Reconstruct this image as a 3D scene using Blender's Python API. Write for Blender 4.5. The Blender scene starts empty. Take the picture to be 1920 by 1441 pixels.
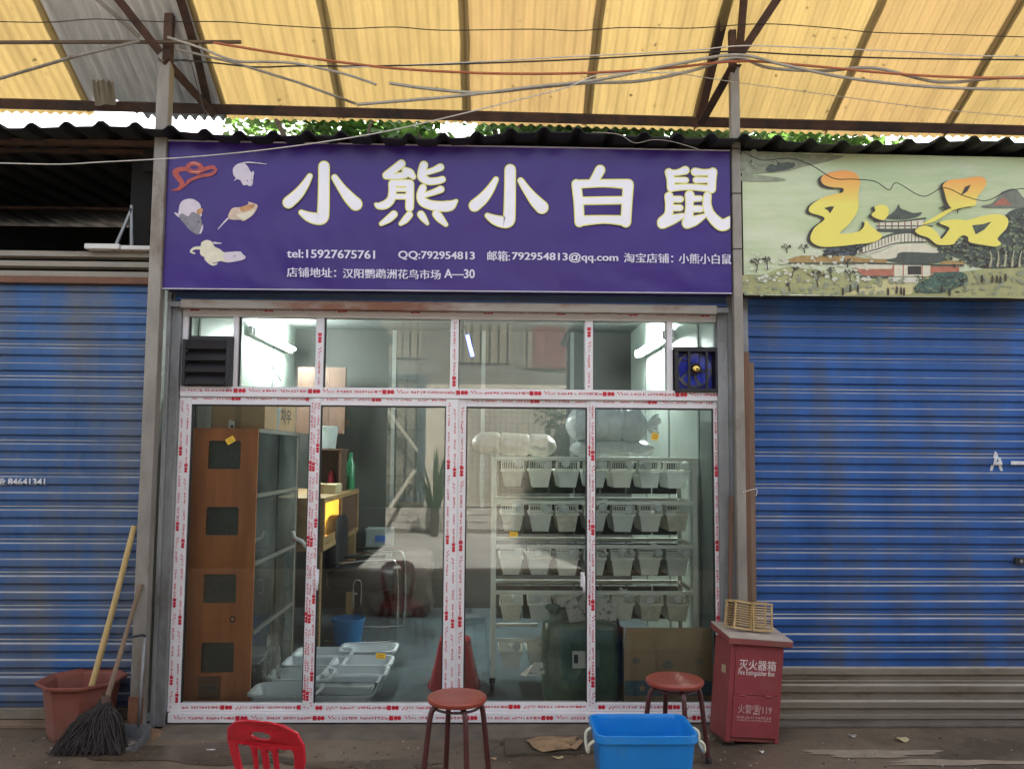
import bpy, bmesh, math, random
from mathutils import Vector, Matrix, Euler, noise as mnoise
random.seed(7)
RAD = math.radians
SC = bpy.context.scene
COL = SC.collection

# ------------------------------------------------------------------ camera
F_PX, CX, CY = 1553.0, 960.0, 720.5          # focal length and centre in photo pixels (1920 x 1441)
CAM_LOC = Vector((0.0, -4.85, 1.55))
PITCH, YAW, ROLL = RAD(4.72), RAD(-1.45), RAD(0.42)
CAM_ROT = Matrix.Rotation(YAW, 3, 'Z') @ Matrix.Rotation(RAD(90) + PITCH, 3, 'X') @ Matrix.Rotation(ROLL, 3, 'Z')
cam = bpy.data.cameras.new('camera')
cam.sensor_width = 36.0
cam.lens = F_PX / 1920 * 36
cam.clip_start = 0.05
cam.clip_end = 800
cam_o = bpy.data.objects.new('camera', cam)
COL.objects.link(cam_o)
cam_o.location = CAM_LOC
cam_o.rotation_euler = CAM_ROT.to_euler()
SC.camera = cam_o

# ------------------------------------------------------------------ sky, sun, exposure
SUN_EL, SUN_AZ = RAD(50), RAD(14)          # azimuth: 0 = from behind the shops (+y)
world = bpy.data.worlds.new('World')
SC.world = world
world.use_nodes = True
wn = world.node_tree.nodes
wl = world.node_tree.links
bg = wn['Background']
sky = wn.new('ShaderNodeTexSky')
sky.sky_type = 'NISHITA'
sky.sun_disc = False
sky.sun_elevation = SUN_EL
sky.sun_rotation = SUN_AZ
sky.air_density = 1.0
sky.dust_density = 4.0
sky.ozone_density = 1.0
hs = wn.new('ShaderNodeHueSaturation')
hs.inputs['Saturation'].default_value = 0.35
wl.new(sky.outputs['Color'], hs.inputs['Color'])
wl.new(hs.outputs['Color'], bg.inputs['Color'])
bg.inputs['Strength'].default_value = 0.15
sun = bpy.data.lights.new('sun', 'SUN')
sun.energy = 5.0
sun.angle = RAD(3)
sun.color = (1.0, 0.96, 0.9)
sun_o = bpy.data.objects.new('sun', sun)
COL.objects.link(sun_o)
sd = Vector((math.sin(SUN_AZ) * math.cos(SUN_EL), math.cos(SUN_AZ) * math.cos(SUN_EL), math.sin(SUN_EL)))
sun_o.rotation_euler = sd.to_track_quat('Z', 'Y').to_euler()
sun_o.location = sd * 30
SC.view_settings.view_transform = 'Standard'
SC.view_settings.look = 'None'
SC.view_settings.exposure = 2.2
SC.view_settings.gamma = 1.0
SC.view_settings.use_curve_mapping = False
SC.render.engine = 'CYCLES'
SC.cycles.use_denoising = True
SC.cycles.max_bounces = 10
SC.cycles.diffuse_bounces = 5
SC.cycles.transparent_max_bounces = 12
SC.cycles.sample_clamp_indirect = 6.0
SC.cycles.caustics_reflective = False
SC.cycles.caustics_refractive = False


# ------------------------------------------------------------------ measuring: a photo pixel seen on a real plane
def ray(px, py):
    return CAM_ROT @ Vector(((px - CX) / F_PX, (CY - py) / F_PX, -1.0))


def P(px, py, Y):
    d = ray(px, py)
    return CAM_LOC + d * ((Y - CAM_LOC.y) / d.y)


def G(px, py, z=0.0):
    d = ray(px, py)
    return CAM_LOC + d * ((z - CAM_LOC.z) / d.z)


def R(x0, y0, x1, y1, Y):
    xm, ym = (x0 + x1) / 2, (y0 + y1) / 2
    return P(x0, ym, Y).x, P(x1, ym, Y).x, P(xm, y1, Y).z, P(xm, y0, Y).z


# ------------------------------------------------------------------ materials
MATS = {}


def mat(name, col, rough=0.6, metal=0.0, var=0.15, scale=6.0, bump=0.0, bscale=40.0, col2=None, c2scale=2.0,
        c2lo=0.5, c2hi=0.65, stretch=(1, 1, 1), spec=0.5, emit=None, estr=0.0, trans=0.0, rvar=0.1, sss=0):
    if name in MATS:
        return MATS[name]
    m = bpy.data.materials.new(name)
    m.use_nodes = True
    nt = m.node_tree
    n, l = nt.nodes, nt.links
    b = n['Principled BSDF']
    b.inputs['Metallic'].default_value = metal
    b.inputs['Specular IOR Level'].default_value = spec
    tc = n.new('ShaderNodeTexCoord')
    geo = n.new('ShaderNodeNewGeometry')
    mp = n.new('ShaderNodeMapping')
    mp.inputs['Scale'].default_value = stretch
    l.new(geo.outputs['Position'], mp.inputs['Vector'])
    nz = n.new('ShaderNodeTexNoise')
    nz.inputs['Scale'].default_value = scale
    nz.inputs['Detail'].default_value = 6
    nz.inputs['Roughness'].default_value = 0.65
    l.new(mp.outputs['Vector'], nz.inputs['Vector'])
    rp = n.new('ShaderNodeValToRGB')
    c = Vector(col[:3])
    lo, hi = c * (1 - var), c * (1 + var)
    rp.color_ramp.elements[0].position = 0.3
    rp.color_ramp.elements[1].position = 0.7
    rp.color_ramp.elements[0].color = (*lo, 1)
    rp.color_ramp.elements[1].color = (min(1, hi.x), min(1, hi.y), min(1, hi.z), 1)
    l.new(nz.outputs['Fac'], rp.inputs['Fac'])
    out = rp.outputs['Color']
    if col2 is not None:
        n2 = n.new('ShaderNodeTexNoise')
        n2.inputs['Scale'].default_value = c2scale
        n2.inputs['Detail'].default_value = 9
        n2.inputs['Roughness'].default_value = 0.7
        l.new(mp.outputs['Vector'], n2.inputs['Vector'])
        mr = n.new('ShaderNodeMapRange')
        mr.inputs['From Min'].default_value = c2lo
        mr.inputs['From Max'].default_value = c2hi
        l.new(n2.outputs['Fac'], mr.inputs['Value'])
        mx = n.new('ShaderNodeMix')
        mx.data_type = 'RGBA'
        mx.inputs['B'].default_value = (*col2[:3], 1)
        l.new(mr.outputs['Result'], mx.inputs['Factor'])
        l.new(out, mx.inputs['A'])
        out = mx.outputs['Result']
    l.new(out, b.inputs['Base Color'])
    rr = n.new('ShaderNodeMapRange')
    rr.inputs['To Min'].default_value = max(0.02, rough - rvar)
    rr.inputs['To Max'].default_value = min(1, rough + rvar)
    l.new(nz.outputs['Fac'], rr.inputs['Value'])
    l.new(rr.outputs['Result'], b.inputs['Roughness'])
    if bump > 0:
        n3 = n.new('ShaderNodeTexNoise')
        n3.inputs['Scale'].default_value = bscale
        n3.inputs['Detail'].default_value = 5
        l.new(mp.outputs['Vector'], n3.inputs['Vector'])
        bp = n.new('ShaderNodeBump')
        bp.inputs['Strength'].default_value = bump
        bp.inputs['Distance'].default_value = 0.01
        l.new(n3.outputs['Fac'], bp.inputs['Height'])
        l.new(bp.outputs['Normal'], b.inputs['Normal'])
    if emit is not None:
        b.inputs['Emission Color'].default_value = (*emit, 1)
        b.inputs['Emission Strength'].default_value = estr
    if trans > 0:
        b.inputs['Transmission Weight'].default_value = trans
    MATS[name] = m
    return m


def translucent_mat(name, col, tcol, fac=0.5, scale=5.0, var=0.12, rough=0.5, stretch=(1, 1, 1)):
    """thin sheet that lets light through (fibreglass, thin plastic, leaves)"""
    if name in MATS:
        return MATS[name]
    m = mat(name, col, rough, var=var, scale=scale, stretch=stretch)
    n, l = m.node_tree.nodes, m.node_tree.links
    b, o = n['Principled BSDF'], n['Material Output']
    tr = n.new('ShaderNodeBsdfTranslucent')
    rp = [x for x in n if x.type == 'VALTORGB'][0]
    ml = n.new('ShaderNodeMix')
    ml.data_type = 'RGBA'
    ml.blend_type = 'MULTIPLY'
    ml.inputs['Factor'].default_value = 1
    sc_ = n.new('ShaderNodeVectorMath')
    sc_.operation = 'DIVIDE'
    sc_.inputs[1].default_value = col[:3]
    l.new(rp.outputs['Color'], sc_.inputs[0])
    l.new(sc_.outputs['Vector'], ml.inputs['A'])
    ml.inputs['B'].default_value = (*tcol, 1)
    l.new(ml.outputs['Result'], tr.inputs['Color'])
    ms = n.new('ShaderNodeMixShader')
    ms.inputs['Fac'].default_value = fac
    l.new(b.outputs['BSDF'], ms.inputs[1])
    l.new(tr.outputs['BSDF'], ms.inputs[2])
    l.new(ms.outputs['Shader'], o.inputs['Surface'])
    return m


def glass_mat(name, tint=(0.93, 0.97, 0.95), ior=1.5, dirt=0.03):
    if name in MATS:
        return MATS[name]
    m = bpy.data.materials.new(name)
    m.use_nodes = True
    n, l = m.node_tree.nodes, m.node_tree.links
    n.remove(n['Principled BSDF'])
    o = n['Material Output']
    t = n.new('ShaderNodeBsdfTransparent')
    t.inputs['Color'].default_value = (*tint, 1)
    g = n.new('ShaderNodeBsdfGlossy')
    g.inputs['Roughness'].default_value = 0.01
    fr = n.new('ShaderNodeFresnel')
    fr.inputs['IOR'].default_value = ior
    ms = n.new('ShaderNodeMixShader')
    l.new(fr.outputs['Fac'], ms.inputs['Fac'])
    l.new(t.outputs['BSDF'], ms.inputs[1])
    l.new(g.outputs['BSDF'], ms.inputs[2])
    d = n.new('ShaderNodeBsdfDiffuse')
    d.inputs['Color'].default_value = (0.6, 0.6, 0.57, 1)
    geo = n.new('ShaderNodeNewGeometry')
    nz = n.new('ShaderNodeTexNoise')
    nz.inputs['Scale'].default_value = 2.5
    nz.inputs['Detail'].default_value = 8
    l.new(geo.outputs['Position'], nz.inputs['Vector'])
    mr = n.new('ShaderNodeMapRange')
    mr.inputs['From Min'].default_value = 0.35
    mr.inputs['From Max'].default_value = 0.8
    mr.inputs['To Min'].default_value = dirt * 0.3
    mr.inputs['To Max'].default_value = dirt * 2.2
    l.new(nz.outputs['Fac'], mr.inputs['Value'])
    m2 = n.new('ShaderNodeMixShader')
    l.new(mr.outputs['Result'], m2.inputs['Fac'])
    l.new(ms.outputs['Shader'], m2.inputs[1])
    l.new(d.outputs['BSDF'], m2.inputs[2])
    l.new(m2.outputs['Shader'], o.inputs['Surface'])
    MATS[name] = m
    return m


def emit_mat(name, col, strength):
    if name in MATS:
        return MATS[name]
    m = bpy.data.materials.new(name)
    m.use_nodes = True
    b = m.node_tree.nodes['Principled BSDF']
    b.inputs['Base Color'].default_value = (0.8, 0.8, 0.8, 1)
    b.inputs['Emission Color'].default_value = (*col, 1)
    b.inputs['Emission Strength'].default_value = strength
    MATS[name] = m
    return m


def wood_mat(name, c1, c2, axis='Z', scale=3.0, rough=0.5):
    if name in MATS:
        return MATS[name]
    st = {'Z': (1, 1, 0.12), 'X': (0.12, 1, 1), 'Y': (1, 0.12, 1)}[axis]
    m = mat(name, c1, rough, var=0.18, scale=scale * 4, stretch=st, bump=0.15, bscale=60,
            col2=c2, c2scale=scale * 2.5, c2lo=0.42, c2hi=0.66)
    return m


# ------------------------------------------------------------------ mesh building
class MB:
    def __init__(s):
        s.v, s.f, s.m = [], [], []

    def add(s, vs, fs, mi=0):
        o = len(s.v)
        s.v += [Vector(v) for v in vs]
        s.f += [tuple(i + o for i in f) for f in fs]
        s.m += [mi] * len(fs)
        return s

    def box(s, a, b, mi=0):
        x0, x1 = sorted((a[0], b[0]))
        y0, y1 = sorted((a[1], b[1]))
        z0, z1 = sorted((a[2], b[2]))
        return s.add([(x0, y0, z0), (x1, y0, z0), (x1, y1, z0), (x0, y1, z0), (x0, y0, z1), (x1, y0, z1), (x1, y1, z1), (x0, y1, z1)],
                     [(3, 2, 1, 0), (4, 5, 6, 7), (0, 1, 5, 4), (1, 2, 6, 5), (2, 3, 7, 6), (3, 0, 4, 7)], mi)

    def obox(s, c, size, rot=None, mi=0):
        rot = rot or Matrix.Identity(3)
        h = Vector(size) / 2
        vs = [Vector(c) + rot @ Vector((x * h.x, y * h.y, z * h.z)) for z in (-1, 1) for x, y in ((-1, -1), (1, -1), (1, 1), (-1, 1))]
        return s.add(vs, [(3, 2, 1, 0), (4, 5, 6, 7), (0, 1, 5, 4), (1, 2, 6, 5), (2, 3, 7, 6), (3, 0, 4, 7)], mi)

    def beam(s, p, q, w, h, up=(0, 0, 1), mi=0):
        p, q = Vector(p), Vector(q)
        d = (q - p)
        L = d.length
        d.normalize()
        up = Vector(up)
        if abs(d.dot(up)) > 0.98:
            up = Vector((0, 1, 0))
        sx = d.cross(up).normalized()
        uz = sx.cross(d).normalized()
        rot = Matrix((sx, d, uz)).transposed()
        return s.obox((p + q) / 2, (w, L, h), rot, mi)

    def angle(s, p, q, w, t=0.004, up=(0, 0, 1), mi=0):
        """steel angle iron: two thin legs"""
        p, q = Vector(p), Vector(q)
        d = (q - p).normalized()
        upv = Vector(up)
        if abs(d.dot(upv)) > 0.98:
            upv = Vector((0, 1, 0))
        sx = d.cross(upv).normalized()
        uz = sx.cross(d).normalized()
        rot = Matrix((sx, d, uz)).transposed()
        L = (q - p).length
        c = (p + q) / 2
        s.obox(c + uz * (w / 2 + t / 2), (w, L, t), rot, mi)
        s.obox(c + sx * (w / 2 - t / 2), (t, L, w), rot, mi)
        return s

    def tube(s, pts, r, n=8, mi=0, cap=True):
        pts = [Vector(p) for p in pts]
        rs = r if isinstance(r, (list, tuple)) else [r] * len(pts)
        rings = []
        prev = None
        for i, p in enumerate(pts):
            d = (pts[min(i + 1, len(pts) - 1)] - pts[max(i - 1, 0)])
            d = d.normalized() if d.length > 1e-9 else Vector((0, 0, 1))
            if prev is None:
                a = d.orthogonal().normalized()
            else:
                a = (prev - d * prev.dot(d))
                a = a.normalized() if a.length > 1e-6 else d.orthogonal().normalized()
            prev = a
            b = d.cross(a)
            rings.append([p + (a * math.cos(2 * math.pi * k / n) + b * math.sin(2 * math.pi * k / n)) * rs[i] for k in range(n)])
        vs = [v for rg in rings for v in rg]
        fs = []
        for i in range(len(pts) - 1):
            for k in range(n):
                k2 = (k + 1) % n
                fs.append((i * n + k, i * n + k2, (i + 1) * n + k2, (i + 1) * n + k))
        if cap:
            fs.append(tuple(reversed(range(n))))
            fs.append(tuple((len(pts) - 1) * n + k for k in range(n)))
        return s.add(vs, fs, mi)

    def lathe(s, prof, c=(0, 0, 0), n=24, mi=0, rot=None, power=None, sx=1, sy=1):
        """revolve (r, z) pairs about z; power > 2 gives a rounded-square plan"""
        rot = rot or Matrix.Identity(3)
        c = Vector(c)
        vs = []
        for r, z in prof:
            for k in range(n):
                a = 2 * math.pi * (k + 0.5) / n
                ca, sa = math.cos(a), math.sin(a)
                q = 1.0
                if power:
                    q = 1.0 / ((abs(ca) ** power + abs(sa) ** power) ** (1.0 / power))
                vs.append(c + rot @ Vector((r * q * ca * sx, r * q * sa * sy, z)))
        fs = []
        for i in range(len(prof) - 1):
            for k in range(n):
                k2 = (k + 1) % n
                fs.append((i * n + k, i * n + k2, (i + 1) * n + k2, (i + 1) * n + k))
        return s.add(vs, fs, mi)

    def prism(s, poly, fn0, fn1, mi=0, sides=True):
        """closed polygon mapped by two functions to two end caps"""
        a = [Vector(fn0(p)) for p in poly]
        b = [Vector(fn1(p)) for p in poly]
        k = len(poly)
        fs = [tuple(range(k)), tuple(reversed(range(k, 2 * k)))]
        if sides:
            fs += [(i, k + i, k + (i + 1) % k, (i + 1) % k) for i in range(k)]
        return s.add(a + b, fs, mi)

    def face(s, pts, mi=0):
        return s.add(pts, [tuple(range(len(pts)))], mi)

    def grid(s, fn, nu, nv, mi=0):
        vs = [fn(i / nu, j / nv) for j in range(nv + 1) for i in range(nu + 1)]
        fs = [(j * (nu + 1) + i, j * (nu + 1) + i + 1, (j + 1) * (nu + 1) + i + 1, (j + 1) * (nu + 1) + i) for j in range(nv) for i in range(nu)]
        return s.add(vs, fs, mi)


def tag(o, label=None, cat=None, group=None, kind=None):
    if label:
        o['label'] = label
    if cat:
        o['category'] = cat
    if group:
        o['group'] = group
    if kind:
        o['kind'] = kind
    return o


def wloc(o):
    return o.matrix_basis.translation + (wloc(o.parent) if o.parent else Vector())


def mk(name, mb, m, parent=None, label=None, cat=None, group=None, kind=None, smooth=False, bevel=0.0, local=False, fixn=False):
    """links the collected shapes as ONE mesh object; a part is given in world space unless local"""
    vs = mb.v
    if parent is None:
        xs = [v.x for v in vs]
        ys = [v.y for v in vs]
        zs = [v.z for v in vs]
        org = Vector(((min(xs) + max(xs)) / 2, (min(ys) + max(ys)) / 2, min(zs)))
    else:
        org = Vector() if local else wloc(parent)
    me = bpy.data.meshes.new(name)
    me.from_pydata([tuple(v - org) for v in vs], [], mb.f)
    ms = m if isinstance(m, (list, tuple)) else [m]
    for x in ms:
        me.materials.append(x)
    if len(ms) > 1:
        me.polygons.foreach_set('material_index', mb.m)
    if smooth:
        me.polygons.foreach_set('use_smooth', [True] * len(me.polygons))
    if fixn:
        bm = bmesh.new()
        bm.from_mesh(me)
        bmesh.ops.recalc_face_normals(bm, faces=bm.faces)
        bm.to_mesh(me)
        bm.free()
    me.update()
    o = bpy.data.objects.new(name, me)
    COL.objects.link(o)
    if smooth and smooth != 'all':
        try:
            me.set_sharp_from_angle(angle=RAD(40))
        except Exception:
            pass
    if parent is not None:
        o.parent = parent
    else:
        o.location = org
    if bevel:
        b = o.modifiers.new('bevel', 'BEVEL')
        b.width = bevel
        b.segments = 2
        b.limit_method = 'ANGLE'
    return tag(o, label, cat, group, kind)


def root(name, loc, label, cat, group=None, rot=None, kind=None):
    o = bpy.data.objects.new(name, None)
    o.empty_display_size = 0.1
    COL.objects.link(o)
    o.location = loc
    if rot:
        o.rotation_euler = rot
    return tag(o, label, cat, group, kind)


def copy_tree(o, parent=None):
    c = o.copy()
    COL.objects.link(c)
    c.parent = parent
    for ch in list(o.children):
        copy_tree(ch, c)
    return c


def spline(pts, per=8, closed=False):
    """Catmull-Rom through tuples of any length"""
    n = len(pts)
    out = []
    rng = range(n if closed else n - 1)
    for i in rng:
        g = (lambda k: pts[k % n]) if closed else (lambda k: pts[min(max(k, 0), n - 1)])
        p0, p1, p2, p3 = g(i - 1), g(i), g(i + 1), g(i + 2)
        for j in range(per):
            t = j / per
            out.append(tuple(0.5 * ((2 * b) + (-a + c) * t + (2 * a - 5 * b + 4 * c - d) * t * t + (-a + 3 * b - 3 * c + d) * t ** 3)
                             for a, b, c, d in zip(p0, p1, p2, p3)))
    if not closed:
        out.append(tuple(pts[-1]))
    return out


def stroke_poly(pts, extra=0.0, per=7):
    """brush stroke outline from (x, y, radius) points with round ends"""
    s = spline(pts, per)
    left, right = [], []
    n = len(s)
    for i, (x, y, r) in enumerate(s):
        a, b = s[max(i - 1, 0)], s[min(i + 1, n - 1)]
        d = Vector((b[0] - a[0], b[1] - a[1]))
        d.normalize()
        nn = Vector((-d.y, d.x))
        r = max(r, 0.5) + extra
        left.append((x + nn.x * r, y + nn.y * r))
        right.append((x - nn.x * r, y - nn.y * r))
        if i == 0:
            d0, r0, p0 = d, r, Vector((x, y))
        if i == n - 1:
            d1, r1, p1 = d, r, Vector((x, y))
    def cap(p, d, r, side):
        nn = Vector((-d.y, d.x))
        return [tuple(p + (nn * math.cos(a) * side + d * math.sin(a)) * r) for a in [math.pi * k / 6 for k in range(1, 6)]]
    return left + cap(p1, d1, r1, 1) + right[::-1] + cap(p0, -d0, r0, 1)


def text_mesh(body, size=1.0, offset=0.0, spacing=1.0, align='LEFT'):
    """outline of a line of lettering as (verts, faces); lower left at the origin, built in font"""
    c = bpy.data.curves.new('lettering', 'FONT')
    c.body = body
    c.size = size
    c.offset = offset
    c.space_character = spacing
    c.align_x = align
    c.resolution_u = 3
    o = bpy.data.objects.new('lettering', c)
    COL.objects.link(o)
    bpy.context.view_layer.update()
    dg = bpy.context.evaluated_depsgraph_get()
    me = bpy.data.meshes.new_from_object(o.evaluated_get(dg))
    vs = [v.co.copy() for v in me.vertices]
    fs = [tuple(p.vertices) for p in me.polygons]
    bpy.data.objects.remove(o)
    bpy.data.curves.remove(c)
    bpy.data.meshes.remove(me)
    return vs, fs


def fit_text(mb, body, x0, x1, z0, z1, fn, offset=0.02, mi=0, spacing=1.0):
    """lettering stretched into a rectangle; fn maps (x, z) to a world point"""
    vs, fs = text_mesh(body, 1.0, offset, spacing)
    if not vs:
        return mb
    ax, bx = min(v.x for v in vs), max(v.x for v in vs)
    ay, by = min(v.y for v in vs), max(v.y for v in vs)
    mb.add([fn(x0 + (v.x - ax) / (bx - ax) * (x1 - x0), z0 + (v.y - ay) / max(by - ay, 1e-6) * (z1 - z0)) for v in vs], fs, mi)
    return mb


ORD = ['first', 'second', 'third', 'fourth', 'fifth', 'sixth', 'seventh', 'eighth', 'ninth', 'tenth', 'eleventh', 'twelfth']

# ================================================================== palette
M_ground = mat('wet_concrete', (0.185, 0.14, 0.098), 0.55, var=0.35, scale=2.2, bump=0.6, bscale=30, col2=(0.085, 0.064, 0.046),
               c2scale=1.1, c2lo=0.46, c2hi=0.6, rvar=0.25)
M_dry = mat('dry_concrete_patch', (0.29, 0.235, 0.175), 0.85, var=0.2, scale=9, bump=0.3, bscale=50)
M_floor = mat('blue_grey_floor_paint', (0.075, 0.10, 0.115), 0.38, var=0.25, scale=3, col2=(0.045, 0.055, 0.06), c2scale=2.5)
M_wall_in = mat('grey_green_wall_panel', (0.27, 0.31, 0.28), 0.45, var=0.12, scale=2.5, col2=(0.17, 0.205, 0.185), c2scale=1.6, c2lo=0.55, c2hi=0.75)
M_ceil = mat('ceiling_panel', (0.12, 0.13, 0.125), 0.6, var=0.1)
M_dark = mat('shade_black_wall', (0.008, 0.0075, 0.007), 0.9, var=0.4, scale=4)  # near-black colour holds the shade of the unlit bay
M_roof = mat('dark_roof_sheet', (0.012, 0.013, 0.014), 0.75, var=0.3, scale=5)
M_galv = mat('galvanised_steel', (0.25, 0.26, 0.27), 0.5, metal=0.45, var=0.25, scale=7, col2=(0.13, 0.12, 0.11), c2scale=4, c2lo=0.5, c2hi=0.7, stretch=(1, 1, 0.4))
M_post = mat('weathered_steel_post', (0.27, 0.25, 0.22), 0.6, metal=0.3, var=0.25, scale=9, col2=(0.13, 0.075, 0.045), c2scale=3.5, c2lo=0.53, c2hi=0.68, stretch=(1, 1, 0.35), bump=0.1)
M_rust = mat('rusty_steel', (0.085, 0.045, 0.03), 0.8, metal=0.2, var=0.4, scale=10, col2=(0.035, 0.026, 0.024), c2scale=4)
M_rustbar = mat('rust_streaked_rail', (0.30, 0.27, 0.23), 0.55, metal=0.35, var=0.2, scale=8, col2=(0.20, 0.085, 0.05), c2scale=3.2, c2lo=0.48, c2hi=0.62, stretch=(0.4, 1, 1))
M_blue = mat('blue_shutter_paint', (0.018, 0.09, 0.31), 0.45, var=0.30, scale=2.5, col2=(0.075, 0.085, 0.10), c2scale=2.6, c2lo=0.47, c2hi=0.74, stretch=(1.6, 1, 0.4), rvar=0.15)
M_blue2 = mat('dusty_blue_shutter_paint', (0.032, 0.105, 0.28), 0.55, var=0.28, scale=2.5, col2=(0.12, 0.13, 0.145), c2scale=2.2, c2lo=0.42, c2hi=0.70, stretch=(1.6, 1, 0.35), rvar=0.15)
M_ledge = mat('dusty_worn_lit_shutter_edge', (0.46, 0.44, 0.40), 0.7, var=0.3, scale=12, col2=(0.11, 0.16, 0.25), c2scale=2.5, c2lo=0.44, c2hi=0.66, stretch=(0.3, 1, 1))  # pale from dust and wear, with the light on upward ledges mixed in
M_gslat = mat('bare_shutter_steel', (0.26, 0.23, 0.185), 0.55, metal=0.3, var=0.2, scale=6, col2=(0.14, 0.11, 0.08), c2scale=3, stretch=(0.4, 1, 1))
M_gledge = mat('bare_shutter_edge', (0.42, 0.38, 0.32), 0.6, metal=0.2, var=0.2, scale=10)
M_white = mat('white_upvc', (0.74, 0.72, 0.74), 0.35, var=0.05, scale=5, col2=(0.6, 0.57, 0.56), c2scale=6, c2lo=0.6, c2hi=0.8)
M_print = mat('red_film_print', (0.52, 0.012, 0.035), 0.5, var=0.25, scale=30)
M_print2 = mat('pale_red_film_print', (0.60, 0.25, 0.28), 0.5, var=0.2, scale=30)
M_glass = glass_mat('window_glass', ior=1.52, dirt=0.004)
M_seal = mat('black_rubber', (0.02, 0.02, 0.02), 0.6)
M_black = mat('black_plastic', (0.014, 0.013, 0.016), 0.45, var=0.3)
M_yel = mat('yellow_sticker', (0.75, 0.48, 0.03), 0.5, var=0.1)
M_paper = mat('paper', (0.68, 0.67, 0.64), 0.7, var=0.08)
M_ink = mat('dark_ink', (0.05, 0.05, 0.055), 0.7)
M_wire = mat('black_cable', (0.02, 0.018, 0.017), 0.6)
M_cable = mat('grey_cable', (0.36, 0.34, 0.30), 0.6, var=0.2, scale=20)
M_redc = mat('red_conduit', (0.42, 0.13, 0.06), 0.6, var=0.2, scale=15)

# ================================================================== ground and floors
gb = MB().add([(-150, -150, 0), (150, -150, 0), (150, 150, 0), (-150, 150, 0)], [(0, 1, 2, 3)])
mk('ground', gb, M_ground, kind='structure')

XL, XR = -1.98, 1.42          # shop side walls
YB = 3.5                      # shop back wall
fl = MB().box((XL, 0.03, 0.004), (XR, YB, 0.024))
mk('shop_floor', fl, M_floor, kind='structure')
p0, p1 = P(300, 1362, -0.1), P(1350, 1362, -0.1)
stp = MB()
ox = [p0.x + (p1.x - p0.x) * k / 30 for k in range(31)]
top = [(x, -0.15 - 0.02 * random.random(), 0.018) for x in ox]
bot = [(x, -0.19 - 0.05 * random.random(), 0.0) for x in ox]
bk = [(x, 0.03, 0.022) for x in ox]
stp.add(bot + top + bk, [(i, i + 1, 32 + i, 31 + i) for i in range(30)] + [(31 + i, 32 + i, 63 + i, 62 + i) for i in range(30)])
mk('threshold', stp, mat('threshold_concrete', (0.12, 0.10, 0.08), 0.7, var=0.35, scale=6, bump=0.5, bscale=30), kind='structure')
# a dried pale patch and damp stains as thin skins of the ground
def blot(name, cpx, cpy, wpx, hpx, m, z, seed, kind='structure'):
    rnd = random.Random(seed)
    pts = []
    N = 46
    for k in range(N):
        a = 2 * math.pi * k / N
        rr = 1 + 0.22 * math.sin(3 * a + seed) + 0.14 * math.sin(7 * a + seed * 2) + 0.12 * rnd.random()
        q = G(cpx + math.cos(a) * wpx * rr, cpy + math.sin(a) * hpx * rr, z)
        pts.append((q.x, q.y, z))
    return mk(name, MB().face(pts[::-1]), m, kind=kind)
blot('dry_patch', 1635, 1411, 115, 7, M_dry, 0.004, 3)
blot('dry_patch', 1800, 1428, 140, 5, M_dry, 0.004, 8)
M_damp = mat('damp_concrete', (0.085, 0.062, 0.043), 0.28, var=0.35, scale=3, bump=0.25, bscale=18, rvar=0.12)
blot('damp_patch', 360, 1412, 190, 18, M_damp, 0.004, 5)
blot('damp_patch', 700, 1432, 130, 9, M_damp, 0.004, 11)

# ================================================================== the shop behind the glass
ZC = 2.78
shop = root('shop_building', (-0.4, 1.75, 0), 'narrow shop with grey-green panel walls behind the white glazed front', 'building')
mk('side_wall', MB().box((XL - 0.08, 0.10, 0), (XL, YB, 3.3)), M_wall_in, shop)
mk('side_wall', MB().box((XR, 0.10, 0), (XR + 0.06, YB, 3.3)), M_wall_in, shop)
for wx, sgn in ((XL, 1), (XR, -1)):                       # panel joints on the side walls
    for k in range(3):
        y = 0.75 + k * 0.95
        mk('joint_strip', MB().box((wx, y, 0.03), (wx + sgn * 0.006, y + 0.035, ZC)), M_ceil, shop)
mk('ceiling', MB().box((XL, 0.06, ZC), (XR, YB, ZC + 0.04)), M_ceil, shop)
mk('back_wall', MB().box((XL, YB, 1.0), (XR, YB + 0.1, 3.3)), mat('shade_dark_grey_wall', (0.03, 0.031, 0.028), .6, var=.25, scale=2), shop)  # dimness of the shop's far end is put into this dark colour
mk('back_wall', MB().box((XL, YB - .02, 0), (XR, YB + 0.08, 0.999)), mat('shade_dark_wainscot', (0.035, 0.034, 0.032), .5, var=.2, scale=3), shop)  # lower wall darkened likewise, dimness held in the colour
for xx in (-1.0, -.1, .8):
    mk('joint_strip', MB().box((xx, YB - .008, 1.0), (xx + .04, YB - .001, ZC)), M_ceil, shop)
mk('joint_strip', MB().box((XL, YB - .012, 2.1), (XR, YB - .002, 2.16)), M_ceil, shop)


def leaf_mesh(mb, centre, rad, n, size, rnd, mi=0, flat=0.7):
    for _ in range(n):
        while True:
            p = Vector((rnd.uniform(-1, 1), rnd.uniform(-1, 1), rnd.uniform(-1, 1)))
            if p.length < 1:
                break
        p = p * (0.45 + 0.55 * rnd.random()) if rnd.random() < 0.4 else p
        c = Vector(centre) + Vector((p.x * rad[0], p.y * rad[1], p.z * rad[2]))
        e = Euler((rnd.uniform(-1, 1), rnd.uniform(-1, 1), rnd.uniform(0, 6.28))).to_matrix()
        s_ = size * rnd.uniform(0.6, 1.3)
        vs = [c + e @ Vector(q) * s_ for q in ((0, -0.5, 0), (0.28, 0, 0.06), (0, 0.55, 0), (-0.28, 0, 0.06))]
        mb.add(vs, [(0, 1, 2), (0, 2, 3)], mi)


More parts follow.
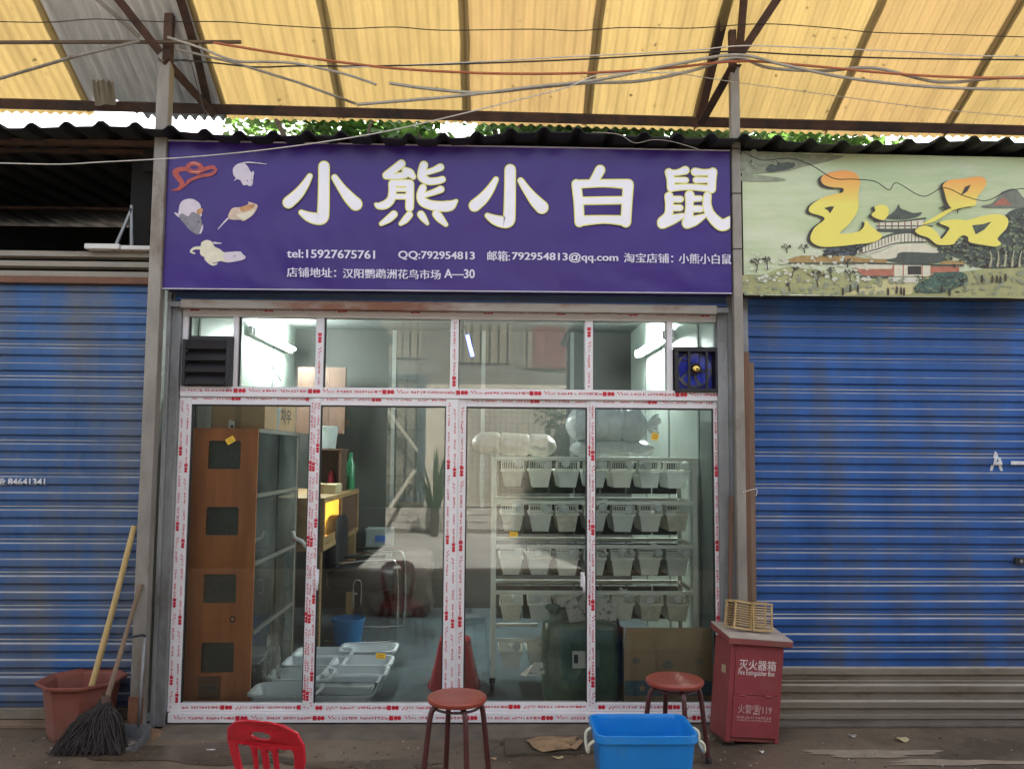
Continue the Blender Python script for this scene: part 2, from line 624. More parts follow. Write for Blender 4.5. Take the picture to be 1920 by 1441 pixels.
M_leaf = [translucent_mat('leaf_green_%d' % i, c, t, 0.45, scale=3, var=0.35) for i, (c, t) in enumerate((
    ((0.06, 0.13, 0.03), (0.15, 0.28, 0.06)), ((0.05, 0.115, 0.032), (0.13, 0.25, 0.06)), ((0.065, 0.115, 0.04), (0.16, 0.25, 0.08))))]
M_bark = mat('bark', (0.09, 0.07, 0.05), 0.9, var=0.3, scale=12, bump=0.5)


def tree(x, y, h, r, lab, seed, mi):
    rnd = random.Random(seed)
    t = root('tree', (x, y, 0), lab, 'tree', 'trees behind the shop roofs')
    tm = MB()
    tm.tube([(x, y, 0), (x + .1, y, h * .3), (x - .05, y + .1, h * .62)], [0.17, 0.13, 0.09], 8)
    for k in range(7):
        a = rnd.uniform(0, 6.28)
        z0 = h * rnd.uniform(.32, .6)
        tm.tube([(x, y, z0), (x + math.cos(a) * r * .5, y + math.sin(a) * r * .5, z0 + h * .15), (x + math.cos(a) * r * .85, y + math.sin(a) * r * .8, z0 + h * .25)], [0.06, 0.04, 0.015], 6)
    mk('trunk', tm, M_bark, t, smooth=True)
    cm = MB()
    for k in range(26):
        a = rnd.uniform(0, 6.28)
        q = rnd.random() ** 0.5
        c = (x + math.cos(a) * r * q * .8, y + math.sin(a) * r * q * .8, h * .68 + rnd.uniform(-.28, .26) * h)
        leaf_mesh(cm, c, (r * .38, r * .38, h * .09), 330, 0.2, rnd)
    mk('crown', cm, M_leaf[mi % 3], t)


tree(-2.5, 7.6, 9.0, 2.0, 'leafy green tree behind the roof above the left half of the purple sign', 1, 0)
tree(-0.2, 8.2, 9.4, 2.2, 'dense green tree behind the roof above the middle of the purple sign', 2, 1)
tree(2.2, 7.9, 9.2, 2.1, 'green tree behind the roof above the last large character', 3, 2)
tree(4.6, 8.4, 9.2, 1.9, 'sparser green tree behind the roof above the landscape sign', 4, 0)
tree(0.9, 11.5, 11.5, 2.6, 'tall tree filling the gap between two nearer trees', 5, 1)
# ================================================================== neighbouring shops
def shutter_profile():
    """(depth, drop) pairs down one 0.189 m slat and the material of the face that starts there"""
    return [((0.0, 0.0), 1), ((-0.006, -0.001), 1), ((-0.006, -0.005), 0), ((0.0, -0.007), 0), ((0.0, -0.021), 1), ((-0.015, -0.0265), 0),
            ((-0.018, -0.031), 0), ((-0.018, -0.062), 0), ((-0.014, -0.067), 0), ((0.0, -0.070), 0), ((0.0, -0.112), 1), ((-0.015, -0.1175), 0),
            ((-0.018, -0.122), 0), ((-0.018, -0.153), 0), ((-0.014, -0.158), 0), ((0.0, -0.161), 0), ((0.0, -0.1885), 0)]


PITCH_S = 0.1888


def prof_depth(d):
    pr = [q for q, _ in shutter_profile()]
    d = d % PITCH_S
    for (y0, z0), (y1, z1) in zip(pr, pr[1:]):
        if -z0 <= d <= -z1:
            t = (d + z0) / max(1e-9, (-z1 + z0))
            return y0 + (y1 - y0) * t
    return 0.0


def shutter(label, x0, x1, ztop, n, Y, n_bare_bottom, n_bare_top, zbot):
    r_ = root('roller_shutter', ((x0 + x1) / 2, Y, zbot), label, 'shutter', 'blue roller shutters')
    pr = shutter_profile()
    rnd = random.Random(int(x0 * 100))
    N = 28
    for k in range(n):
        bare = 1 if (k < n_bare_top or k >= n - n_bare_bottom) else 0
        half = n_bare_bottom > 0 and k == n - n_bare_bottom - 1
        zo = ztop - k * PITCH_S
        tl = rnd.uniform(-.0012, .0012)
        def warp(x, y, z):
            nz = mnoise.noise(Vector((x * 1.6, zo * 3 + z * 2, 3.3)))
            n2 = mnoise.noise(Vector((x * 7, zo * 9 + z * 4, 8.1)))
            return (x, Y + y + .0045 * nz + .0016 * n2, zo + z + .0022 * mnoise.noise(Vector((x * 1.1, k * 4.7, 1.0))) + tl * (x - x0))
        mb = MB()
        for i in range(len(pr) - 1):
            (ya, za), mi = pr[i]
            (yb, zb), _ = pr[i + 1]
            if bare or (half and za < -.09):
                mi += 2
            for q in range(N):
                xa, xb = x0 + (x1 - x0) * q / N, x0 + (x1 - x0) * (q + 1) / N
                mb.add([warp(xa, ya, za), warp(xa, yb, zb), warp(xb, yb, zb), warp(xb, ya, za)], [(0, 1, 2, 3)], mi)
        mb.box((x0, Y + 0.010, zo - 0.186), (x1, Y + 0.014, zo - 0.001))
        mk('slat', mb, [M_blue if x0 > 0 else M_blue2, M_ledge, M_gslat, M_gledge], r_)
    mk('bottom_rail', MB().box((x0, Y - 0.022, zbot), (x1, Y + 0.02, ztop - n * PITCH_S - 0.001)), M_gslat, r_, bevel=0.004)
    return r_


YS = 0.06
LX1 = P(283, 900, YS).x
RX0 = P(1404, 900, YS).x
zl_top = P(140, 526, YS).z
zr_top = P(1650, 556, YS).z
sl = shutter('dusty blue roller shutter at the left behind the plant pot and broom', -4.3, LX1, zl_top, 13, YS, 0, 0, P(140, 1345, YS).z)
sr = shutter('blue roller shutter at the right with bare steel slats at its foot', RX0, 4.6, zr_top, 13, YS, 1, 0, P(1650, 1346, YS).z)


def shutter_paint(parent, body, px0, py0, px1, py1, ztop):
    """stencilled lettering laid onto the ribs, following their depth"""
    x0, x1, z0, z1 = R(px0, py0, px1, py1, YS - .018)
    mb = fit_text(MB(), body, x0, x1, z0, z1, lambda x, z: (x, 0, z), offset=0.03)
    m = bpy.data.meshes.new('stencil')
    m.from_pydata([tuple(v) for v in mb.v], [], mb.f)
    bm = bmesh.new()
    bm.from_mesh(m)
    bmesh.ops.triangulate(bm, faces=bm.faces)
    for k in range(40):
        for (yy, zz), _ in shutter_profile():
            h = ztop - k * PITCH_S + zz
            if z0 < h < z1:
                bmesh.ops.bisect_plane(bm, geom=bm.verts[:] + bm.edges[:] + bm.faces[:], plane_co=(0, 0, h), plane_no=(0, 0, 1))
    mo = MB()
    bm.verts.index_update()
    mo.add([(v.co.x, YS + prof_depth(ztop - v.co.z) - 0.0075, v.co.z) for v in bm.verts], [tuple(v.index for v in f.verts) for f in bm.faces])
    bm.free()
    bpy.data.meshes.remove(m)
    return mk('stencil_lettering', mo, mat('white_stencil_paint', (0.62, 0.64, 0.66), 0.7, var=0.2, scale=20), parent)


shutter_paint(sr, 'A', 1857, 846, 1882, 882, zr_top)
shutter_paint(sr, '-', 1894, 864, 1922, 871, zr_top)
shutter_paint(sl, '84641341', 16, 896, 86, 909, zl_top)
shutter_paint(sl, '业', -2, 896, 12, 909, zl_top)
c = P(1913, 1051, YS - .03)
lk = root('padlock', c, 'small dark lock plate on the right blue shutter at the picture edge', 'lock')
mk('lock_plate', MB().box((c.x - .03, YS - .032, c.z - .02), (c.x + .05, YS - .02, c.z + .02)), M_black, lk, bevel=.003)
mk('keyhole', MB().lathe([(0.0, 0.0), (0.011, 0.0), (0.011, .004), (0, .004)], (c.x + .004, YS - .032, c.z), 12, rot=Matrix.Rotation(RAD(90), 3, 'X')), M_galv, lk)

lshop = root('neighbour_shop', (-3.2, 1.5, 0), 'dark neighbouring shop with an open unlit bay above its shutter, at the left', 'building', 'neighbouring shops')
xl2 = P(283, 470, YS).x
x0, x1, z0, z1 = R(-200, 470, 283, 526, YS)
for k in range(3):
    za = z1 - (z1 - z0) * k / 3
    zb = z1 - (z1 - z0) * (k + 1) / 3
    mk('housing_slat', MB().prism([(0, za), (-.03, za - .006), (-.034, zb + .022), (0, zb + .012), (.004, zb + .012), (.004, za)],
                                  lambda q: (-4.3, YS + .0 + q[0], q[1]), lambda q: (x1, YS + q[0], q[1]), 0), M_gslat, lshop, fixn=True)
x0, x1, z0, z1 = R(0, 519, 283, 532, YS - .04)
mk('lintel_rail', MB().box((-4.3, YS - .06, z0), (x1, YS - .02, z1)), mat('brown_rusty_rail', (0.16, 0.075, 0.045), 0.75, var=0.3, scale=9), lshop, bevel=.004)
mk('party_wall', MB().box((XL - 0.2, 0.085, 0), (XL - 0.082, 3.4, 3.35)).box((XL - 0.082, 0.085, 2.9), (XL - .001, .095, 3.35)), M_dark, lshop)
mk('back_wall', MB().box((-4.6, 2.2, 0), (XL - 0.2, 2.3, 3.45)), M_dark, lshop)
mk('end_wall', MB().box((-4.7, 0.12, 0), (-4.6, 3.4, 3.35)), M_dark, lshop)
for py0, py1, yy, mm in ((259, 268, -.12, M_rust), (276, 283, .05, M_rust), (386, 391, .9, M_rust)):
    x0, x1, z0, z1 = R(-250, py0, 290, py1, yy)
    mk('tie_rail', MB().box((-4.5, yy, z0), (x1, yy + .04, z1)), mm, lshop)
for (a, b) in (((213, 470), (247, 392)), ((247, 470), (247, 385))):
    mk('bracket', MB().beam(P(*a, 0.0), P(*b, 0.0), 0.014, 0.014, up=(0, 1, 0)), M_galv, lshop)
x0, x1, z0, z1 = R(162, 459, 286, 469, 0.0)
fo = root('foam_plank', ((x0 + x1) / 2, 0, z0), 'white foam offcut lying on top of the left shutter housing', 'foam')
mk('foam_slab', MB().box((x0, -.03, z0), (x0 + (x1 - x0) * .53, .09, z1)), M_paper, fo, bevel=.006)
mk('foam_slab', MB().box((x0 + (x1 - x0) * .535, -.02, z0), (x1, .09, z1 - .006)), M_paper, fo, bevel=.006)

rshop = root('neighbour_shop', (3.0, 1.5, 0), 'neighbouring shop behind the green landscape sign, at the right', 'building', 'neighbouring shops')
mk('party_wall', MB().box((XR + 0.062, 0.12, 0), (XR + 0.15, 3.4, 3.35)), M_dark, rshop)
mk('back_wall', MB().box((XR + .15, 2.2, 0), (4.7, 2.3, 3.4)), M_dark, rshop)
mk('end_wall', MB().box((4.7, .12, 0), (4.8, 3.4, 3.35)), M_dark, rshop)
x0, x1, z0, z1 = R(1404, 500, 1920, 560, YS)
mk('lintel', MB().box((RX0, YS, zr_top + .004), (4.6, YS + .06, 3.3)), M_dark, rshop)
M_kerb = mat('step_concrete', (0.13, 0.115, 0.095), 0.8, var=0.3, scale=5, bump=.4, bscale=30)
zk = P(1650, 1346, YS).z - .004
mk('door_step', MB().box((RX0 - .06, -.03, 0), (4.6, .12, zk)), M_kerb, rshop, bevel=.006)
zk2 = P(140, 1345, YS).z - .004
mk('door_step', MB().box((-4.3, -.03, 0), (LX1, .12, zk2)), mat('brown_step', (0.20, 0.14, 0.09), 0.8, var=0.3, scale=5, bump=.4), lshop, bevel=.006)

# common dark corrugated roof over the three shops: overlapping sheets with a wavy front edge
roof = root('shop_roof', (0, 1.6, 3.3), 'dark corrugated sheet roof with a wavy edge running above all the signs', 'roof')
def roof_edge_py(px):
    return 238 + px * 0.0135
def roof_z(x, y, lift=0.0):
    px = 960 + x * 341
    base = P(px, roof_edge_py(px), -0.3).z
    b = (x % 0.19) / 0.19
    bump = 0.030 * max(0.0, min(1.0, 1.6 - abs(b - .5) * 7.5))
    sag = 0.018 * math.sin(x * 2.1 + .4) + 0.010 * math.sin(x * 5.3)
    return base + bump - .018 + sag * max(0.25, 1 - (y + .3)) + (y + .3) * 0.07 + lift
xs0 = -4.75
k = 0
while xs0 < 4.8:
    x_a, x_b = xs0, xs0 + 0.99
    nseg = 64
    rnd = random.Random(k)
    lift = 0.004 * (k % 2)
    yf = -0.3 - rnd.uniform(0, .02)
    ys = (yf, 0.4, 1.6, 3.75)
    mb = MB()
    vs = []
    for y in ys:
        for i in range(nseg + 1):
            x = x_a + (x_b - x_a) * i / nseg
            vs.append((x, y, roof_z(x, y, lift)))
    n1 = nseg + 1
    top_n = len(vs)
    vs += [(v[0], v[1], v[2] - .006) for v in vs]
    fs = []
    for j in range(3):
        for i in range(nseg):
            q = (j * n1 + i, j * n1 + i + 1, (j + 1) * n1 + i + 1, (j + 1) * n1 + i)
            fs.append(q)
            fs.append(tuple(top_n + t for t in reversed(q)))
    for i in range(nseg):
        fs.append((i + 1, i, top_n + i, top_n + i + 1))
    mb.add(vs, fs)
    mk('roof_sheet', mb, M_roof, roof)
    xs0 += 0.95
    k += 1
mk('fascia', MB().box((XL - .1, 0.0, 2.95 + .25), (4.75, .03, 3.36)), M_dark, roof)

# jambs between posts and frames
def vbar(name, px0, px1, py0, py1, Y, depth, m, parent, bevel=.004):
    a0, a1 = P(px0[0], py0, Y), P(px1[0], py0, Y)
    xc0, xc1 = (P(px0[0], py0, Y).x + P(px0[1], py1, Y).x) / 2, (P(px1[0], py0, Y).x + P(px1[1], py1, Y).x) / 2
    return mk(name, MB().box((xc0, Y, max(0, P(px0[1], py1, Y).z)), (xc1, Y + depth, a0.z)), m, parent, bevel=bevel)

jl = root('door_jamb', (P(320, 900, -.04).x, -.04, 0), 'grey galvanised channel left of the white glazed front', 'jamb', 'steel door jambs')
vbar('jamb_web', (311, 300), (338, 312), 545, 1362, -0.03, .10, M_galv, jl)
vbar('jamb_lip', (305, 290), (311, 299), 545, 1362, -0.06, .13, M_galv, jl)
jr = root('door_jamb', (P(1365, 900, -.04).x, -.04, 0), 'grey galvanised channel right of the exhaust fan and glazed front', 'jamb', 'steel door jambs')
vbar('jamb_web', (1347, 1352), (1366, 1371), 556, 1362, -0.03, .10, M_galv, jr)
vbar('jamb_lip', (1366, 1371), (1374, 1380), 556, 1362, -0.012, .08, M_galv, jr)
jr2 = root('shutter_guide', (P(1400, 900, 0).x, 0, 0), 'grey shutter guide channel between right post and right shutter', 'guide', 'shutter guides')
vbar('guide_web', (1392, 1396), (1405, 1412), 556, 1355, -0.0, .08, M_galv, jr2)
jl2 = root('shutter_guide', (P(278, 900, 0).x, 0, 0), 'weathered guide channel along the left shutter beside the left post', 'guide', 'shutter guides')
vbar('guide_web', (280, 252), (292, 272), 470, 1362, 0.0, .08, M_post, jl2)

# ================================================================== canopy of corrugated sheets over the walkway
SLOPE = 0.53
EAVE_Y = 0.55
EAVE_Z = P(960, 238, EAVE_Y).z
def can_z(x, y):
    return EAVE_Z + (EAVE_Y - y) * SLOPE - 0.009 * x
M_fib = translucent_mat('yellow_fibreglass', (0.50, 0.40, 0.19), (0.138, 0.098, 0.0375), 0.5, scale=2.2, var=0.2, rough=0.5, stretch=(3, 0.4, 0.4))
M_fib2 = translucent_mat('orange_fibreglass', (0.50, 0.38, 0.19), (0.136, 0.092, 0.0375), 0.5, scale=2.2, var=0.2, rough=0.5, stretch=(3, 0.4, 0.4))
M_tin = mat('grey_tin_sheet', (0.74, 0.76, 0.75), 0.6, metal=0.0, var=0.25, scale=4, col2=(0.55, 0.56, 0.54), c2scale=5, stretch=(3, .3, .3))
can = root('canopy', (0, -1.5, EAVE_Z), 'translucent yellow corrugated canopy sloping up over the walkway', 'canopy')
CAN_Y1 = -2.1
def can_sheet(xa, xb, m, lift, name='canopy_sheet', y0=None, tear=False):
    amp, pit = 0.0085, 0.063
    nseg = max(8, int((xb - xa) / pit * 8))
    y0 = EAVE_Y if y0 is None else y0
    ny = 6 if not tear else 24
    def fn(u, v):
        x = xa + (xb - xa) * u
        ya = y0
        if tear:
            ya = y0 - max(0, 0.15 - 0.55 * abs(u - .13)) - .01 * math.sin(u * 90)
        y = ya + (CAN_Y1 - ya) * v ** (1 if not tear else 2)
        return (x, y, can_z(x, y) + amp * math.cos(2 * math.pi * x / pit) + lift)
    mk(name, MB().grid(fn, nseg, ny), m, can, smooth='all')
joins_px = [(-260, -200), (-130, -60), (130, 178), (410, 425), (614, 645), (869, 876), (1122, 1098), (1365, 1300), (1640, 1545), (1880, 1765), (2120, 1980), (2400, 2200)]
jx = []
for (pt, pb) in joins_px:
    jx.append(P(pb, 225, EAVE_Y).x)
jx = [jx[4] - .82 * 5, jx[4] - .82 * 4, jx[2], jx[3]] + jx[4:]
jx = [jx[0] - .8] + jx
for i in range(len(jx) - 1):
    xa, xb = jx[i] - .006, jx[i + 1] + .006
    if abs(jx[i] - P(178, 225, EAVE_Y).x) < .02:
        can_sheet(xa, xb, M_tin, 0.004, 'tin_sheet', tear=True)
    else:
        can_sheet(xa, xb, M_fib if i % 3 else M_fib2, 0.004 * (i % 2), y0=EAVE_Y - random.uniform(0, .02))
# steel below the sheets
PUR_Y = 0.40
pb = MB()
xa, xb = -4.6, 4.8
pb.angle((xa, PUR_Y, can_z(xa, PUR_Y) - .075), (xb, PUR_Y, can_z(xb, PUR_Y) - .075), 0.055, .006, up=(0, -.47, .88))
mk('purlin', pb, M_rust, can)
pb = MB()
for yy in (-1.0, -2.0):
    pb = MB()
    pb.angle((xa, yy, can_z(xa, yy) - .075), (xb, yy, can_z(xb, yy) - .075), 0.05, .006, up=(0, -.47, .88))
    mk('purlin', pb, M_rust, can)
# added strips over the joints dim the light there, as doubled sheet overlaps would
M_strip = translucent_mat('overlap_shade_strip', (0.25, 0.235, 0.225), (0.17, 0.16, 0.16), .8, scale=6, var=.2)
for i in range(3, len(jx)):
    if jx[i] > 4.4:
        continue
    x = jx[i]
    w = .03
    def sf(u, v, x=x):
        xx, yy = x - w + 2 * w * u, EAVE_Y - .02 + (CAN_Y1 - EAVE_Y) * v
        return (xx + .004 * math.sin(v * 40 + x), yy, can_z(xx, yy) + .019)
    mk('joint_strip', MB().grid(sf, 1, 20), M_strip, can)
lf = MB()
rl = random.Random(77)
for k in range(150):
    xx, yy = rl.uniform(-3, 3.4), rl.triangular(-.9, EAVE_Y - .03, .5)
    c_ = Vector((xx, yy, can_z(xx, yy) + .017))
    e_ = Euler((-math.atan(SLOPE) + rl.uniform(-.15, .15), rl.uniform(-.2, .2), rl.uniform(0, 6.28))).to_matrix()
    sz = rl.uniform(.008, .03)
    lf.add([c_ + e_ @ Vector(q) * sz for q in ((-.5, -.2, 0), (.0, -.45, 0), (.55, 0, .1), (0, .4, 0))], [(0, 1, 2, 3)])
mk('leaf_litter', lf, mat('brown_leaf_litter', (.12, .08, .04), .9), None, 'dead leaves and grit lying on top of the canopy sheets', 'litter', kind='stuff')
# hanging torn tin flap
q0, q1, q2, q3 = P(172, 150, .20), P(212, 152, .20), P(218, 196, .33), P(178, 198, .33)
fb = MB().grid(lambda u, v: Vector(q0).lerp(q1, u).lerp(Vector(q3).lerp(q2, u), v) + Vector((0, .01 * math.sin(u * 9), .012 * math.sin(u * 25) * (1 - v))), 10, 3)
mk('torn_flap', fb, mat('pale_back_of_sheet', (0.36, 0.30, 0.22), .7), can)

# ------------------------------------------------------------------ posts with their struts
PY = -0.15
def post(label, pxt, pxb, pyt, width, up_to):
    xc = (P(pxt, pyt, PY).x + P(pxb, 1365, PY).x) / 2
    r_ = root('canopy_post', (xc, PY, 0), label, 'post', 'steel canopy posts')
    zt = P(pxt, pyt, PY).z
    mk('shaft', MB().box((xc - width / 2, PY - width / 2, 0), (xc + width / 2, PY + width / 2, zt)), M_post, r_, bevel=.006)
    return r_, xc, zt
pl, plx, plz = post('left square steel post in front of the purple sign edge', 306, 264, 118, .072, 0)
mk('rusty_base', MB().box((plx - .04, PY - .04, 0), (plx + .04, PY - .036, .22)), mat('rust_base', (0.17, 0.075, 0.04), .85, var=.35, scale=12), pl)
pr, prx, prz = post('right square steel post between the purple sign and the landscape sign', 1378, 1392, 128, .053, 0)
def strut(parent, a, b, w, Ya, Yb, m=M_rust, name='strut', kind='angle'):
    mb = MB()
    if kind == 'angle':
        mb.angle(P(*a, Ya), P(*b, Yb), w, .006, up=(0, -1, 0))
    else:
        mb.tube([P(*a, Ya), P(*b, Yb)], w / 2, 8)
    return mk(name, mb, m, parent)
# upper post pieces and braces of the left post
mk('upper_shaft', MB().box((plx - .024, PY + .0, plz - .1), (plx + .024, PY + .045, can_z(plx, PY) - .02)), M_rust, pl)
strut(pl, (218, -6), (300, 98), .045, -.42, PY - .05)
strut(pl, (305, 108), (398, 212), .045, PY - .05, .34)
strut(pl, (150, -30), (262, 70), .022, -.44, PY - .07, M_post)
strut(pl, (336, -20), (372, 100), .05, -.30, .02)
strut(pl, (372, 100), (396, 205), .05, .02, .36)
# right post
mk('upper_shaft', MB().box((prx - .02, PY + .002, prz - .08), (prx + .02, PY + .042, can_z(prx, PY) - .02)), M_rust, pr)
strut(pr, (1395, -10), (1386, 100), .035, -.33, PY - .04, M_rust)
strut(pr, (1366, -10), (1312, 218), .05, -.26, .33)
strut(pr, (1462, -8), (1380, 115), .045, -.42, PY - .06)
strut(pr, (1378, 118), (1316, 228), .045, PY - .06, .30)
mk('cap_plate', MB().box((prx - .035, PY - .04, prz), (prx + .035, PY + .04, prz + .006)), M_rust, pr)
for py in (278, 362, 466):
    z = P(1382, py, PY - .03).z
    mk('tie_band', MB().box((prx - .0285, PY - .0285, z - .004), (prx + .0285, PY + .0285, z + .003)), M_wire, pr)

# ------------------------------------------------------------------ poles, conduits, cables and wires under the canopy
def line(name, pts, r, m, label, cat, Y=-.34, per=6, n=6, Y2=None, group=None):
    q = []
    for i, t in enumerate(pts):
        yy = t[2] if len(t) > 2 else Y
        q.append(tuple(P(t[0], t[1], yy)))
    q = spline(q, per) if per > 1 else q
    return mk(name, MB().tube(q, r, n), m, None, label, cat, group, smooth='all')
M_bamboo = mat('brown_pole', (0.13, 0.09, 0.06), .7, var=.3, scale=14)
line('pole', [(-60, 80), (200, 79), (452, 79)], .011, M_bamboo, 'horizontal brown pole tied behind the top of the left post', 'pole', Y=-.19, per=1)
line('conduit', [(-60, 165), (140, 106), (262, 77)], .009, M_post, 'thin grey pipe rising from the left edge to the left post', 'pipe', Y=-.30, per=1)
line('cable', [(-60, 40), (0, 41), (95, 42), (180, 36), (300, 41), (420, 41), (520, 48), (640, 54), (740, 51), (830, 57), (1000, 55), (1080, 58), (1170, 52), (1300, 53), (1430, 45), (1560, 53), (1640, 61), (1780, 65), (1930, 70), (2000, 72)], .0028, M_wire,
     'thin black cable crossing the whole width near the picture top', 'cable', Y=-.36)
line('cable', [(322, 112), (400, 118), (480, 126), (560, 124), (700, 124), (900, 119), (1100, 111), (1290, 100), (1385, 97), (1500, 103), (1700, 110), (2000, 113)], .0045, M_wire,
     'dark cable running from the left post past the right post above the red conduit', 'cable')
line('cable', [(640, 127), (860, 118), (1080, 106), (1280, 96), (1392, 86), (1500, 89), (1700, 97), (1840, 105), (2000, 107)], .0035, mat('white_cable', (.62, .6, .56), .6), 'thin white cable above the dark cable near the right post', 'cable')
line('conduit', [(400, 80), (520, 100), (640, 117), (760, 130), (930, 138), (1100, 137), (1250, 128), (1385, 115), (1500, 122), (1660, 137), (1800, 145), (2000, 148)], .007, M_redc,
     'long red-brown conduit sagging between the two posts', 'conduit')
line('cable', [(314, 70), (370, 88), (440, 114), (500, 116), (560, 120), (650, 140), (706, 159)], .007, M_cable, 'grey bundled cable running from the left post down to a bare end', 'cable')
line('cable', [(730, 156), (800, 166), (900, 174), (1000, 165), (1100, 156), (1200, 152), (1300, 132), (1380, 108), (1440, 127), (1540, 133), (1640, 128), (1760, 154), (1880, 146), (2000, 145)], .009, M_cable,
     'thick grey bundled cable sagging under the red conduit to the right post', 'cable', Y=-.31)
line('conduit', [(330, 92), (440, 118), (560, 155), (668, 195)], .007, M_post, 'grey conduit dropping from the left post to a low bend', 'conduit', per=1)
line('conduit', [(670, 196), (860, 180), (1000, 163), (1120, 150), (1260, 122), (1380, 103), (1470, 122), (1600, 148), (1780, 165), (2000, 168)], .0085, M_cable, 'grey conduit rising from the low bend to the right post', 'conduit', Y=-.37)
line('wire', [(-60, 306), (0, 306), (110, 308), (190, 304), (320, 297), (420, 289), (520, 278), (640, 261), (740, 243), (860, 215), (960, 190), (1060, 165), (1130, 140), (1280, 136)], .0032, mat('white_wire', (.55, .53, .5), .5),
     'pale wire strung from the left across the top of the purple sign', 'wire', Y=-.46)
line('wire', [(1270, 137), (1370, 153), (1560, 179), (1760, 205), (2000, 226)], .0022, M_cable, 'fine wire sloping down to the right below the conduits', 'wire', Y=-.36)
line('wire', [(320, 118), (345, 112), (358, 118), (364, 140), (372, 170), (382, 205), (386, 232)], .0025, M_wire, 'short loose black wire hanging beside the left post', 'wire', Y=-.3)
line('wire', [(1110, 248), (1160, 252), (1190, 268), (1225, 262), (1262, 266), (1310, 280)], .0018, M_cable, 'loose pale wire lying along the roof edge above the sign', 'wire', Y=-.32)
line('wire', [(1390, 282), (1428, 300), (1480, 297), (1520, 309), (1562, 334), (1600, 336), (1640, 340), (1667, 356), (1682, 343), (1730, 368), (1770, 352), (1810, 368), (1850, 376), (1890, 358), (1935, 352)], .0025, M_wire,
     'thin black wire looping across the green landscape sign', 'wire', Y=-.262, per=8)

# ================================================================== purple sign
SY = -0.16
sx0, sx1 = P(314, 400, SY).x, P(1371, 400, SY).x
def sign_corner(px, py):
    return P(px, py, SY)
A, B, C_, D_ = sign_corner(316, 264), sign_corner(1369, 283), sign_corner(1371, 550), sign_corner(305, 541)
sx0, sx1 = max((A.x + D_.x) / 2, plx + .039), min((B.x + C_.x) / 2, prx - .029)
szl1, szr1, szl0, szr0 = A.z, B.z, D_.z, C_.z
sign = root('shop_sign', ((sx0 + sx1) / 2, SY, szl0), 'purple banner sign with five large white Chinese characters and animal pictures', 'sign')
M_purple = mat('purple_banner_print', (0.040, 0.015, 0.175), 0.34, var=0.12, scale=2, bump=0.35, bscale=7, stretch=(.6, 1, 1), rvar=.06, spec=.35)
def sgp(u, v):
    zt = szl1 + (szr1 - szl1) * u
    zb = szl0 + (szr0 - szl0) * u
    return Vector((sx0 + (sx1 - sx0) * u, 0, zb + (zt - zb) * v))
def crease(u, v):
    e = min(u, 1 - u, v, 1 - v)
    w = min(1, e * 12)
    d = .0034 * math.sin(u * 31 + 3 * math.sin(v * 5)) + .0012 * math.sin(u * 140 + 9 * math.sin(v * 3)) + .0015 * math.sin(u * 90 + v * 20) * math.exp(-((v - .95) / .12) ** 2) + .002 * math.sin(u * 60 + v * 9) * math.exp(-(v / .15) ** 2)
    return d * w
pm = MB().grid(lambda u, v: sgp(u, v) + Vector((0, SY + crease(u, v), 0)), 120, 40)
mk('banner', pm, M_purple, sign, smooth='all')
mk('backing', MB().prism([(0, 0), (1, 0), (1, 1), (0, 1)], lambda q: sgp(*q) + Vector((0, SY + .006, 0)), lambda q: sgp(*q) + Vector((0, SY + .1, 0))), M_purple, sign, fixn=True)
eb = MB()
for (u0, v0, u1, v1) in ((0, 0, 1, 0), (0, 1, 1, 1)):
    eb = MB()
    eb.beam(sgp(u0, v0) + Vector((0, SY - .001, 0)), sgp(u1, v1) + Vector((0, SY - .001, 0)), .012, .006)
    mk('edge_strip', eb, mat('banner_edge', (.5, .48, .55), .5), sign)

M_cw = mat('white_banner_print', (0.84, 0.83, 0.90), 0.35, var=0.05, scale=5)
M_cy = mat('pale_yellow_outline', (0.80, 0.76, 0.22), 0.4, var=0.05)
M_co = mat('dark_outline', (0.045, 0.03, 0.05), 0.4)
LV = [0]
def sign_pt(px, py, lift):
    return P(px, py, SY - .0045 - lift)
def draw_strokes(name, strokes, conv, s, parent, layers, label=None, cut=None):
    """strokes in zoomed crop pixels -> flat layered print; layers = [(material, extra radius px)]"""
    for li, (m, ex) in enumerate(layers):
        mb = MB()
        for si, st in enumerate(strokes):
            st = [(*conv(x, y), r / s) for x, y, r in st]
            po = stroke_poly(st, ex)
            if cut:
                po = [(min(a, cut), b) for a, b in po]
            lift = .0011 * li + .00004 * si
            mb.face([sign_pt(a, b, lift) for a, b in po])
        o = mk(name if li == len(layers) - 1 else name + '_outline', mb, m, parent, kind=None)
        o['kind'] = 'stuff'
        if label and li == len(layers) - 1:
            o['label'] = label
LAY = [(M_co, 3.2), (M_cy, 2.0), (M_cw, 0.0)]
c2 = lambda x, y: (520 + x / 5.333, 290 + y / 5.333)
c2b = lambda x, y: (520 + x / 5.333 + 349, 290 + y / 5.333 + 6)
c3 = lambda x, y: (640 + x / 3, y / 3)
c9 = lambda x, y: (1200 + x / 9.6, 290 + y / 9.6)
XIAO = [[(325, 215, 20), (270, 310, 34), (200, 400, 46), (112, 478, 52)],
        [(467, 118, 48), (465, 350, 49), (460, 560, 52), (448, 632, 52), (390, 640, 50), (310, 618, 40), (240, 578, 20)],
        [(572, 228, 24), (640, 330, 34), (720, 430, 50), (785, 495, 58)]]
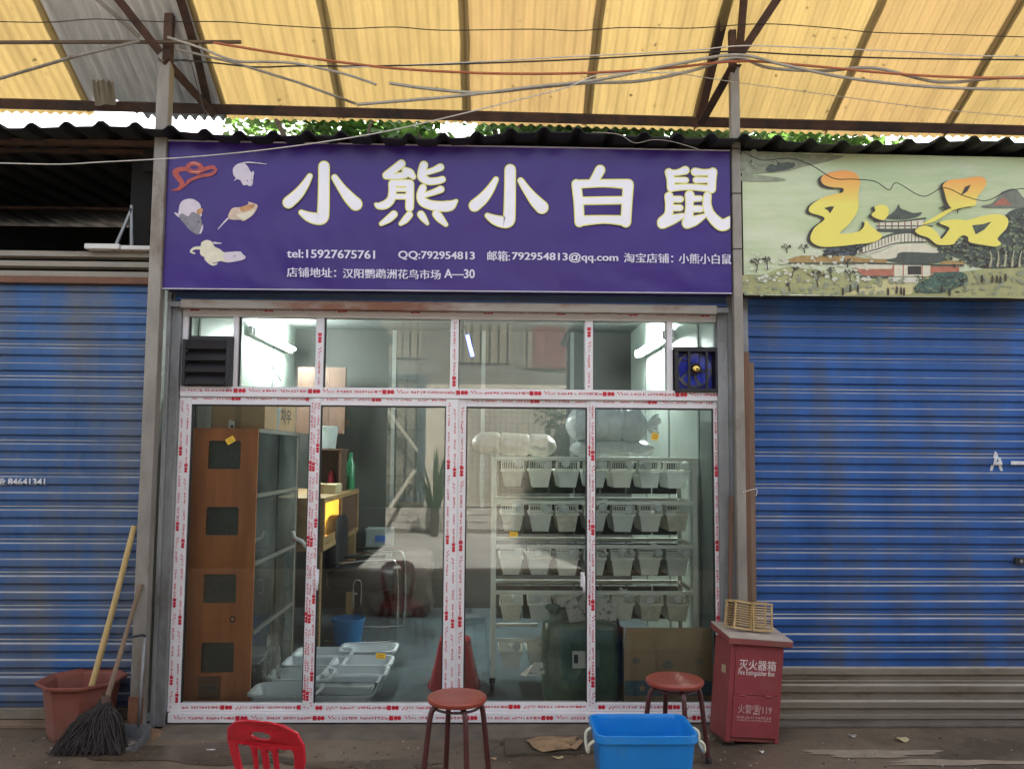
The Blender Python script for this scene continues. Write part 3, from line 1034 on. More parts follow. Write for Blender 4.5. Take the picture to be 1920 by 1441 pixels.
XIONG = [[(1240, 92, 34), (1165, 150, 32), (1092, 208, 33)], [(1090, 212, 26), (1180, 218, 25), (1275, 205, 27)], [(1278, 158, 26), (1325, 185, 34), (1360, 222, 20)],
         [(1150, 292, 32), (1152, 370, 32), (1135, 450, 34), (1080, 500, 35), (1015, 512, 26), (988, 498, 12)], [(1150, 285, 28), (1320, 287, 30)],
         [(1325, 292, 34), (1325, 420, 34), (1322, 528, 34)], [(1160, 348, 15), (1320, 348, 15)], [(1160, 420, 20), (1320, 420, 20)],
         [(1465, 105, 34), (1445, 180, 34), (1452, 230, 36), (1515, 266, 30), (1600, 262, 27), (1650, 248, 26)], [(1480, 182, 20), (1560, 157, 22), (1630, 127, 30)],
         [(1455, 332, 30), (1435, 400, 34), (1452, 465, 38), (1530, 503, 40), (1640, 518, 44), (1730, 508, 44), (1788, 464, 12)], [(1480, 402, 20), (1560, 377, 22), (1635, 347, 28)],
         [(1165, 597, 30), (1110, 645, 28), (1040, 690, 15)], [(1320, 602, 28), (1280, 650, 27), (1235, 690, 14)], [(1435, 597, 29), (1465, 640, 25), (1500, 688, 10)], [(1590, 592, 34), (1630, 640, 32), (1685, 698, 15)]]
BAI = [[(1322, 1035, 22), (1335, 1150, 23), (1340, 1250, 23)], [(1330, 1036, 20), (1480, 1031, 18), (1615, 1036, 24)], [(1614, 1040, 26), (1606, 1150, 25), (1600, 1250, 25)],
       [(1350, 1130, 18), (1600, 1126, 18)], [(1345, 1242, 25), (1480, 1234, 19), (1600, 1242, 25)], [(1456, 956, 24), (1432, 1000, 22), (1415, 1025, 20)]]
SHU = [[(520, 318, 58), (555, 450, 60), (560, 600, 60)], [(540, 332, 44), (680, 322, 42), (815, 282, 62)], [(600, 457, 39), (825, 461, 40)], [(560, 602, 50), (870, 582, 42), (1285, 612, 50)],
       [(1312, 312, 64), (1292, 450, 66), (1290, 622, 60)], [(990, 310, 60), (1150, 322, 44), (1300, 316, 54)], [(1008, 457, 45), (1250, 457, 36)],
       [(520, 750, 66), (530, 900, 62), (510, 1080, 64), (400, 1210, 78)], [(402, 1240, 80), (600, 1160, 72), (780, 1092, 28)], [(540, 802, 44), (730, 802, 44)], [(540, 960, 42), (720, 957, 46)],
       [(893, 730, 74), (890, 900, 57), (880, 1100, 70), (850, 1230, 84)], [(850, 1240, 80), (1000, 1180, 72), (1170, 1097, 24)], [(900, 796, 44), (1080, 791, 39)], [(900, 976, 48), (1085, 976, 48)],
       [(1215, 740, 58), (1205, 900, 66), (1260, 1070, 74), (1390, 1215, 88), (1500, 1265, 94), (1640, 1190, 74)]]
draw_strokes('large_character', XIAO, c2, 5.333, sign, LAY, 'large white character with three strokes, first from the left')
draw_strokes('large_character', XIONG, c2, 5.333, sign, LAY, 'large white character with four dots below')
draw_strokes('large_character', XIAO, c2b, 5.333, sign, LAY, 'large white character with three strokes, third from the left')
draw_strokes('large_character', BAI, c3, 3, sign, LAY, 'large white box-shaped character')
draw_strokes('large_character', SHU, c9, 9.6, sign, LAY, 'large white character cut by the right sign edge', cut=1369)
# small lettering
M_small = mat('pale_lettering', (0.68, 0.66, 0.80), 0.4, var=.04)
def sign_text(body, px0, py0, px1, py1, off=None, tilt=0.0145):
    a, b = P(px0, (py0 + py1) / 2, SY).x, P(px1, (py0 + py1) / 2, SY).x
    def fn(x, z):
        return P(x, -z, SY - .0065)
    mb = MB()
    cjk = ord(body[0]) > 255
    for k, dx in enumerate((-.45, .0, .45) if cjk else (-.25, .25)):
        fit_text(mb, body, px0, px1, -py1, -py0, lambda x, z: P(x + dx, -z + (x - px0) * tilt, SY - .0065 - .0003 * k), offset=0.0 if cjk else .012)
    o = mk('lettering', mb, M_small, sign)
    o['kind'] = 'stuff'
    o['label'] = 'pale line of small lettering reading ' + body
    return o
sign_text('tel:15927675761', 538, 467, 703, 483)
sign_text('QQ:792954813', 747, 470, 890, 487)
sign_text('邮箱:', 914, 470, 956, 489)
sign_text('792954813@qq.com', 960, 472, 1159, 491)
sign_text('淘宝店铺：', 1170, 474, 1262, 492)
sign_text('小熊小白鼠', 1273, 475, 1371, 494)
sign_text('店铺地址：', 538, 501, 630, 519)
sign_text('汉阳鹦鹉洲花鸟市场', 643, 503, 826, 521)
sign_text('A—30', 833, 504, 890, 521)
# animal pictures printed on the banner
c6 = lambda x, y: (310 + x / 6.264, 270 + y / 6.264)
def pict(name, polys, strokes, lab):
    """polys: (points, material), strokes: (points, material)"""
    k = 0
    for i, (po, m) in enumerate(polys):
        po = spline(po, 5, closed=True)
        mb = MB().face([sign_pt(*c6(a, b), .0002 * k) for a, b in po])
        o = mk(name, mb, m, sign)
        o['label'] = lab
        k += 1
    for st, m in strokes:
        po = stroke_poly([(*c6(a, b), r / 6.264) for a, b, r in st])
        o = mk(name, MB().face([sign_pt(a, b, .0002 * k) for a, b in po]), m, sign)
        o['label'] = lab
        k += 1
M_snake = mat('red_snake_print', (0.36, 0.045, 0.03), .4, var=.4, scale=50)
M_mw = mat('white_mouse_print', (0.60, 0.54, 0.62), .4, var=.08, scale=25)
M_mg = mat('grey_fur_print', (0.20, 0.19, 0.22), .4, var=.3, scale=45)
M_mb = mat('brown_fur_print', (0.50, 0.25, 0.10), .4, var=.35, scale=40)
M_mc = mat('cream_animal_print', (0.68, 0.64, 0.50), .4, var=.1, scale=25)
M_mt = mat('tan_fur_print', (0.60, 0.46, 0.36), .4, var=.25, scale=40)
coil = [(340 + 78 * math.cos(a), 278 + 48 * math.sin(a), 27) for a in [math.pi * .55 + k * math.pi / 6 for k in range(13)]]
pict('snake_picture', [], [([(75, 546, 4), (165, 522, 22), (195, 455, 30), (135, 375, 33), (118, 325, 33), (180, 297, 28), (262, 292, 26)], M_snake), (coil, M_snake),
                           ([(385, 335, 26), (470, 292, 26), (560, 275, 22), (588, 312, 20), (535, 358, 20), (440, 372, 20), (345, 402, 19), (272, 440, 19), (215, 512, 6)], M_snake),
                           ([(300, 225, 6), (345, 222, 8), (400, 245, 5)], mat('pale_snake_scale', (.58, .22, .18), .4)), ([(300, 320, 5), (350, 330, 7), (410, 320, 5)], mat('pale_snake_scale', (.58, .22, .18), .4))],
     'coiled red snake picture')
pict('mouse_picture', [([(840, 240), (910, 222), (965, 260), (1005, 330), (1030, 318), (1044, 340), (1035, 375), (1030, 430), (1020, 480), (990, 496), (960, 480), (930, 486), (905, 470), (880, 425), (840, 410), (800, 360), (796, 290)], M_mw)],
     [([(905, 228, 9), (960, 216, 8), (1060, 222, 6), (1185, 236, 4)], M_mw), ([(835, 405, 8), (812, 430, 4)], M_mw), ([(962, 430, 7), (964, 434, 7)], M_ink), ([(1015, 420, 6), (1017, 424, 6)], M_ink)], 'white mouse picture with a long tail')
pict('rat_picture', [([(160, 760), (180, 690), (230, 652), (310, 644), (370, 670), (412, 715), (420, 780), (420, 850), (300, 880), (165, 840)], M_mw),
                     ([(105, 803), (155, 822), (168, 862), (130, 840)], M_mw),
                     ([(160, 850), (205, 815), (265, 850), (310, 800), (360, 810), (410, 840), (430, 930), (445, 955), (430, 1020), (400, 1055), (370, 1062), (300, 1020), (230, 945)], M_mg),
                     ([(365, 790), (405, 755), (440, 765), (430, 805), (395, 830)], M_mb)],
     [([(408, 1046, 10), (425, 1010, 12), (436, 965, 9)], M_mw), ([(390, 908, 9), (393, 912, 9)], M_ink)], 'grey-headed white rat picture')
pict('gerbil_picture', [([(735, 870), (760, 790), (800, 750), (900, 738), (975, 705), (972, 680), (1000, 685), (1050, 700), (1082, 720), (1070, 770), (1030, 830), (960, 885), (910, 905), (880, 890), (790, 888)], M_mt),
                        ([(880, 745), (975, 712), (1040, 705), (1050, 730), (1000, 770), (950, 785), (890, 790)], M_mb),
                        ([(830, 830), (920, 815), (1000, 790), (1050, 770), (1020, 830), (950, 880), (900, 880)], M_mc)],
     [([(730, 878, 11), (680, 930, 8), (620, 998, 4)], M_mw)], 'brown and white rodent picture with a tail')
pict('hairless_picture', [([(415, 1200), (430, 1150), (490, 1127), (550, 1150), (575, 1200), (640, 1235), (690, 1270), (770, 1265), (880, 1262), (905, 1290), (940, 1320), (930, 1350), (860, 1372), (740, 1390), (650, 1375), (570, 1395), (520, 1380), (460, 1330), (410, 1290)], M_mc),
                          ([(690, 1280), (770, 1266), (880, 1262), (905, 1290), (940, 1320), (925, 1352), (860, 1372), (740, 1388), (690, 1350)], M_mw)],
     [([(575, 1160, 13), (620, 1165, 9), (660, 1165, 4)], M_mw), ([(410, 1220, 20), (340, 1225, 16), (300, 1262, 12), (345, 1285, 8)], M_mc), ([(480, 1345, 22), (520, 1390, 18), (560, 1415, 12), (605, 1405, 8)], M_mc), ([(815, 1312, 9), (818, 1316, 9)], mat('pink_grey_print', (.3, .25, .28), .4))],
     'cream hairless baby animal picture')

# ================================================================== right sign with a painted landscape
A, B = P(1391, 284, SY), P(1990, 297, SY)
C_, D_ = P(1990, 560, SY), P(1395, 553, SY)
rx0, rx1 = (A.x + D_.x) / 2, B.x
def rgp(u, v):
    zt = A.z + (B.z - A.z) * u
    zb = D_.z + (C_.z - D_.z) * u
    return Vector((rx0 + (rx1 - rx0) * u, 0, zb + (zt - zb) * v))
rsign = root('shop_sign', ((rx0 + rx1) / 2, SY, D_.z), 'pale green landscape sign with yellow brush characters above the right shutter', 'sign')
M_scroll = mat('pale_green_scroll_print', (0.46, 0.56, 0.32), .45, var=.12, scale=1.2, col2=(0.64, 0.69, 0.52), c2scale=1.3, c2lo=.45, c2hi=.62, stretch=(.35, 1, 1.6))
mk('banner', MB().grid(lambda u, v: rgp(u, v) + Vector((0, SY + .0015 * math.sin(u * 22), 0)), 40, 6), M_scroll, rsign, smooth='all')
mk('backing', MB().prism([(0, 0), (1, 0), (1, 1), (0, 1)], lambda q: rgp(*q) + Vector((0, SY + .006, 0)), lambda q: rgp(*q) + Vector((0, SY + .1, 0))), M_dark, rsign, fixn=True)
c4 = lambda x, y: (1390 + x / 3.623, 280 + y / 3.623)
RL = [0]
def paint(name, pts, m, smooth=True, lift=None, per=4):
    RL[0] += 1
    pts = spline(pts, per, closed=True) if smooth else pts
    return mk(name, MB().face([P(*c4(a, b), SY - .003 - .00016 * RL[0]) for a, b in pts]), m, rsign)
def pstrokes(name, sts, m):
    RL[0] += 1
    mb = MB()
    for k, st in enumerate(sts):
        mb.face([P(a, b, SY - .003 - .00016 * RL[0] - .00001 * (k % 12)) for a, b in stroke_poly([(*c4(x, y), r / 3.623) for x, y, r in st], per=3)])
    o = mk(name, mb, m, rsign)
    o['kind'] = 'stuff'
    return o
pc = lambda n, c, v=.25, s=25: mat('scroll_' + n, c, .5, var=v, scale=s)
M_hill, M_dkg, M_teal, M_olive = pc('hill', (.26, .29, .20)), pc('dark_tree', (.07, .085, .07), .5), pc('rock', (.055, .11, .085), .5), pc('meadow', (.36, .37, .17), .2, 8)
M_rf, M_ochre, M_redw, M_pale, M_shadow = pc('roof', (.075, .09, .075), .3), pc('ochre_roof', (.38, .25, .09)), pc('red_wall', (.42, .16, .10)), pc('pale_wall', (.66, .64, .5), .1), pc('shadow', (.045, .035, .03))
paint('painted_hill', [(0, 25), (90, 15), (250, 20), (480, 35), (700, 45), (560, 90), (420, 120), (300, 150), (150, 160), (0, 165)], M_hill)
paint('painted_shore', [(0, 180), (140, 178), (290, 200), (260, 216), (0, 214)], M_hill)
paint('painted_pavilion', [(165, 130), (210, 95), (240, 75), (262, 92), (330, 85), (365, 100), (350, 125), (250, 150), (180, 155)], M_rf)
paint('painted_meadow', [(0, 860), (150, 850), (300, 800), (520, 820), (800, 850), (1100, 870), (1500, 830), (1750, 800), (2100, 800), (2160, 1000), (1500, 1000), (700, 990), (300, 980), (0, 975)], M_olive)
paint('painted_path', [(690, 985), (860, 930), (1020, 870), (1230, 870), (1200, 920), (1150, 985)], pc('path', (.56, .52, .26), .1), False)
paint('painted_grove', [(1330, 690), (1380, 650), (1480, 640), (1560, 600), (1700, 560), (1800, 440), (1900, 400), (2100, 420), (2160, 760), (1900, 800), (1700, 810), (1560, 790), (1480, 740)], M_dkg)
paint('painted_grove', [(560, 700), (600, 660), (700, 640), (820, 650), (800, 700), (740, 722), (600, 722)], pc('blue_tree', (.09, .115, .13), .4))
paint('painted_corridor', [(780, 690), (930, 620), (1040, 575), (1250, 568), (1260, 625), (1060, 640), (940, 690), (800, 722)], M_pale, False)
pstrokes('painted_column', [[(800 + i * 22, 700 - i * 8.2 - 40, 2.5), (800 + i * 22, 700 - i * 8.2 + 10, 2.5)] for i in range(13)] + [[(1085 + i * 24, 575, 2.5), (1085 + i * 24, 632, 2.5)] for i in range(7)], M_shadow)
pstrokes('painted_beam', [[(770, 680, 7), (920, 615, 7), (1040, 572, 7)], [(1040, 572, 8), (1150, 560, 8), (1260, 562, 8)], [(800, 712, 4), (940, 672, 4), (1060, 636, 4), (1255, 628, 4)]], M_rf)
paint('painted_terrace', [(870, 720), (960, 690), (1060, 645), (1240, 640), (1340, 690), (1300, 745), (900, 745)], M_pale, False)
paint('painted_pavilion', [(925, 500), (1240, 478), (1240, 535), (925, 540)], M_pale, False)
pstrokes('painted_column', [[(935 + i * 44, 490, 4), (935 + i * 44, 538, 4)] for i in range(8)], pc('column', (.24, .10, .07)))
pstrokes('painted_beam', [[(905, 487, 6), (1070, 490, 5), (1250, 468, 6)], [(920, 522, 4), (1300, 520, 4)], [(930, 548, 10), (1100, 552, 12), (1240, 545, 10)]], M_rf)
paint('painted_roof', [(985, 468), (1030, 428), (1055, 400), (1068, 372), (1082, 400), (1120, 415), (1170, 432), (1228, 428), (1195, 458), (1100, 476)], M_rf)
paint('painted_pagoda', [(1630, 385), (1700, 368), (1745, 320), (1775, 288), (1860, 268), (1920, 330), (2000, 380), (2000, 395), (1700, 398)], pc('pagoda', (.17, .19, .15)))
paint('painted_gable', [(1705, 378), (1780, 325), (1840, 380)], M_redw, False)
paint('painted_roof', [(290, 757), (390, 722), (730, 722), (850, 740), (990, 748), (990, 770), (740, 768), (300, 768)], M_ochre, False)
paint('painted_roof', [(1380, 755), (1510, 755), (1515, 782), (1340, 780)], M_ochre, False)
paint('painted_wall', [(760, 800), (1030, 795), (1030, 860), (830, 858)], M_redw, False)
paint('painted_wall', [(740, 795), (780, 780), (1030, 785), (1020, 812), (800, 812)], M_pale, False)
paint('painted_gate', [(1030, 780), (1290, 780), (1290, 862), (1030, 862)], M_pale, False)
paint('painted_opening', [(1130, 792), (1222, 792), (1222, 850), (1130, 850)], M_shadow, False)
pstrokes('painted_column', [[(1035, 785, 4), (1035, 860, 4)], [(1100, 785, 4), (1100, 860, 4)], [(1228, 785, 4), (1228, 860, 4)], [(1288, 785, 4), (1288, 860, 4)]], M_redw)
paint('painted_wall', [(1292, 795), (1480, 795), (1480, 835), (1292, 835)], M_redw, False)
paint('painted_roof', [(985, 752), (1050, 735), (1090, 698), (1330, 704), (1345, 690), (1370, 715), (1415, 715), (1385, 748), (1310, 772), (1100, 772)], M_rf)
pstrokes('painted_beam', [[(300, 772, 4), (500, 776, 4), (740, 778, 4)], [(750, 772, 5), (1000, 778, 5), (1510, 788, 5)], [(770, 860, 6), (900, 868, 6), (1030, 868, 6)]], M_rf)
paint('painted_steps', [(1000, 868), (1240, 868), (1200, 905), (1070, 905), (1000, 890)], pc('stone', (.6, .6, .5), .1), False)
paint('painted_rock', [(1170, 950), (1210, 905), (1290, 870), (1320, 840), (1500, 835), (1540, 890), (1480, 930), (1380, 970), (1250, 975)], M_teal)
rn = random.Random(21)
def blots(name, n, x0, x1, y0, y1, smin, smax, m, fn=None):
    RL[0] += 1
    mb = MB()
    for k in range(n):
        x, y = rn.uniform(x0, x1), rn.uniform(y0, y1)
        if fn and not fn(x, y):
            continue
        sz = rn.uniform(smin, smax)
        po = [(x + math.cos(a) * sz * rn.uniform(.5, 1.2), y + math.sin(a) * sz * .7 * rn.uniform(.5, 1.2)) for a in [q * 2 * math.pi / 9 for q in range(9)]]
        mb.face([P(*c4(a, b), SY - .003 - .00016 * RL[0] - .000012 * (k % 12)) for a, b in po])
    if mb.v:
        mk(name, mb, m, rsign)['kind'] = 'stuff'
M_mid, M_lt = pc('mid_tree', (.13, .17, .10), .4), pc('light_tree', (.24, .28, .16), .3)
gv = lambda x, y: y > 640 - (x - 1330) * .42 + 30 * math.sin(x * .03)
blots('painted_leaves', 170, 1340, 2100, 430, 800, 8, 24, M_mid, gv)
blots('painted_leaves', 130, 1340, 2100, 430, 800, 5, 14, M_lt, gv)
blots('painted_leaves', 120, 1340, 2100, 440, 800, 8, 20, M_shadow, gv)
blots('painted_leaves', 60, 1180, 1530, 850, 970, 6, 18, M_mid)
blots('painted_leaves', 40, 1180, 1530, 850, 970, 6, 14, M_shadow)
blots('painted_grass', 120, 0, 1100, 850, 985, 6, 22, M_hill)
blots('painted_grass', 70, 1500, 2100, 820, 985, 6, 22, M_hill)
blots('painted_leaves', 60, 560, 820, 640, 725, 6, 14, M_shadow)
blots('painted_mist', 70, 0, 700, 20, 200, 10, 34, M_hill, lambda x, y: y < 150 - x * .16)
blots('painted_blossom', 90, 40, 900, 700, 900, 8, 22, pc('blossom', (.60, .62, .50), .1))
tw = []
def branch(x, y, a, L, r, d):
    x2, y2 = x + math.cos(a) * L, y - math.sin(a) * L * .9
    tw.append([(x, y, r), ((x + x2) / 2 + rn.uniform(-4, 4), (y + y2) / 2, r * .85), (x2, y2, r * .6)])
    if d > 0:
        for _ in range(3):
            branch(x2, y2, a + rn.uniform(-.95, .95), L * rn.uniform(.55, .8), r * .6, d - 1)
for (bx, by, s) in ((100, 830, 42), (180, 815, 36), (340, 870, 34), (520, 930, 50), (610, 870, 30), (740, 890, 36), (330, 960, 26), (310, 700, 26), (430, 700, 26), (720, 800, 28), (1470, 430, 24), (1370, 440, 24)):
    branch(bx, by, math.pi / 2 + rn.uniform(-.2, .2), s, 4.5, 3)
pstrokes('painted_twigs', tw, M_shadow)
tw = [[(1690 + i * 25, 790, 9), (1700 + i * 24, 740, 6), (1690 + i * 27, 690, 4)] for i in range(0, 9, 2)]
pstrokes('painted_trunks', tw, pc('pale_bark', (.38, .36, .24)))
fg = []
for (x, y) in ((690, 965), (740, 945), (792, 945), (997, 965), (1055, 955), (1085, 960), (1105, 965), (1360, 950), (1415, 968), (1635, 880), (1705, 880), (1735, 880), (1760, 885), (1795, 870)):
    fg.append([(x, y - 22, 5), (x + 1, y - 10, 7), (x, y + 18, 8)])
pstrokes('painted_figures', fg, M_shadow)
# the brush characters: black shadow first, then the yellow
M_gold = mat('gold_brush_print', (0.80, 0.70, 0.13), .45, var=.04)
gn, gl = M_gold.node_tree.nodes, M_gold.node_tree.links     # the print runs from orange at the top to yellow
gp = gn.new('ShaderNodeNewGeometry')
gs = gn.new('ShaderNodeSeparateXYZ')
gl.new(gp.outputs['Position'], gs.inputs[0])
gr = gn.new('ShaderNodeValToRGB')
gm = gn.new('ShaderNodeMapRange')
gm.inputs['From Min'].default_value = P(1700, 385, SY).z
gm.inputs['From Max'].default_value = P(1700, 332, SY).z
gl.new(gs.outputs['Z'], gm.inputs['Value'])
gl.new(gm.outputs['Result'], gr.inputs['Fac'])
gr.color_ramp.elements[0].color = (0.80, 0.72, 0.14, 1)
gr.color_ramp.elements[1].color = (0.85, 0.36, 0.08, 1)
gl.new(gr.outputs['Color'], gn['Principled BSDF'].inputs['Base Color'])
YU = [(540, 200), (580, 165), (690, 143), (770, 160), (808, 215), (795, 290), (795, 400), (760, 470), (720, 520), (668, 570), (745, 568), (800, 555), (832, 525), (845, 480), (880, 520), (930, 560), (958, 590), (900, 630), (780, 645), (640, 660), (540, 660), (480, 630), (470, 590), (500, 530), (562, 480), (550, 455), (470, 430), (460, 400), (490, 365), (560, 325), (650, 300), (688, 292), (690, 264), (620, 258), (560, 240)]
DOT = [(905, 390), (960, 375), (1000, 400), (995, 450), (960, 480), (900, 460), (885, 440), (912, 415)]
PIN = [(1370, 240), (1420, 207), (1500, 200), (1600, 186), (1650, 195), (1665, 235), (1630, 290), (1600, 330), (1590, 380), (1530, 390), (1440, 405), (1400, 360), (1380, 290)]
TAIL = [(1560, 385), (1440, 412), (1330, 482), (1225, 512), (1330, 448), (1420, 402)]
LOW = [(1180, 550), (1230, 520), (1290, 530), (1340, 580), (1360, 608), (1400, 560), (1412, 530), (1345, 500), (1400, 480), (1480, 475), (1540, 480), (1640, 450), (1750, 440), (1810, 470), (1805, 530), (1760, 580), (1740, 610), (1765, 640), (1730, 660), (1650, 650), (1550, 630), (1540, 595), (1500, 585), (1460, 620), (1440, 645), (1360, 650), (1320, 640), (1270, 600), (1210, 580)]
for po in (YU, DOT, PIN, LOW):
    paint('character_shadow', [(x - 22 + rn.uniform(-3, 3), y + 7 + rn.uniform(-3, 3)) for x, y in po], M_shadow, per=3)
for po in (YU, DOT, PIN, TAIL, LOW):
    paint('brush_character', po, M_gold, per=3)
paint('character_counter', [(562, 400), (600, 388), (632, 388), (602, 436), (590, 415)], M_shadow, False)
paint('character_counter', [(1490, 315), (1520, 255), (1560, 240), (1535, 285)], M_shadow, False)
paint('character_counter', [(1568, 515), (1640, 508), (1700, 490), (1650, 545), (1592, 578)], M_dkg, False)

# ================================================================== white glazed shopfront with printed protective film
FY = 0.0
FD = 0.07
front = root('glazed_shopfront', (-0.4, FY, 0.02), 'white sliding-door shopfront wrapped in red-printed protective film', 'shopfront')
def rect_bar(name, px0, py0, px1, py1, parent, Y=FY, depth=FD, m=M_white, bevel=.003):
    x0, x1, z0, z1 = R(px0, py0, px1, py1, Y)
    return mk(name, MB().box((x0, Y, z0), (x1, Y + depth, z1)), m, parent, bevel=bevel), (x0, x1, z0, z1)
prn = random.Random(5)
def glyph(mb, o, u, w, s, mi):
    """tiny unreadable printed mark: a few bars in a square cell"""
    n = prn.randint(3, 4)
    for k in range(n):
        if prn.random() < .5:
            a0, a1 = 0.02, .98
            b0 = prn.uniform(0, .8)
            b1 = b0 + .18
        else:
            b0, b1 = 0.02, .98
            a0 = prn.uniform(0, .8)
            a1 = a0 + .18
        y = -.00006 * k
        mb.add([o + u * (s * a) + w * (s * b) + Vector((0, y, 0)) for a, b in ((a0, b0), (a1, b0), (a1, b1), (a0, b1))], [(0, 1, 2, 3)], mi)
def film(parent, a, u, length, wid, start=0.0, per=0.43, z_off=.0012, flip=1, faint=False):
    """repeating red print along a bar; a = start point on the front face, u = unit direction along the bar"""
    u = Vector(u).normalized()
    w = Vector((0, -1, 0)).cross(u) * flip
    w.normalize()
    mb = MB()
    a = Vector(a) + Vector((0, -z_off, 0))
    s = start
    def quad(c, lu, lw, mi=0, rnd=False):
        if c < 0 or c + lu > length:
            return
        o = a + u * c - w * (lw / 2)
        if not rnd:
            mb.add([o, o + u * lu, o + u * lu + w * lw, o + w * lw], [(0, 1, 2, 3)], mi)
        else:
            pts = []
            for k in range(14):
                t = 2 * math.pi * k / 14
                pts.append(o + u * (lu / 2 + math.cos(t) * lu / 2) + w * (lw / 2 + math.sin(t) * lw / 2))
            mb.add(pts, [tuple(range(14))], mi)
    def glyphs(c, n, g):
        for k in range(n):
            cc = c + k * g * 1.15
            if cc < 0 or cc + g > length:
                continue
            glyph(mb, a + u * cc - w * (g / 2), u, w, g, 0)
    g = wid * .37
    while s < length:
        quad(s, wid * .55, wid * .62)
        quad(s + wid * .62, wid * .55, wid * .62, 0, True)
        quad(s + wid * 1.12, wid * .55, wid * .62, 0, True)
        q = s + .085
        for k, (dx, dz) in enumerate(((0, .1), (.008, -.1), (.02, .12), (.026, -.15))):
            if 0 <= q + dx and q + dx + .006 < length:
                o = a + u * (q + dx) + w * (wid * dz)
                mb.add([o, o + u * .007, o + u * .009 + w * (wid * .2), o + u * .002 + w * (wid * .2)], [(0, 1, 2, 3)], 0)
        for k in range(2):
            if 0 <= q + .04 + k * .016 and q + .05 + k * .016 < length:
                glyph(mb, a + u * (q + .038 + k * .016) - w * (g / 2), u, w, g * .9, 1)
        glyphs(s + .165, 5, g)
        glyphs(s + .265, 5, g * .9)
        glyphs(s + .345, 3, g)
        glyphs(s + .39, 3, g)
        s += per
    if mb.v:
        o = mk('film_print', mb, [M_print, M_print2], parent)
        o['kind'] = 'stuff'

UX, UZ = (1, 0, 0), (0, 0, -1)
# -- outer frame and transom
tr, (tx0, tx1, tz0, tz1) = rect_bar('transom_bar', 337, 728, 1347, 747, front, FY - .012, FD + .012)
film(tr, (tx0, FY - .012, (tz0 + tz1) / 2 + .006), UX, tx1 - tx0, .042, -.12)
hd, (hx0, hx1, hz0, hz1) = rect_bar('head_bar', 341, 576, 1347, 598, front)
film(hd, (hx0, FY, (hz0 + hz1) / 2 + .006), UX, hx1 - hx0, .032, .05)
sb, (bx0, bx1, bz0, bz1) = rect_bar('sill_bar', 314, 1336, 1350, 1354, front, FY - .02, FD + .03)
film(sb, (bx0, FY - .02, (bz0 + bz1) / 2), UX, bx1 - bx0, .04, -.05)
z_up0, z_up1 = tz1, hz0            # upper lights between transom and head
z_lo1 = tz0
def vmember(name, pxt, pxb, pyt, pyb, halfpx, parent, z0, z1, Y=FY, depth=FD, prints=1, wid=.036, start=0.0):
    xc = (P(pxt, pyt, Y).x + P(pxb, pyb, Y).x) / 2
    h = halfpx / 320.0
    o = mk(name, MB().box((xc - h, Y, z0), (xc + h, Y + depth, z1)), M_white, parent, bevel=.003)
    for k in range(prints):
        off = (k - (prints - 1) / 2) * (2 * h / prints) * .9
        film(o, (xc + off, Y, z1 - .01), UZ, z1 - z0 - .02, wid, start + .02 * k, flip=1 if k % 2 == 0 else -1)
    return xc - h, xc + h
up = {}
up[0] = vmember('upper_mullion', 347, 344, 598, 728, 5, front, z_up0, z_up1, prints=0)
up[1] = vmember('upper_mullion', 442, 439, 598, 728, 5, front, z_up0, z_up1, prints=0)
up[2] = vmember('upper_mullion', 600, 598, 598, 728, 7.5, front, z_up0, z_up1, start=.08)
up[3] = vmember('upper_mullion', 852, 852, 598, 728, 7.5, front, z_up0, z_up1, start=-.1)
up[4] = vmember('upper_mullion', 1104, 1105, 598, 728, 7.5, front, z_up0, z_up1, start=.03)
up[5] = vmember('upper_mullion', 1255, 1257, 598, 728, 5.5, front, z_up0, z_up1, prints=0)
up[6] = vmember('upper_mullion', 1346, 1347, 598, 728, 2.5, front, z_up0, z_up1, prints=0)
for k in range(6):
    xa, xb = up[k][1], up[k + 1][0]
    za = z_up0
    if k == 0:
        za = P(390, 640, FY).z
    if k == 5:
        za = P(1300, 650, FY).z
    mk('upper_pane', MB().box((xa + .001, FY + .03, za), (xb - .001, FY + .035, z_up1 - .001)), M_glass, front)
    mk('seal', MB().box((xa, FY + .022, z_up0 + .001), (xa + .006, FY + .045, z_up1 - .001)), M_seal, front)
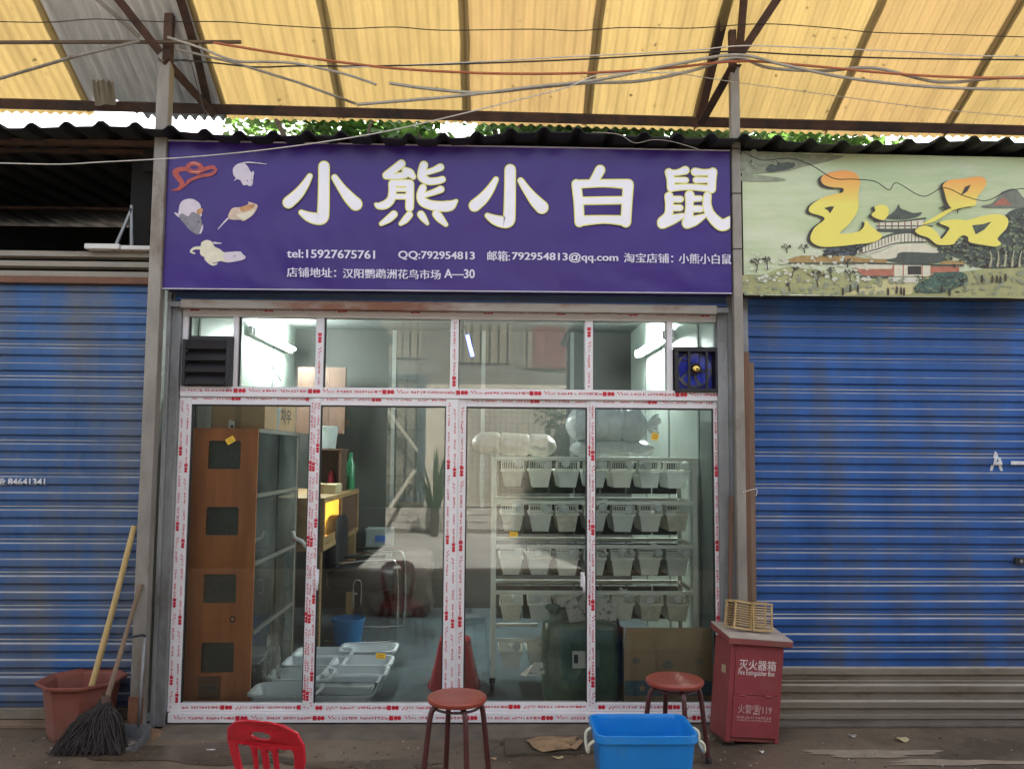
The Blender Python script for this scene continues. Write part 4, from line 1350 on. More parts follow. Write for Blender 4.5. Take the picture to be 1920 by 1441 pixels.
# -- lower part: fixed light, two sliding leaves, fixed light
def leaf(name, pxl, pxr, py_t, py_b, wl_, wr_, Y, label, handle=None, prints=(1, 1)):
    """pxl / pxr: (top, bottom) pixel of outer stile edges"""
    xl = (P(pxl[0], py_t, Y).x + P(pxl[1], py_b, Y).x) / 2
    xr = (P(pxr[0], py_t, Y).x + P(pxr[1], py_b, Y).x) / 2
    z1 = tz0 - .001
    z0 = bz1 + .001
    d = root(name, ((xl + xr) / 2, Y, z0), label, None)
    d.parent = front
    d.location = Vector(((xl + xr) / 2, Y, z0)) - front.location
    a, b = wl_ / 320, wr_ / 320
    st_l = mk('stile', MB().box((xl, Y, z0), (xl + a, Y + .045, z1)), M_white, d, bevel=.003)
    st_r = mk('stile', MB().box((xr - b, Y, z0), (xr, Y + .045, z1)), M_white, d, bevel=.003)
    tzb = z1 - 14 / 320
    bzt = z0 + 15 / 320
    rt = mk('top_rail', MB().box((xl + a, Y + .003, tzb), (xr - b, Y + .042, z1)), M_white, d, bevel=.003)
    rb = mk('bottom_rail', MB().box((xl + a, Y + .003, z0), (xr - b, Y + .042, bzt)), M_white, d, bevel=.003)
    film(rt, (xl + a, Y + .003, (tzb + z1) / 2 + .012), UX, xr - xl - a - b, .032, prn.uniform(-.3, 0))
    film(rb, (xl + a, Y + .003, (bzt + z0) / 2), UX, xr - xl - a - b, .04, prn.uniform(-.3, 0), flip=-1)
    for x_, w_, n_ in ((xl, a, prints[0]), (xr - b, b, prints[1])):
        for k in range(n_):
            film(st_l if x_ == xl else st_r, (x_ + w_ * (k + .5) / n_, Y, z1 - .02), UZ, z1 - z0 - .04, .031 if n_ > 1 else .036, prn.uniform(-.2, 0), flip=(1, -1)[k % 2], per=.43)
    mk('pane', MB().box((xl + a - .004, Y + .02, bzt - .004), (xr - b + .004, Y + .025, tzb + .004)), M_glass, d)
    sm = MB()
    for (q, w) in (((xl + a, bzt), (xl + a + .007, tzb)), ((xr - b - .007, bzt), (xr - b, tzb))):
        mk('seal', MB().box((q[0], Y + .012, q[1]), (w[0], Y + .03, w[1])), M_seal, d)
    mk('seal', MB().box((xl + a + .007, Y + .012, tzb - .008), (xr - b - .007, Y + .03, tzb)), M_seal, d)
    if handle:
        hx, hz = P(*handle, Y).x, P(*handle, Y).z
        hb = MB().box((hx - .012, Y - .012, hz - .05), (hx + .012, Y - .001, hz + .035))
        h_ = mk('handle', hb, M_white, d, bevel=.005)
        h_ = mk('handle', MB().tube([(hx, Y - .012, hz + .02), (hx + .004, Y - .035, hz + .015), (hx + .006, Y - .035, hz - .07), (hx + .004, Y - .02, hz - .075)], .008, 8), M_white, d, smooth='all')
    return xl, xr, z0, z1
leaf('fixed_light', (334, 316), (588, 577), 750, 1335, 22, 8, FY + .002, '', prints=(2, 1))
leaf('sliding_door', (586, 573), (858, 854), 750, 1335, 14, 23, FY - .006, '', handle=(595, 1078), prints=(2, 2))
leaf('sliding_door', (858, 854), (1112, 1114), 750, 1335, 15, 12, FY + .012, '', handle=(1092, 1083), prints=(1, 1))
leaf('fixed_light', (1106, 1108), (1347, 1350), 750, 1335, 9, 7, FY + .004, '', prints=(1, 1))
# stickers on the glass
M_stink = mat('sticker_ink', (.30, .16, .02), .6)
for (px, py, w, h, rot, lab) in ((432, 825, 16, 11, -32, 'yellow sticker stuck at a slant on the glass before the plywood cabinet'), (963, 1001, 15, 9, 4, 'yellow sticker on the right sliding door before the rack'),
                                 (714, 1229, 17, 10, 6, 'yellow sticker low on the left sliding door above the tubs'), (1228, 818, 13, 13, 20, 'yellow sticker on the right fixed glass before the wrapped bundle')):
    Y = FY + .012
    if 600 < px < 860:
        Y = FY + .006
    c = P(px, py, Y)
    rt_ = Matrix.Rotation(RAD(rot), 3, 'Y')
    s_ = root('sticker', c, lab, 'sticker', 'yellow stickers on the glass')
    mk('label_sheet', MB().obox(c, (w / 320, .0015, h / 320), rt_), M_yel, s_)
    for k in range(2):
        mk('printed_line', MB().obox(c + rt_ @ Vector((0, -.0014, (k - .5) * h / 900)), (w / 480, .0006, h / 2400), rt_), M_stink, s_)
# louvre vent (outside of an extractor) at upper left
x0, x1, z0, z1 = R(341, 632, 433, 723, FY - .05)
vt = root('louvre_vent', ((x0 + x1) / 2, FY, z0), 'black slatted vent box in the upper left corner of the glazed front', 'vent')
mk('housing', MB().box((x0 + .03, FY - .02, z0), (x1 + .0, FY + .12, z1 + .012)), M_black, vt, bevel=.006)
mk('rim', MB().box((x1 - .03, FY - .055, z0), (x1 - .002, FY - .021, z1 - .012)), M_black, vt, bevel=.004)
mk('rim', MB().box((x0, FY - .055, z0), (x0 + .02, FY - .021, z1 - .012)), M_black, vt, bevel=.004)
n = 5
for k in range(4):
    zt = z1 - .012 - (z1 - z0 - .012) * k / 4
    zb = z1 - .012 - (z1 - z0 - .012) * (k + 1) / 4
    mk('louvre', MB().prism([(-.026, zt), (-.062, zb + .012), (-.05, zb + .006), (-.022, zt - .012)], lambda q: (x0 + .021, FY + q[0], q[1]), lambda q: (x1 - .031, FY + q[0], q[1])), M_black, vt, fixn=True)
# exhaust fan at upper right
x0, x1, z0, z1 = R(1266, 652, 1346, 735, FY - .03)
fn_ = root('exhaust_fan', ((x0 + x1) / 2, FY, z0), 'square exhaust fan with blue blades and brass hub at the upper right', 'fan')
cx_, cz_ = P(1305, 691, FY - .01).x, P(1305, 691, FY - .01).z
fw = .022
for a, b in (((x0, z0), (x1, z0 + fw)), ((x0, z1 - fw), (x1, z1)), ((x0, z0 + fw), (x0 + fw, z1 - fw)), ((x1 - fw * .6, z0 + fw), (x1, z1 - fw))):
    mk('casing_side', MB().box((a[0], FY - .03, a[1]), (b[0], FY + .1, b[1])), M_black, fn_, bevel=.003)
M_fblue = mat('blue_fan_plastic', (0.02, 0.035, 0.42), .35, var=.15)
mk('orifice_plate', MB().box((x0 + fw, FY + .06, z0 + fw), (x1 - fw * .6, FY + .065, z1 - fw)), M_fblue, fn_)
rr_ = min(x1 - x0, z1 - z0) / 2 - .018
rg = MB()
rotY = Matrix.Rotation(RAD(90), 3, 'X')
rg.lathe([(rr_, 0), (rr_ - .006, -.004), (rr_ - .006, .004), (rr_, 0)], (cx_, FY + .045, cz_), 36, rot=rotY)
mk('ring', rg, mat('fan_ring_grey', (.32, .33, .35), .5), fn_, smooth=True)
mk('opening_disc', MB().lathe([(0.0001, 0), (rr_ - .004, 0)], (cx_, FY + .055, cz_), 36, rot=rotY), mat('fan_opening_grey', (.30, .30, .29), .6), fn_)
for k in range(5):
    a0 = 2 * math.pi * k / 5 + .3
    def bl(u, v, a0=a0):
        r = .03 + (rr_ - .042) * u
        a = a0 + (v - .5) * (1.0 + .12 * u) + .35 * u
        return (cx_ + math.cos(a) * r, FY + .025 + .022 * (v - .5), cz_ + math.sin(a) * r)
    mk('blade', MB().grid(bl, 6, 6), M_fblue, fn_, smooth='all')
mk('hub', MB().lathe([(0.0001, .026), (.012, .026), (.022, .020), (.027, .01), (.03, 0), (.03, -.02)], (cx_, FY - .002, cz_), 24, rot=rotY), mat('brass', (.62, .46, .14), .25, metal=1, var=.1), fn_, smooth=True)
mk('hub_ring', MB().lathe([(.03, .0), (.037, .0), (.037, -.02), (.03, -.02)], (cx_, FY + .006, cz_), 24, rot=rotY), M_black, fn_, smooth=True)
for px in (1292, 1325):
    xx = P(px, 691, FY - .02).x
    mk('guard_bar', MB().box((xx - .007, FY - .026, z0 + fw), (xx + .007, FY - .014, z1 - fw)), M_black, fn_)
mk('mounting_board', MB().box((x0 - .004, FY + .01, z1 + .001), (x1, FY + .03, z1 + .01)), M_black, fn_)
# rail and rolled-up shutter below the purple sign
x0, x1, z0, z1 = R(338, 566, 1345, 583, FY - .09)
hr = root('lintel_rail', ((x0 + x1) / 2, FY - .07, z0), 'rust-streaked steel rail directly under the purple sign', 'rail')
mk('rail_body', MB().box((x0, FY - .09, z0), (x1, FY - .045, z1)), M_rustbar, hr, bevel=.005)
mk('rail_lug', MB().box((x1, FY - .08, z0 + .01), (x1 + .07, FY - .06, z1 - .012)), M_galv, hr, bevel=.002)
mk('rail_lug', MB().box((x0 - .06, FY - .08, z0 + .01), (x0, FY - .06, z1 - .012)), M_galv, hr, bevel=.002)
x0, x1, z0, z1 = R(330, 544, 1362, 566, FY - .04)
ru = root('rolled_shutter', ((x0 + x1) / 2, FY - .03, z0), 'dark blue bottom edge of the rolled-up shutter above the glazed front', 'shutter')
mk('curtain_edge', MB().box((x0, FY - .04, z0 - .01), (x1, FY - .02, z1 + .12)), mat('dark_blue_shutter', (.03, .06, .14), .5, var=.3), ru)
mk('curtain_lip', MB().box((x0, FY - .05, z0 - .008), (x1, FY - .041, z0 + .008)), M_blue, ru)

# ================================================================== lamps of the shop
FLZ = 0.024
def fluor(label, pa, pb, za, side):
    a, b = Vector(pa), Vector(pb)
    r_ = root('fluorescent_lamp', (a + b) / 2, label, 'lamp', 'fluorescent tubes')
    d = (b - a).normalized()
    mk('tube', MB().tube([a, b], .014, 10), emit_mat('lit_tube', (.94, 1.0, .97), 135.0), r_, smooth=True)
    wx = side * .045
    mk('batten', MB().box((a.x + wx, a.y - .04, a.z - .03), (a.x + wx + side * .03, b.y + .04, a.z + .03)), M_white, r_, bevel=.003)
    for e in (a, b):
        mk('lamp_holder', MB().box((e.x - .02, e.y - .02, e.z - .04), (e.x + wx, e.y + .02, e.z + .025)), M_white, r_, bevel=.003)
    return r_
fluor('lit white fluorescent tube on the left wall near the ceiling', (XL + .10, 1.85, 2.52), (XL + .10, 3.05, 2.52), 0, -1)
fluor('lit white fluorescent tube on the right wall near the ceiling', (XR - .10, 1.38, 2.46), (XR - .10, 2.58, 2.46), 0, 1)
line('cord', [(484, 640, 1.8), (496, 668, 1.85), (512, 690, 1.9), (527, 714, 1.9)], .004, M_wire, 'black cord hanging from the left fluorescent lamp', 'cord')
a, b = P(876, 628, 2.4), P(886, 668, 2.4)
uv = root('ultraviolet_lamp', b, 'glowing blue tube lamp hanging in the middle of the shop', 'lamp')
mk('tube', MB().tube([a, b], .016, 10), emit_mat('lit_blue_tube', (.010, .05, 1.0), 2.2), uv, smooth=True)
mk('socket', MB().tube([a + (a - b) * .4, a], .022, 10), M_black, uv)
mk('hanger', MB().tube([a + (a - b) * .4, Vector((a.x - .02, a.y, ZC))], .003, 5), M_wire, uv)

# ================================================================== plywood cabinet with four square holes
CYF = .33
x0, x1, z0, z1 = R(352, 802, 476, 1318, CYF)
z0 = FLZ
M_ply = wood_mat('reddish_plywood', (0.52, 0.165, 0.05), (0.34, 0.10, 0.03), 'Z', 2.2, .4)
M_darkwood = wood_mat('dark_brown_wood', (0.10, 0.05, 0.03), (0.06, 0.03, 0.02), 'Z', 3)
cab = root('animal_cabinet', ((x0 + x1) / 2, CYF + .5, FLZ), 'tall reddish plywood cabinet with four square holes at the left', 'cabinet')
hole = [R(390, 826, 450, 879, CYF), R(386, 950, 446, 1003, CYF), R(382, 1076, 443, 1130, CYF), R(377, 1204, 440, 1260, CYF)]
hxm0, hxm1 = sum(h[0] for h in hole) / 4, sum(h[1] for h in hole) / 4
def holed_panel(x0, x1, z0, z1, hx0, hx1, hzs, ya, yb):
    mb = MB()
    zs = [z0]
    for h0, h1 in sorted(hzs):
        zs += [h0, h1]
    zs.append(z1)
    xs = [x0, hx0, hx1, x1]
    def rr(xa, xb, za, zb):
        mb.add([(xa, ya, za), (xb, ya, za), (xb, ya, zb), (xa, ya, zb)], [(0, 1, 2, 3)])
        mb.add([(xa, yb, za), (xb, yb, za), (xb, yb, zb), (xa, yb, zb)], [(3, 2, 1, 0)])
    for j in range(len(zs) - 1):
        for i in range(3):
            if i == 1 and j % 2 == 1:
                continue
            rr(xs[i], xs[i + 1], zs[j], zs[j + 1])
    def ring(xa, xb, za, zb, s):
        c = [(xa, za), (xb, za), (xb, zb), (xa, zb)]
        for k in range(4):
            p, q = c[k], c[(k + 1) % 4]
            f = [(p[0], ya, p[1]), (q[0], ya, q[1]), (q[0], yb, q[1]), (p[0], yb, p[1])]
            mb.add(f if s > 0 else f[::-1], [(0, 1, 2, 3)])
    ring(x0, x1, z0, z1, -1)
    for h0, h1 in hzs:
        ring(hx0, hx1, h0, h1, 1)
        r = .012                                            # rounded corners of the cut-out
        for (cx, cz, sx, sz) in ((hx0, h0, 1, 1), (hx1, h0, -1, 1), (hx1, h1, -1, -1), (hx0, h1, 1, -1)):
            arc = [(cx + sx * (r - r * math.sin(t)), cz + sz * (r - r * math.cos(t))) for t in [k * math.pi / 8 for k in range(5)]]
            po = [(cx, cz)] + arc
            if sx * sz < 0:
                po = po[::-1]
            mb.add([(p[0], ya + .0005, p[1]) for p in po], [tuple(range(len(po)))])
    return mb
mk('front_panel', holed_panel(x0, x1, z0, z1, hxm0, hxm1, [(h[2], h[3]) for h in hole], CYF, CYF + .018), M_ply, cab)
mk('hole_screen', MB().box((x0 + .03, CYF + .03, z0 + .02), (x1 - .03, CYF + .034, z1 - .03)), mat('dark_mesh_screen', (.055, .055, .045), .6, var=.4, scale=90), cab)
cyb = CYF + 1.12
mk('back_panel', MB().box((x0, cyb - .02, z0), (x1, cyb, z1)), M_darkwood, cab)
mk('side_panel', MB().box((x0, CYF + .019, z0), (x0 + .018, cyb - .021, z1)), M_darkwood, cab)
mk('top_board', MB().box((x0 + .02, CYF + .019, z1 - .02), (x1 - .001, cyb - .021, z1)), M_darkwood, cab)
nsh = 4
M_alur = mat('aluminium_channel', (.38, .37, .34), .4, metal=.6, var=.15)
for k in range(nsh + 1):
    zz = z0 + (z1 - z0) * k / nsh
    zz = min(max(zz, z0 + .012), z1 - .014)
    if 0 < k < nsh:
        mk('shelf', MB().box((x0 + .02, CYF + .036, zz - .008), (x1 - .03, cyb - .022, zz + .008)), M_darkwood, cab)
    mk('sliding_track', MB().box((x1 - .028, CYF + .036, zz - .012), (x1 + .001, cyb - .022, zz + .012)), M_alur, cab)
mk('corner_stile', MB().box((x1 - .02, cyb - .06, z0 + .03), (x1 - .001, cyb - .023, z1 - .03)), M_alur, cab)
M_cg = glass_mat('cabinet_glass', (.55, .66, .66), dirt=.10)
for k in range(nsh):
    za = z0 + (z1 - z0) * k / nsh + .014
    zb = z0 + (z1 - z0) * (k + 1) / nsh - .016
    for j in range(2):
        ya = CYF + .05 + j * .5
        mk('glass_slide', MB().box((x1 - .014 + .006 * j, ya, za), (x1 - .010 + .006 * j, ya + .52, zb)), M_cg, cab)
q = R(372, 1267, 412, 1308, CYF - .005)
mk('latch_plate', MB().box((q[0], CYF - .012, q[2]), (q[1], CYF - .0005, q[3])), mat('brown_latch', (.14, .065, .03), .6), cab, bevel=.003)
mk('latch_slot', MB().box((q[0] + .03, CYF - .014, (q[2] + q[3]) / 2 - .008), (q[1] - .02, CYF - .0125, (q[2] + q[3]) / 2 + .006)), M_ink, cab)
kn = P(436, 1160, CYF - .001)
mk('knot', MB().lathe([(0.0001, 0), (.022, 0)], (kn.x, kn.y, kn.z), 14, rot=Matrix.Rotation(RAD(90), 3, 'X'), sx=.8), mat('dark_knot', (.09, .025, .012), .6), cab)
mk('knot_core', MB().lathe([(0.0001, 0), (.012, 0)], (kn.x, kn.y - .001, kn.z), 9, rot=Matrix.Rotation(RAD(90), 3, 'X'), sx=.7), mat('pale_knot', (.45, .30, .12), .7), cab)
cabx0, cabx1, cabz1 = x0, x1, z1

# things on the cabinet
M_card = mat('cardboard', (0.44, 0.285, 0.165), .75, var=.12, scale=6)
M_card2 = mat('cardboard_inner', (0.48, 0.33, 0.20), .8, var=.12, scale=6)
def carton(label, a, b, name='carton', m=None, flap=True, parent=None):
    r_ = root(name, ((a[0] + b[0]) / 2, (a[1] + b[1]) / 2, a[2]), label, 'box')
    mk('box_body', MB().box(a, b), m or M_card, r_, bevel=.004)
    mk('tape', MB().box((a[0] + (b[0] - a[0]) * .44, a[1] - .0015, a[2] + .001), (a[0] + (b[0] - a[0]) * .56, b[1] + .0015, b[2] + .0015)), mat('brown_tape', (.32, .22, .12), .35), r_)
    return r_
e = R(396, 745, 497, 801, CYF + .12)
carton('brown carton standing at the front of the plywood cabinet top', (e[0], CYF + .12, cabz1 + .001), (e[1], CYF + .42, e[3] + .04))
f_ = carton('carton with large dark lettering at the back of the cabinet top', (cabx0 + .02, CYF + .55, cabz1 + .001), (cabx1 - .02, CYF + 1.05, cabz1 + .30))
lt = MB()
fit_text(lt, '차우', 0, 1, 0, 1, lambda u, v: (cabx1 - .0185, CYF + .62 + .3 * u, cabz1 + .05 + .11 * v), offset=.02)
mk('lettering', lt, M_ink, f_)
pw = P(434, 792, CYF + .06)
pb_ = root('paper_tag', pw, 'small white paper tag standing on the cabinet edge', 'tag')
mk('tag_sheet', MB().prism([(-.02, -.02), (.02, -.02), (.02, .02), (-.016, .035)], lambda q: (pw.x + q[0], CYF + .06, cabz1 + .022 + q[1]), lambda q: (pw.x + q[0], CYF + .063, cabz1 + .022 + q[1])), M_paper, pb_, fixn=True)
mk('tag_print', MB().box((pw.x - .004, CYF + .0585, cabz1 + .004), (pw.x + .012, CYF + .0595, cabz1 + .02)), M_ink, pb_)
M_pt = translucent_mat('milky_plastic', (.48, .52, .52), (.5, .55, .55), .35, scale=8, var=.06, rough=.35)
def bucket(label, c, rt, rb, h, m, cat='bucket', name='bucket', n=28, power=None, sx=1, sy=1, rim=.006, invert=False, handle=False, group=None):
    r_ = root(name, c, label, cat, group)
    s = -1 if invert else 1
    z = (lambda v: c[2] + (h - v if invert else v))
    prof = [(0.0001, z(.004)), (rb * .98, z(.004)), (rb, z(0.0)), (rb * .98, z(0))]
    wall = [(rb, z(0)), (rb + (rt - rb) * .5, z(h * .5)), (rt, z(h - .004)), (rt - .004, z(h - .004)), (rb + (rt - rb) * .5 - .004, z(h * .5)), (rb - .004, z(.006)), (0.0001, z(.006))]
    mk('body', MB().lathe([(0.0001, z(0))] + wall, (c[0], c[1], 0), n, power=power, sx=sx, sy=sy), m, r_, smooth=True)
    mk('rim', MB().lathe([(rt - .004, z(h - .002)), (rt - .004, z(h + .001)), (rt + rim, z(h + .001)), (rt + rim + .001, z(h - .012)), (rt + rim - .002, z(h - .012)), (rt + .001, z(h - .004))], (c[0], c[1], 0), n, power=power, sx=sx, sy=sy), m, r_, smooth=True)
    return r_
bucket('white plastic pail on the cabinet beside the front carton', (cabx1 - .05, CYF + .48, cabz1 + .001), .062, .05, .15, M_pt)

# ================================================================== wooden bench with a lit terrarium behind the cabinet
BX = -1.25
M_pine = wood_mat('pine_boards', (0.30, 0.19, 0.09), (0.20, 0.115, 0.05), 'Y', 3)
bench = root('terrarium_bench', (BX - .3, 2.25, FLZ), 'wooden bench unit along the left wall holding a lit terrarium', 'bench')
by0, by1, bz0_, bz1_ = 1.5, 3.15, .80, 1.20
mk('top_board', MB().box((XL + .02, by0, bz1_ - .04), (BX, by1, bz1_)), M_pine, bench, bevel=.003)
mk('bottom_board', MB().box((XL + .02, by0, bz0_), (BX, by1, bz0_ + .04)), M_pine, bench, bevel=.003)
mk('back_board', MB().box((XL + .02, by0, bz0_ + .041), (XL + .04, by1, bz1_ - .041)), M_pine, bench)
for yy in (by0, 2.22, by1 - .05):
    mk('upright', MB().box((XL + .05, yy, bz0_ + .041), (BX - .002, yy + .05, bz1_ - .041)), M_pine, bench)
for yy in (by0, by1 - .07):
    for xx in (XL + .05, BX - .09):
        mk('leg', MB().box((xx, yy, FLZ), (xx + .07, yy + .07, bz0_ - .001)), M_pine, bench, bevel=.003)
mk('drawer_front', MB().box((BX - .03, 2.29, bz0_ + .05), (BX - .008, by1 - .06, bz1_ - .05)), M_darkwood, bench)
ter = root('terrarium', (BX - .3, 1.88, bz0_ + .041), 'glass-fronted terrarium glowing warm yellow inside the bench', 'terrarium')
mk('floor_litter', MB().box((XL + .06, by0 + .06, bz0_ + .042), (BX - .02, 2.21, bz0_ + .075)), mat('bark_litter', (.35, .22, .09), .9, var=.4, scale=50), ter)
mk('lining', MB().box((XL + .045, by0 + .06, bz0_ + .076), (XL + .055, 2.21, bz1_ - .045)), mat('yellow_lining', (.70, .50, .17), .7, var=.1), ter)
mk('lining', MB().box((XL + .06, 2.205, bz0_ + .076), (BX - .02, 2.212, bz1_ - .045)), mat('yellow_lining', (.70, .50, .17), .7, var=.1), ter)
mk('front_lip', MB().box((BX - .014, by0 + .055, bz0_ + .045), (BX - .008, 2.215, bz0_ + .10)), M_pine, ter)
mk('bulb', MB().lathe([(0.0001, -.03), (.018, -.024), (.027, 0), (.018, .026), (.01, .04), (0.0001, .04)], (BX - .35, 1.9, bz1_ - .09), 14), emit_mat('warm_bulb', (1.0, .62, .18), 160.0), ter, smooth=True)
rk = random.Random(3)
mk('hide_stone', MB().lathe([(.09, 0), (.085, .05), (.06, .09), (0.0001, .105)], (BX - .16, 1.78, bz0_ + .075), 11), mat('tan_stone', (.4, .28, .14), .9, var=.3, scale=30, bump=.5), ter, smooth=True)
# things standing on the bench
bz = bz1_ + .001
panel = root('timber_panel', (BX - .3, 2.9, 1.6), 'brown timber panel hung above the bench on the left wall', 'panel')
for k in range(3):
    mk('panel_board', MB().box((XL + .14 + k * .152, 3.05, 1.72), (XL + .29 + k * .152, 3.09, 2.35)), M_darkwood, panel)
mk('panel_batten', MB().box((XL + .1, 3.091, 1.8), (XL + .62, 3.12, 1.86)), M_darkwood, panel)
crate = root('upright_crate', (BX - .22, 2.75, bz), 'dark wooden crate standing on the bench under the white pail', 'crate')
mk('crate_side', MB().box((BX - .36, 2.6, bz), (BX - .34, 2.9, bz + .36)), M_pine, crate)
mk('crate_side', MB().box((BX - .10, 2.6, bz), (BX - .08, 2.9, bz + .36)), M_darkwood, crate)
mk('crate_back', MB().box((BX - .339, 2.88, bz), (BX - .101, 2.9, bz + .36)), M_darkwood, crate)
mk('crate_top', MB().box((BX - .37, 2.59, bz + .361), (BX - .07, 2.91, bz + .376)), M_darkwood, crate)
bucket('white plastic pail on top of the dark crate', (BX - .24, 2.72, bz + .377), .105, .085, .2, M_pt)
def bottle(label, c, r, h, m, capm, lying=None, group=None, name='bottle'):
    r_ = root(name, c, label, 'bottle', group)
    rot = lying or Matrix.Identity(3)
    pf = [(0.0001, 0), (r, 0), (r, h * .68), (r * .45, h * .84), (r * .4, h * .9)]
    mk('body', MB().lathe(pf, c, 14, rot=rot), m, r_, smooth=True)
    mk('cap', MB().lathe([(r * .45, h * .9), (r * .45, h), (0.0001, h)], c, 12, rot=rot), capm, r_, smooth=True)
    return r_
M_gp = mat('green_plastic', (.02, .16, .07), .35)
bottle('tall green bottle on the bench near the back window', (BX - .06, 3.0, bz), .04, .34, M_gp, M_gp)
bottle('yellow-green bottle beside the tall green bottle', (BX - .14, 2.95, bz), .035, .26, mat('olive_plastic', (.3, .26, .06), .4), M_white)
carton('low pale box on the bench before the dark crate', (BX - .26, 2.15, bz), (BX - .04, 2.45, bz + .075), 'low_box', mat('pale_board', (.38, .33, .2), .7))
bottle('small red and dark bottle on the bench inside the open crate', (BX - .2, 2.78, bz), .03, .2, mat('red_plastic', (.42, .03, .06), .4), M_black)
# phone-like bracket and hose near the door edge
hk = P(556, 1005, .9)
ht = root('hose_nozzle', hk, 'white plastic nozzle clipped beside the cabinet edge', 'nozzle')
mk('nozzle_arm', MB().tube([P(549, 995, .95), P(552, 1008, .95), P(566, 1014, .95), P(578, 1030, .95)], [.012, .014, .014, .01], 8), M_white, ht, smooth='all')
mk('nozzle_tip', MB().tube([P(548, 1010, .95), P(553, 1014, .95)], [.008, .01], 8), mat('red_tip', (.5, .04, .03), .4), ht)

# ================================================================== black chair with chrome frame, bucket, sacks at the back
M_chrome = mat('chrome', (.62, .62, .62), .18, metal=1.0, var=.05)
M_lea = mat('black_vinyl', (.008, .008, .009), .5, var=.3, scale=20)
chx, chy = G(690, 1165, FLZ).x, 2.25
chx = P(690, 1080, chy).x
chr_ = root('office_chair', (chx, chy, FLZ), 'black padded chair with chrome legs deep in the shop', 'chair')
def cushion(a, b, n=5):
    """soft box: subdivided, corners pulled in"""
    mb = MB()
    bm = bmesh.new()
    bmesh.ops.create_cube(bm, size=1.0)
    bmesh.ops.subdivide_edges(bm, edges=bm.edges[:], cuts=4, use_grid_fill=True)
    a, b = Vector(a), Vector(b)
    c = (a + b) / 2
    s = b - a
    vs = []
    for v in bm.verts:
        q = v.co * 2
        e = n
        L = (abs(q.x) ** e + abs(q.y) ** e + abs(q.z) ** e) ** (1 / e)
        q = q / L
        vs.append(c + Vector((q.x * s.x / 2, q.y * s.y / 2, q.z * s.z / 2)))
    bm.verts.index_update()
    mb.add(vs, [tuple(v.index for v in f.verts) for f in bm.faces])
    bm.free()
    return mb
mk('seat', cushion((chx - .32, chy - .27, FLZ + .38), (chx + .26, chy + .26, FLZ + .60)), M_lea, chr_, smooth=True)
mk('backrest', cushion((chx - .34, chy - .25, FLZ + .5), (chx - .2, chy + .25, FLZ + 1.0)), M_lea, chr_, smooth=True)
for s in (-1, 1):
    yy = chy + s * .29
    mk('arm_frame', MB().tube(spline([(chx - .25, yy, FLZ + .62), (chx + .15, yy, FLZ + .66), (chx + .27, yy, FLZ + .6), (chx + .28, yy, FLZ + .1), (chx + .2, yy, FLZ + .014), (chx - .3, yy, FLZ + .014)], 5), .011, 8), M_chrome, chr_, smooth='all')
    mk('arm_pad', MB().beam((chx - .15, yy, FLZ + .68), (chx + .18, yy, FLZ + .69), .05, .025), M_lea, chr_, bevel=.006)
mk('cross_tube', MB().tube([(chx - .05, chy - .29, FLZ + .39), (chx - .05, chy + .29, FLZ + .39)], .011, 8), M_chrome, chr_)
mk('seat_clip', MB().tube(spline([(chx - .07, chy - .3, FLZ + .3), (chx - .07, chy - .3, FLZ + .47), (chx - .04, chy - .3, FLZ + .5), (chx - .01, chy - .3, FLZ + .47), (chx - .01, chy - .3, FLZ + .3)], 5), .006, 6), M_chrome, chr_, smooth='all')
c = G(652, 1205, FLZ)
bucket('blue plastic pail on the floor under the black chair', (c.x, c.y, FLZ), .13, .105, .2, mat('blue_pail', (.02, .17, .42), .4))
M_sack = mat('woven_sack', (.07, .055, .05), .8, var=.15, scale=8, bump=.4, bscale=40, col2=(.22, .12, .10), c2scale=4, c2lo=.62, c2hi=.7)
for i, (px, Y, w, h, lab) in enumerate(((770, 3.1, .42, .62, 'bulging printed feed sack by the back wall left of the red stool'), (720, 3.2, .34, .5, 'shorter feed sack behind the black chair by the back wall'))):
    xx = P(px, 1080, Y).x
    r_ = root('feed_sack', (xx, Y, FLZ), lab, 'sack', 'feed sacks by the back wall')
    mb = cushion((xx - w / 2, Y - .16, FLZ), (xx + w / 2, Y + .16, FLZ + h))
    rs = random.Random(i)
    for v in mb.v:
        v.x += .025 * math.sin(v.z * 14 + i) + rs.uniform(-.006, .006)
        v.y += .02 * math.sin(v.z * 11 + v.x * 9)
    mk('sack_body', mb, M_sack, r_, smooth=True)
    mk('sack_seam', MB().beam((xx - w * .4, Y, FLZ + h - .005), (xx + w * .4, Y, FLZ + h - .005), .02, .03), M_sack, r_)
# white cloth box with blue label against the back wall
c0 = R(685, 990, 735, 1120, 3.3)
wc = root('white_cabinet', ((c0[0] + c0[1]) / 2, 3.35, FLZ), 'narrow white cabinet with a small blue label by the back wall', 'cabinet')
mk('cabinet_body', MB().box((c0[0], 3.22, FLZ), (c0[1], 3.46, c0[3])), mat('dull_white_paint', (.22, .25, .26), .5), wc, bevel=.004)
mk('cabinet_label', MB().box((c0[0] + .1, 3.216, c0[3] - .12), (c0[0] + .2, 3.219, c0[3] - .06)), mat('blue_label', (.05, .12, .4), .5), wc)
mk('cabinet_door_edge', MB().box((c0[0] + .01, 3.214, FLZ + .05), (c0[0] + .016, 3.2195, c0[3] - .02)), M_ink, wc)

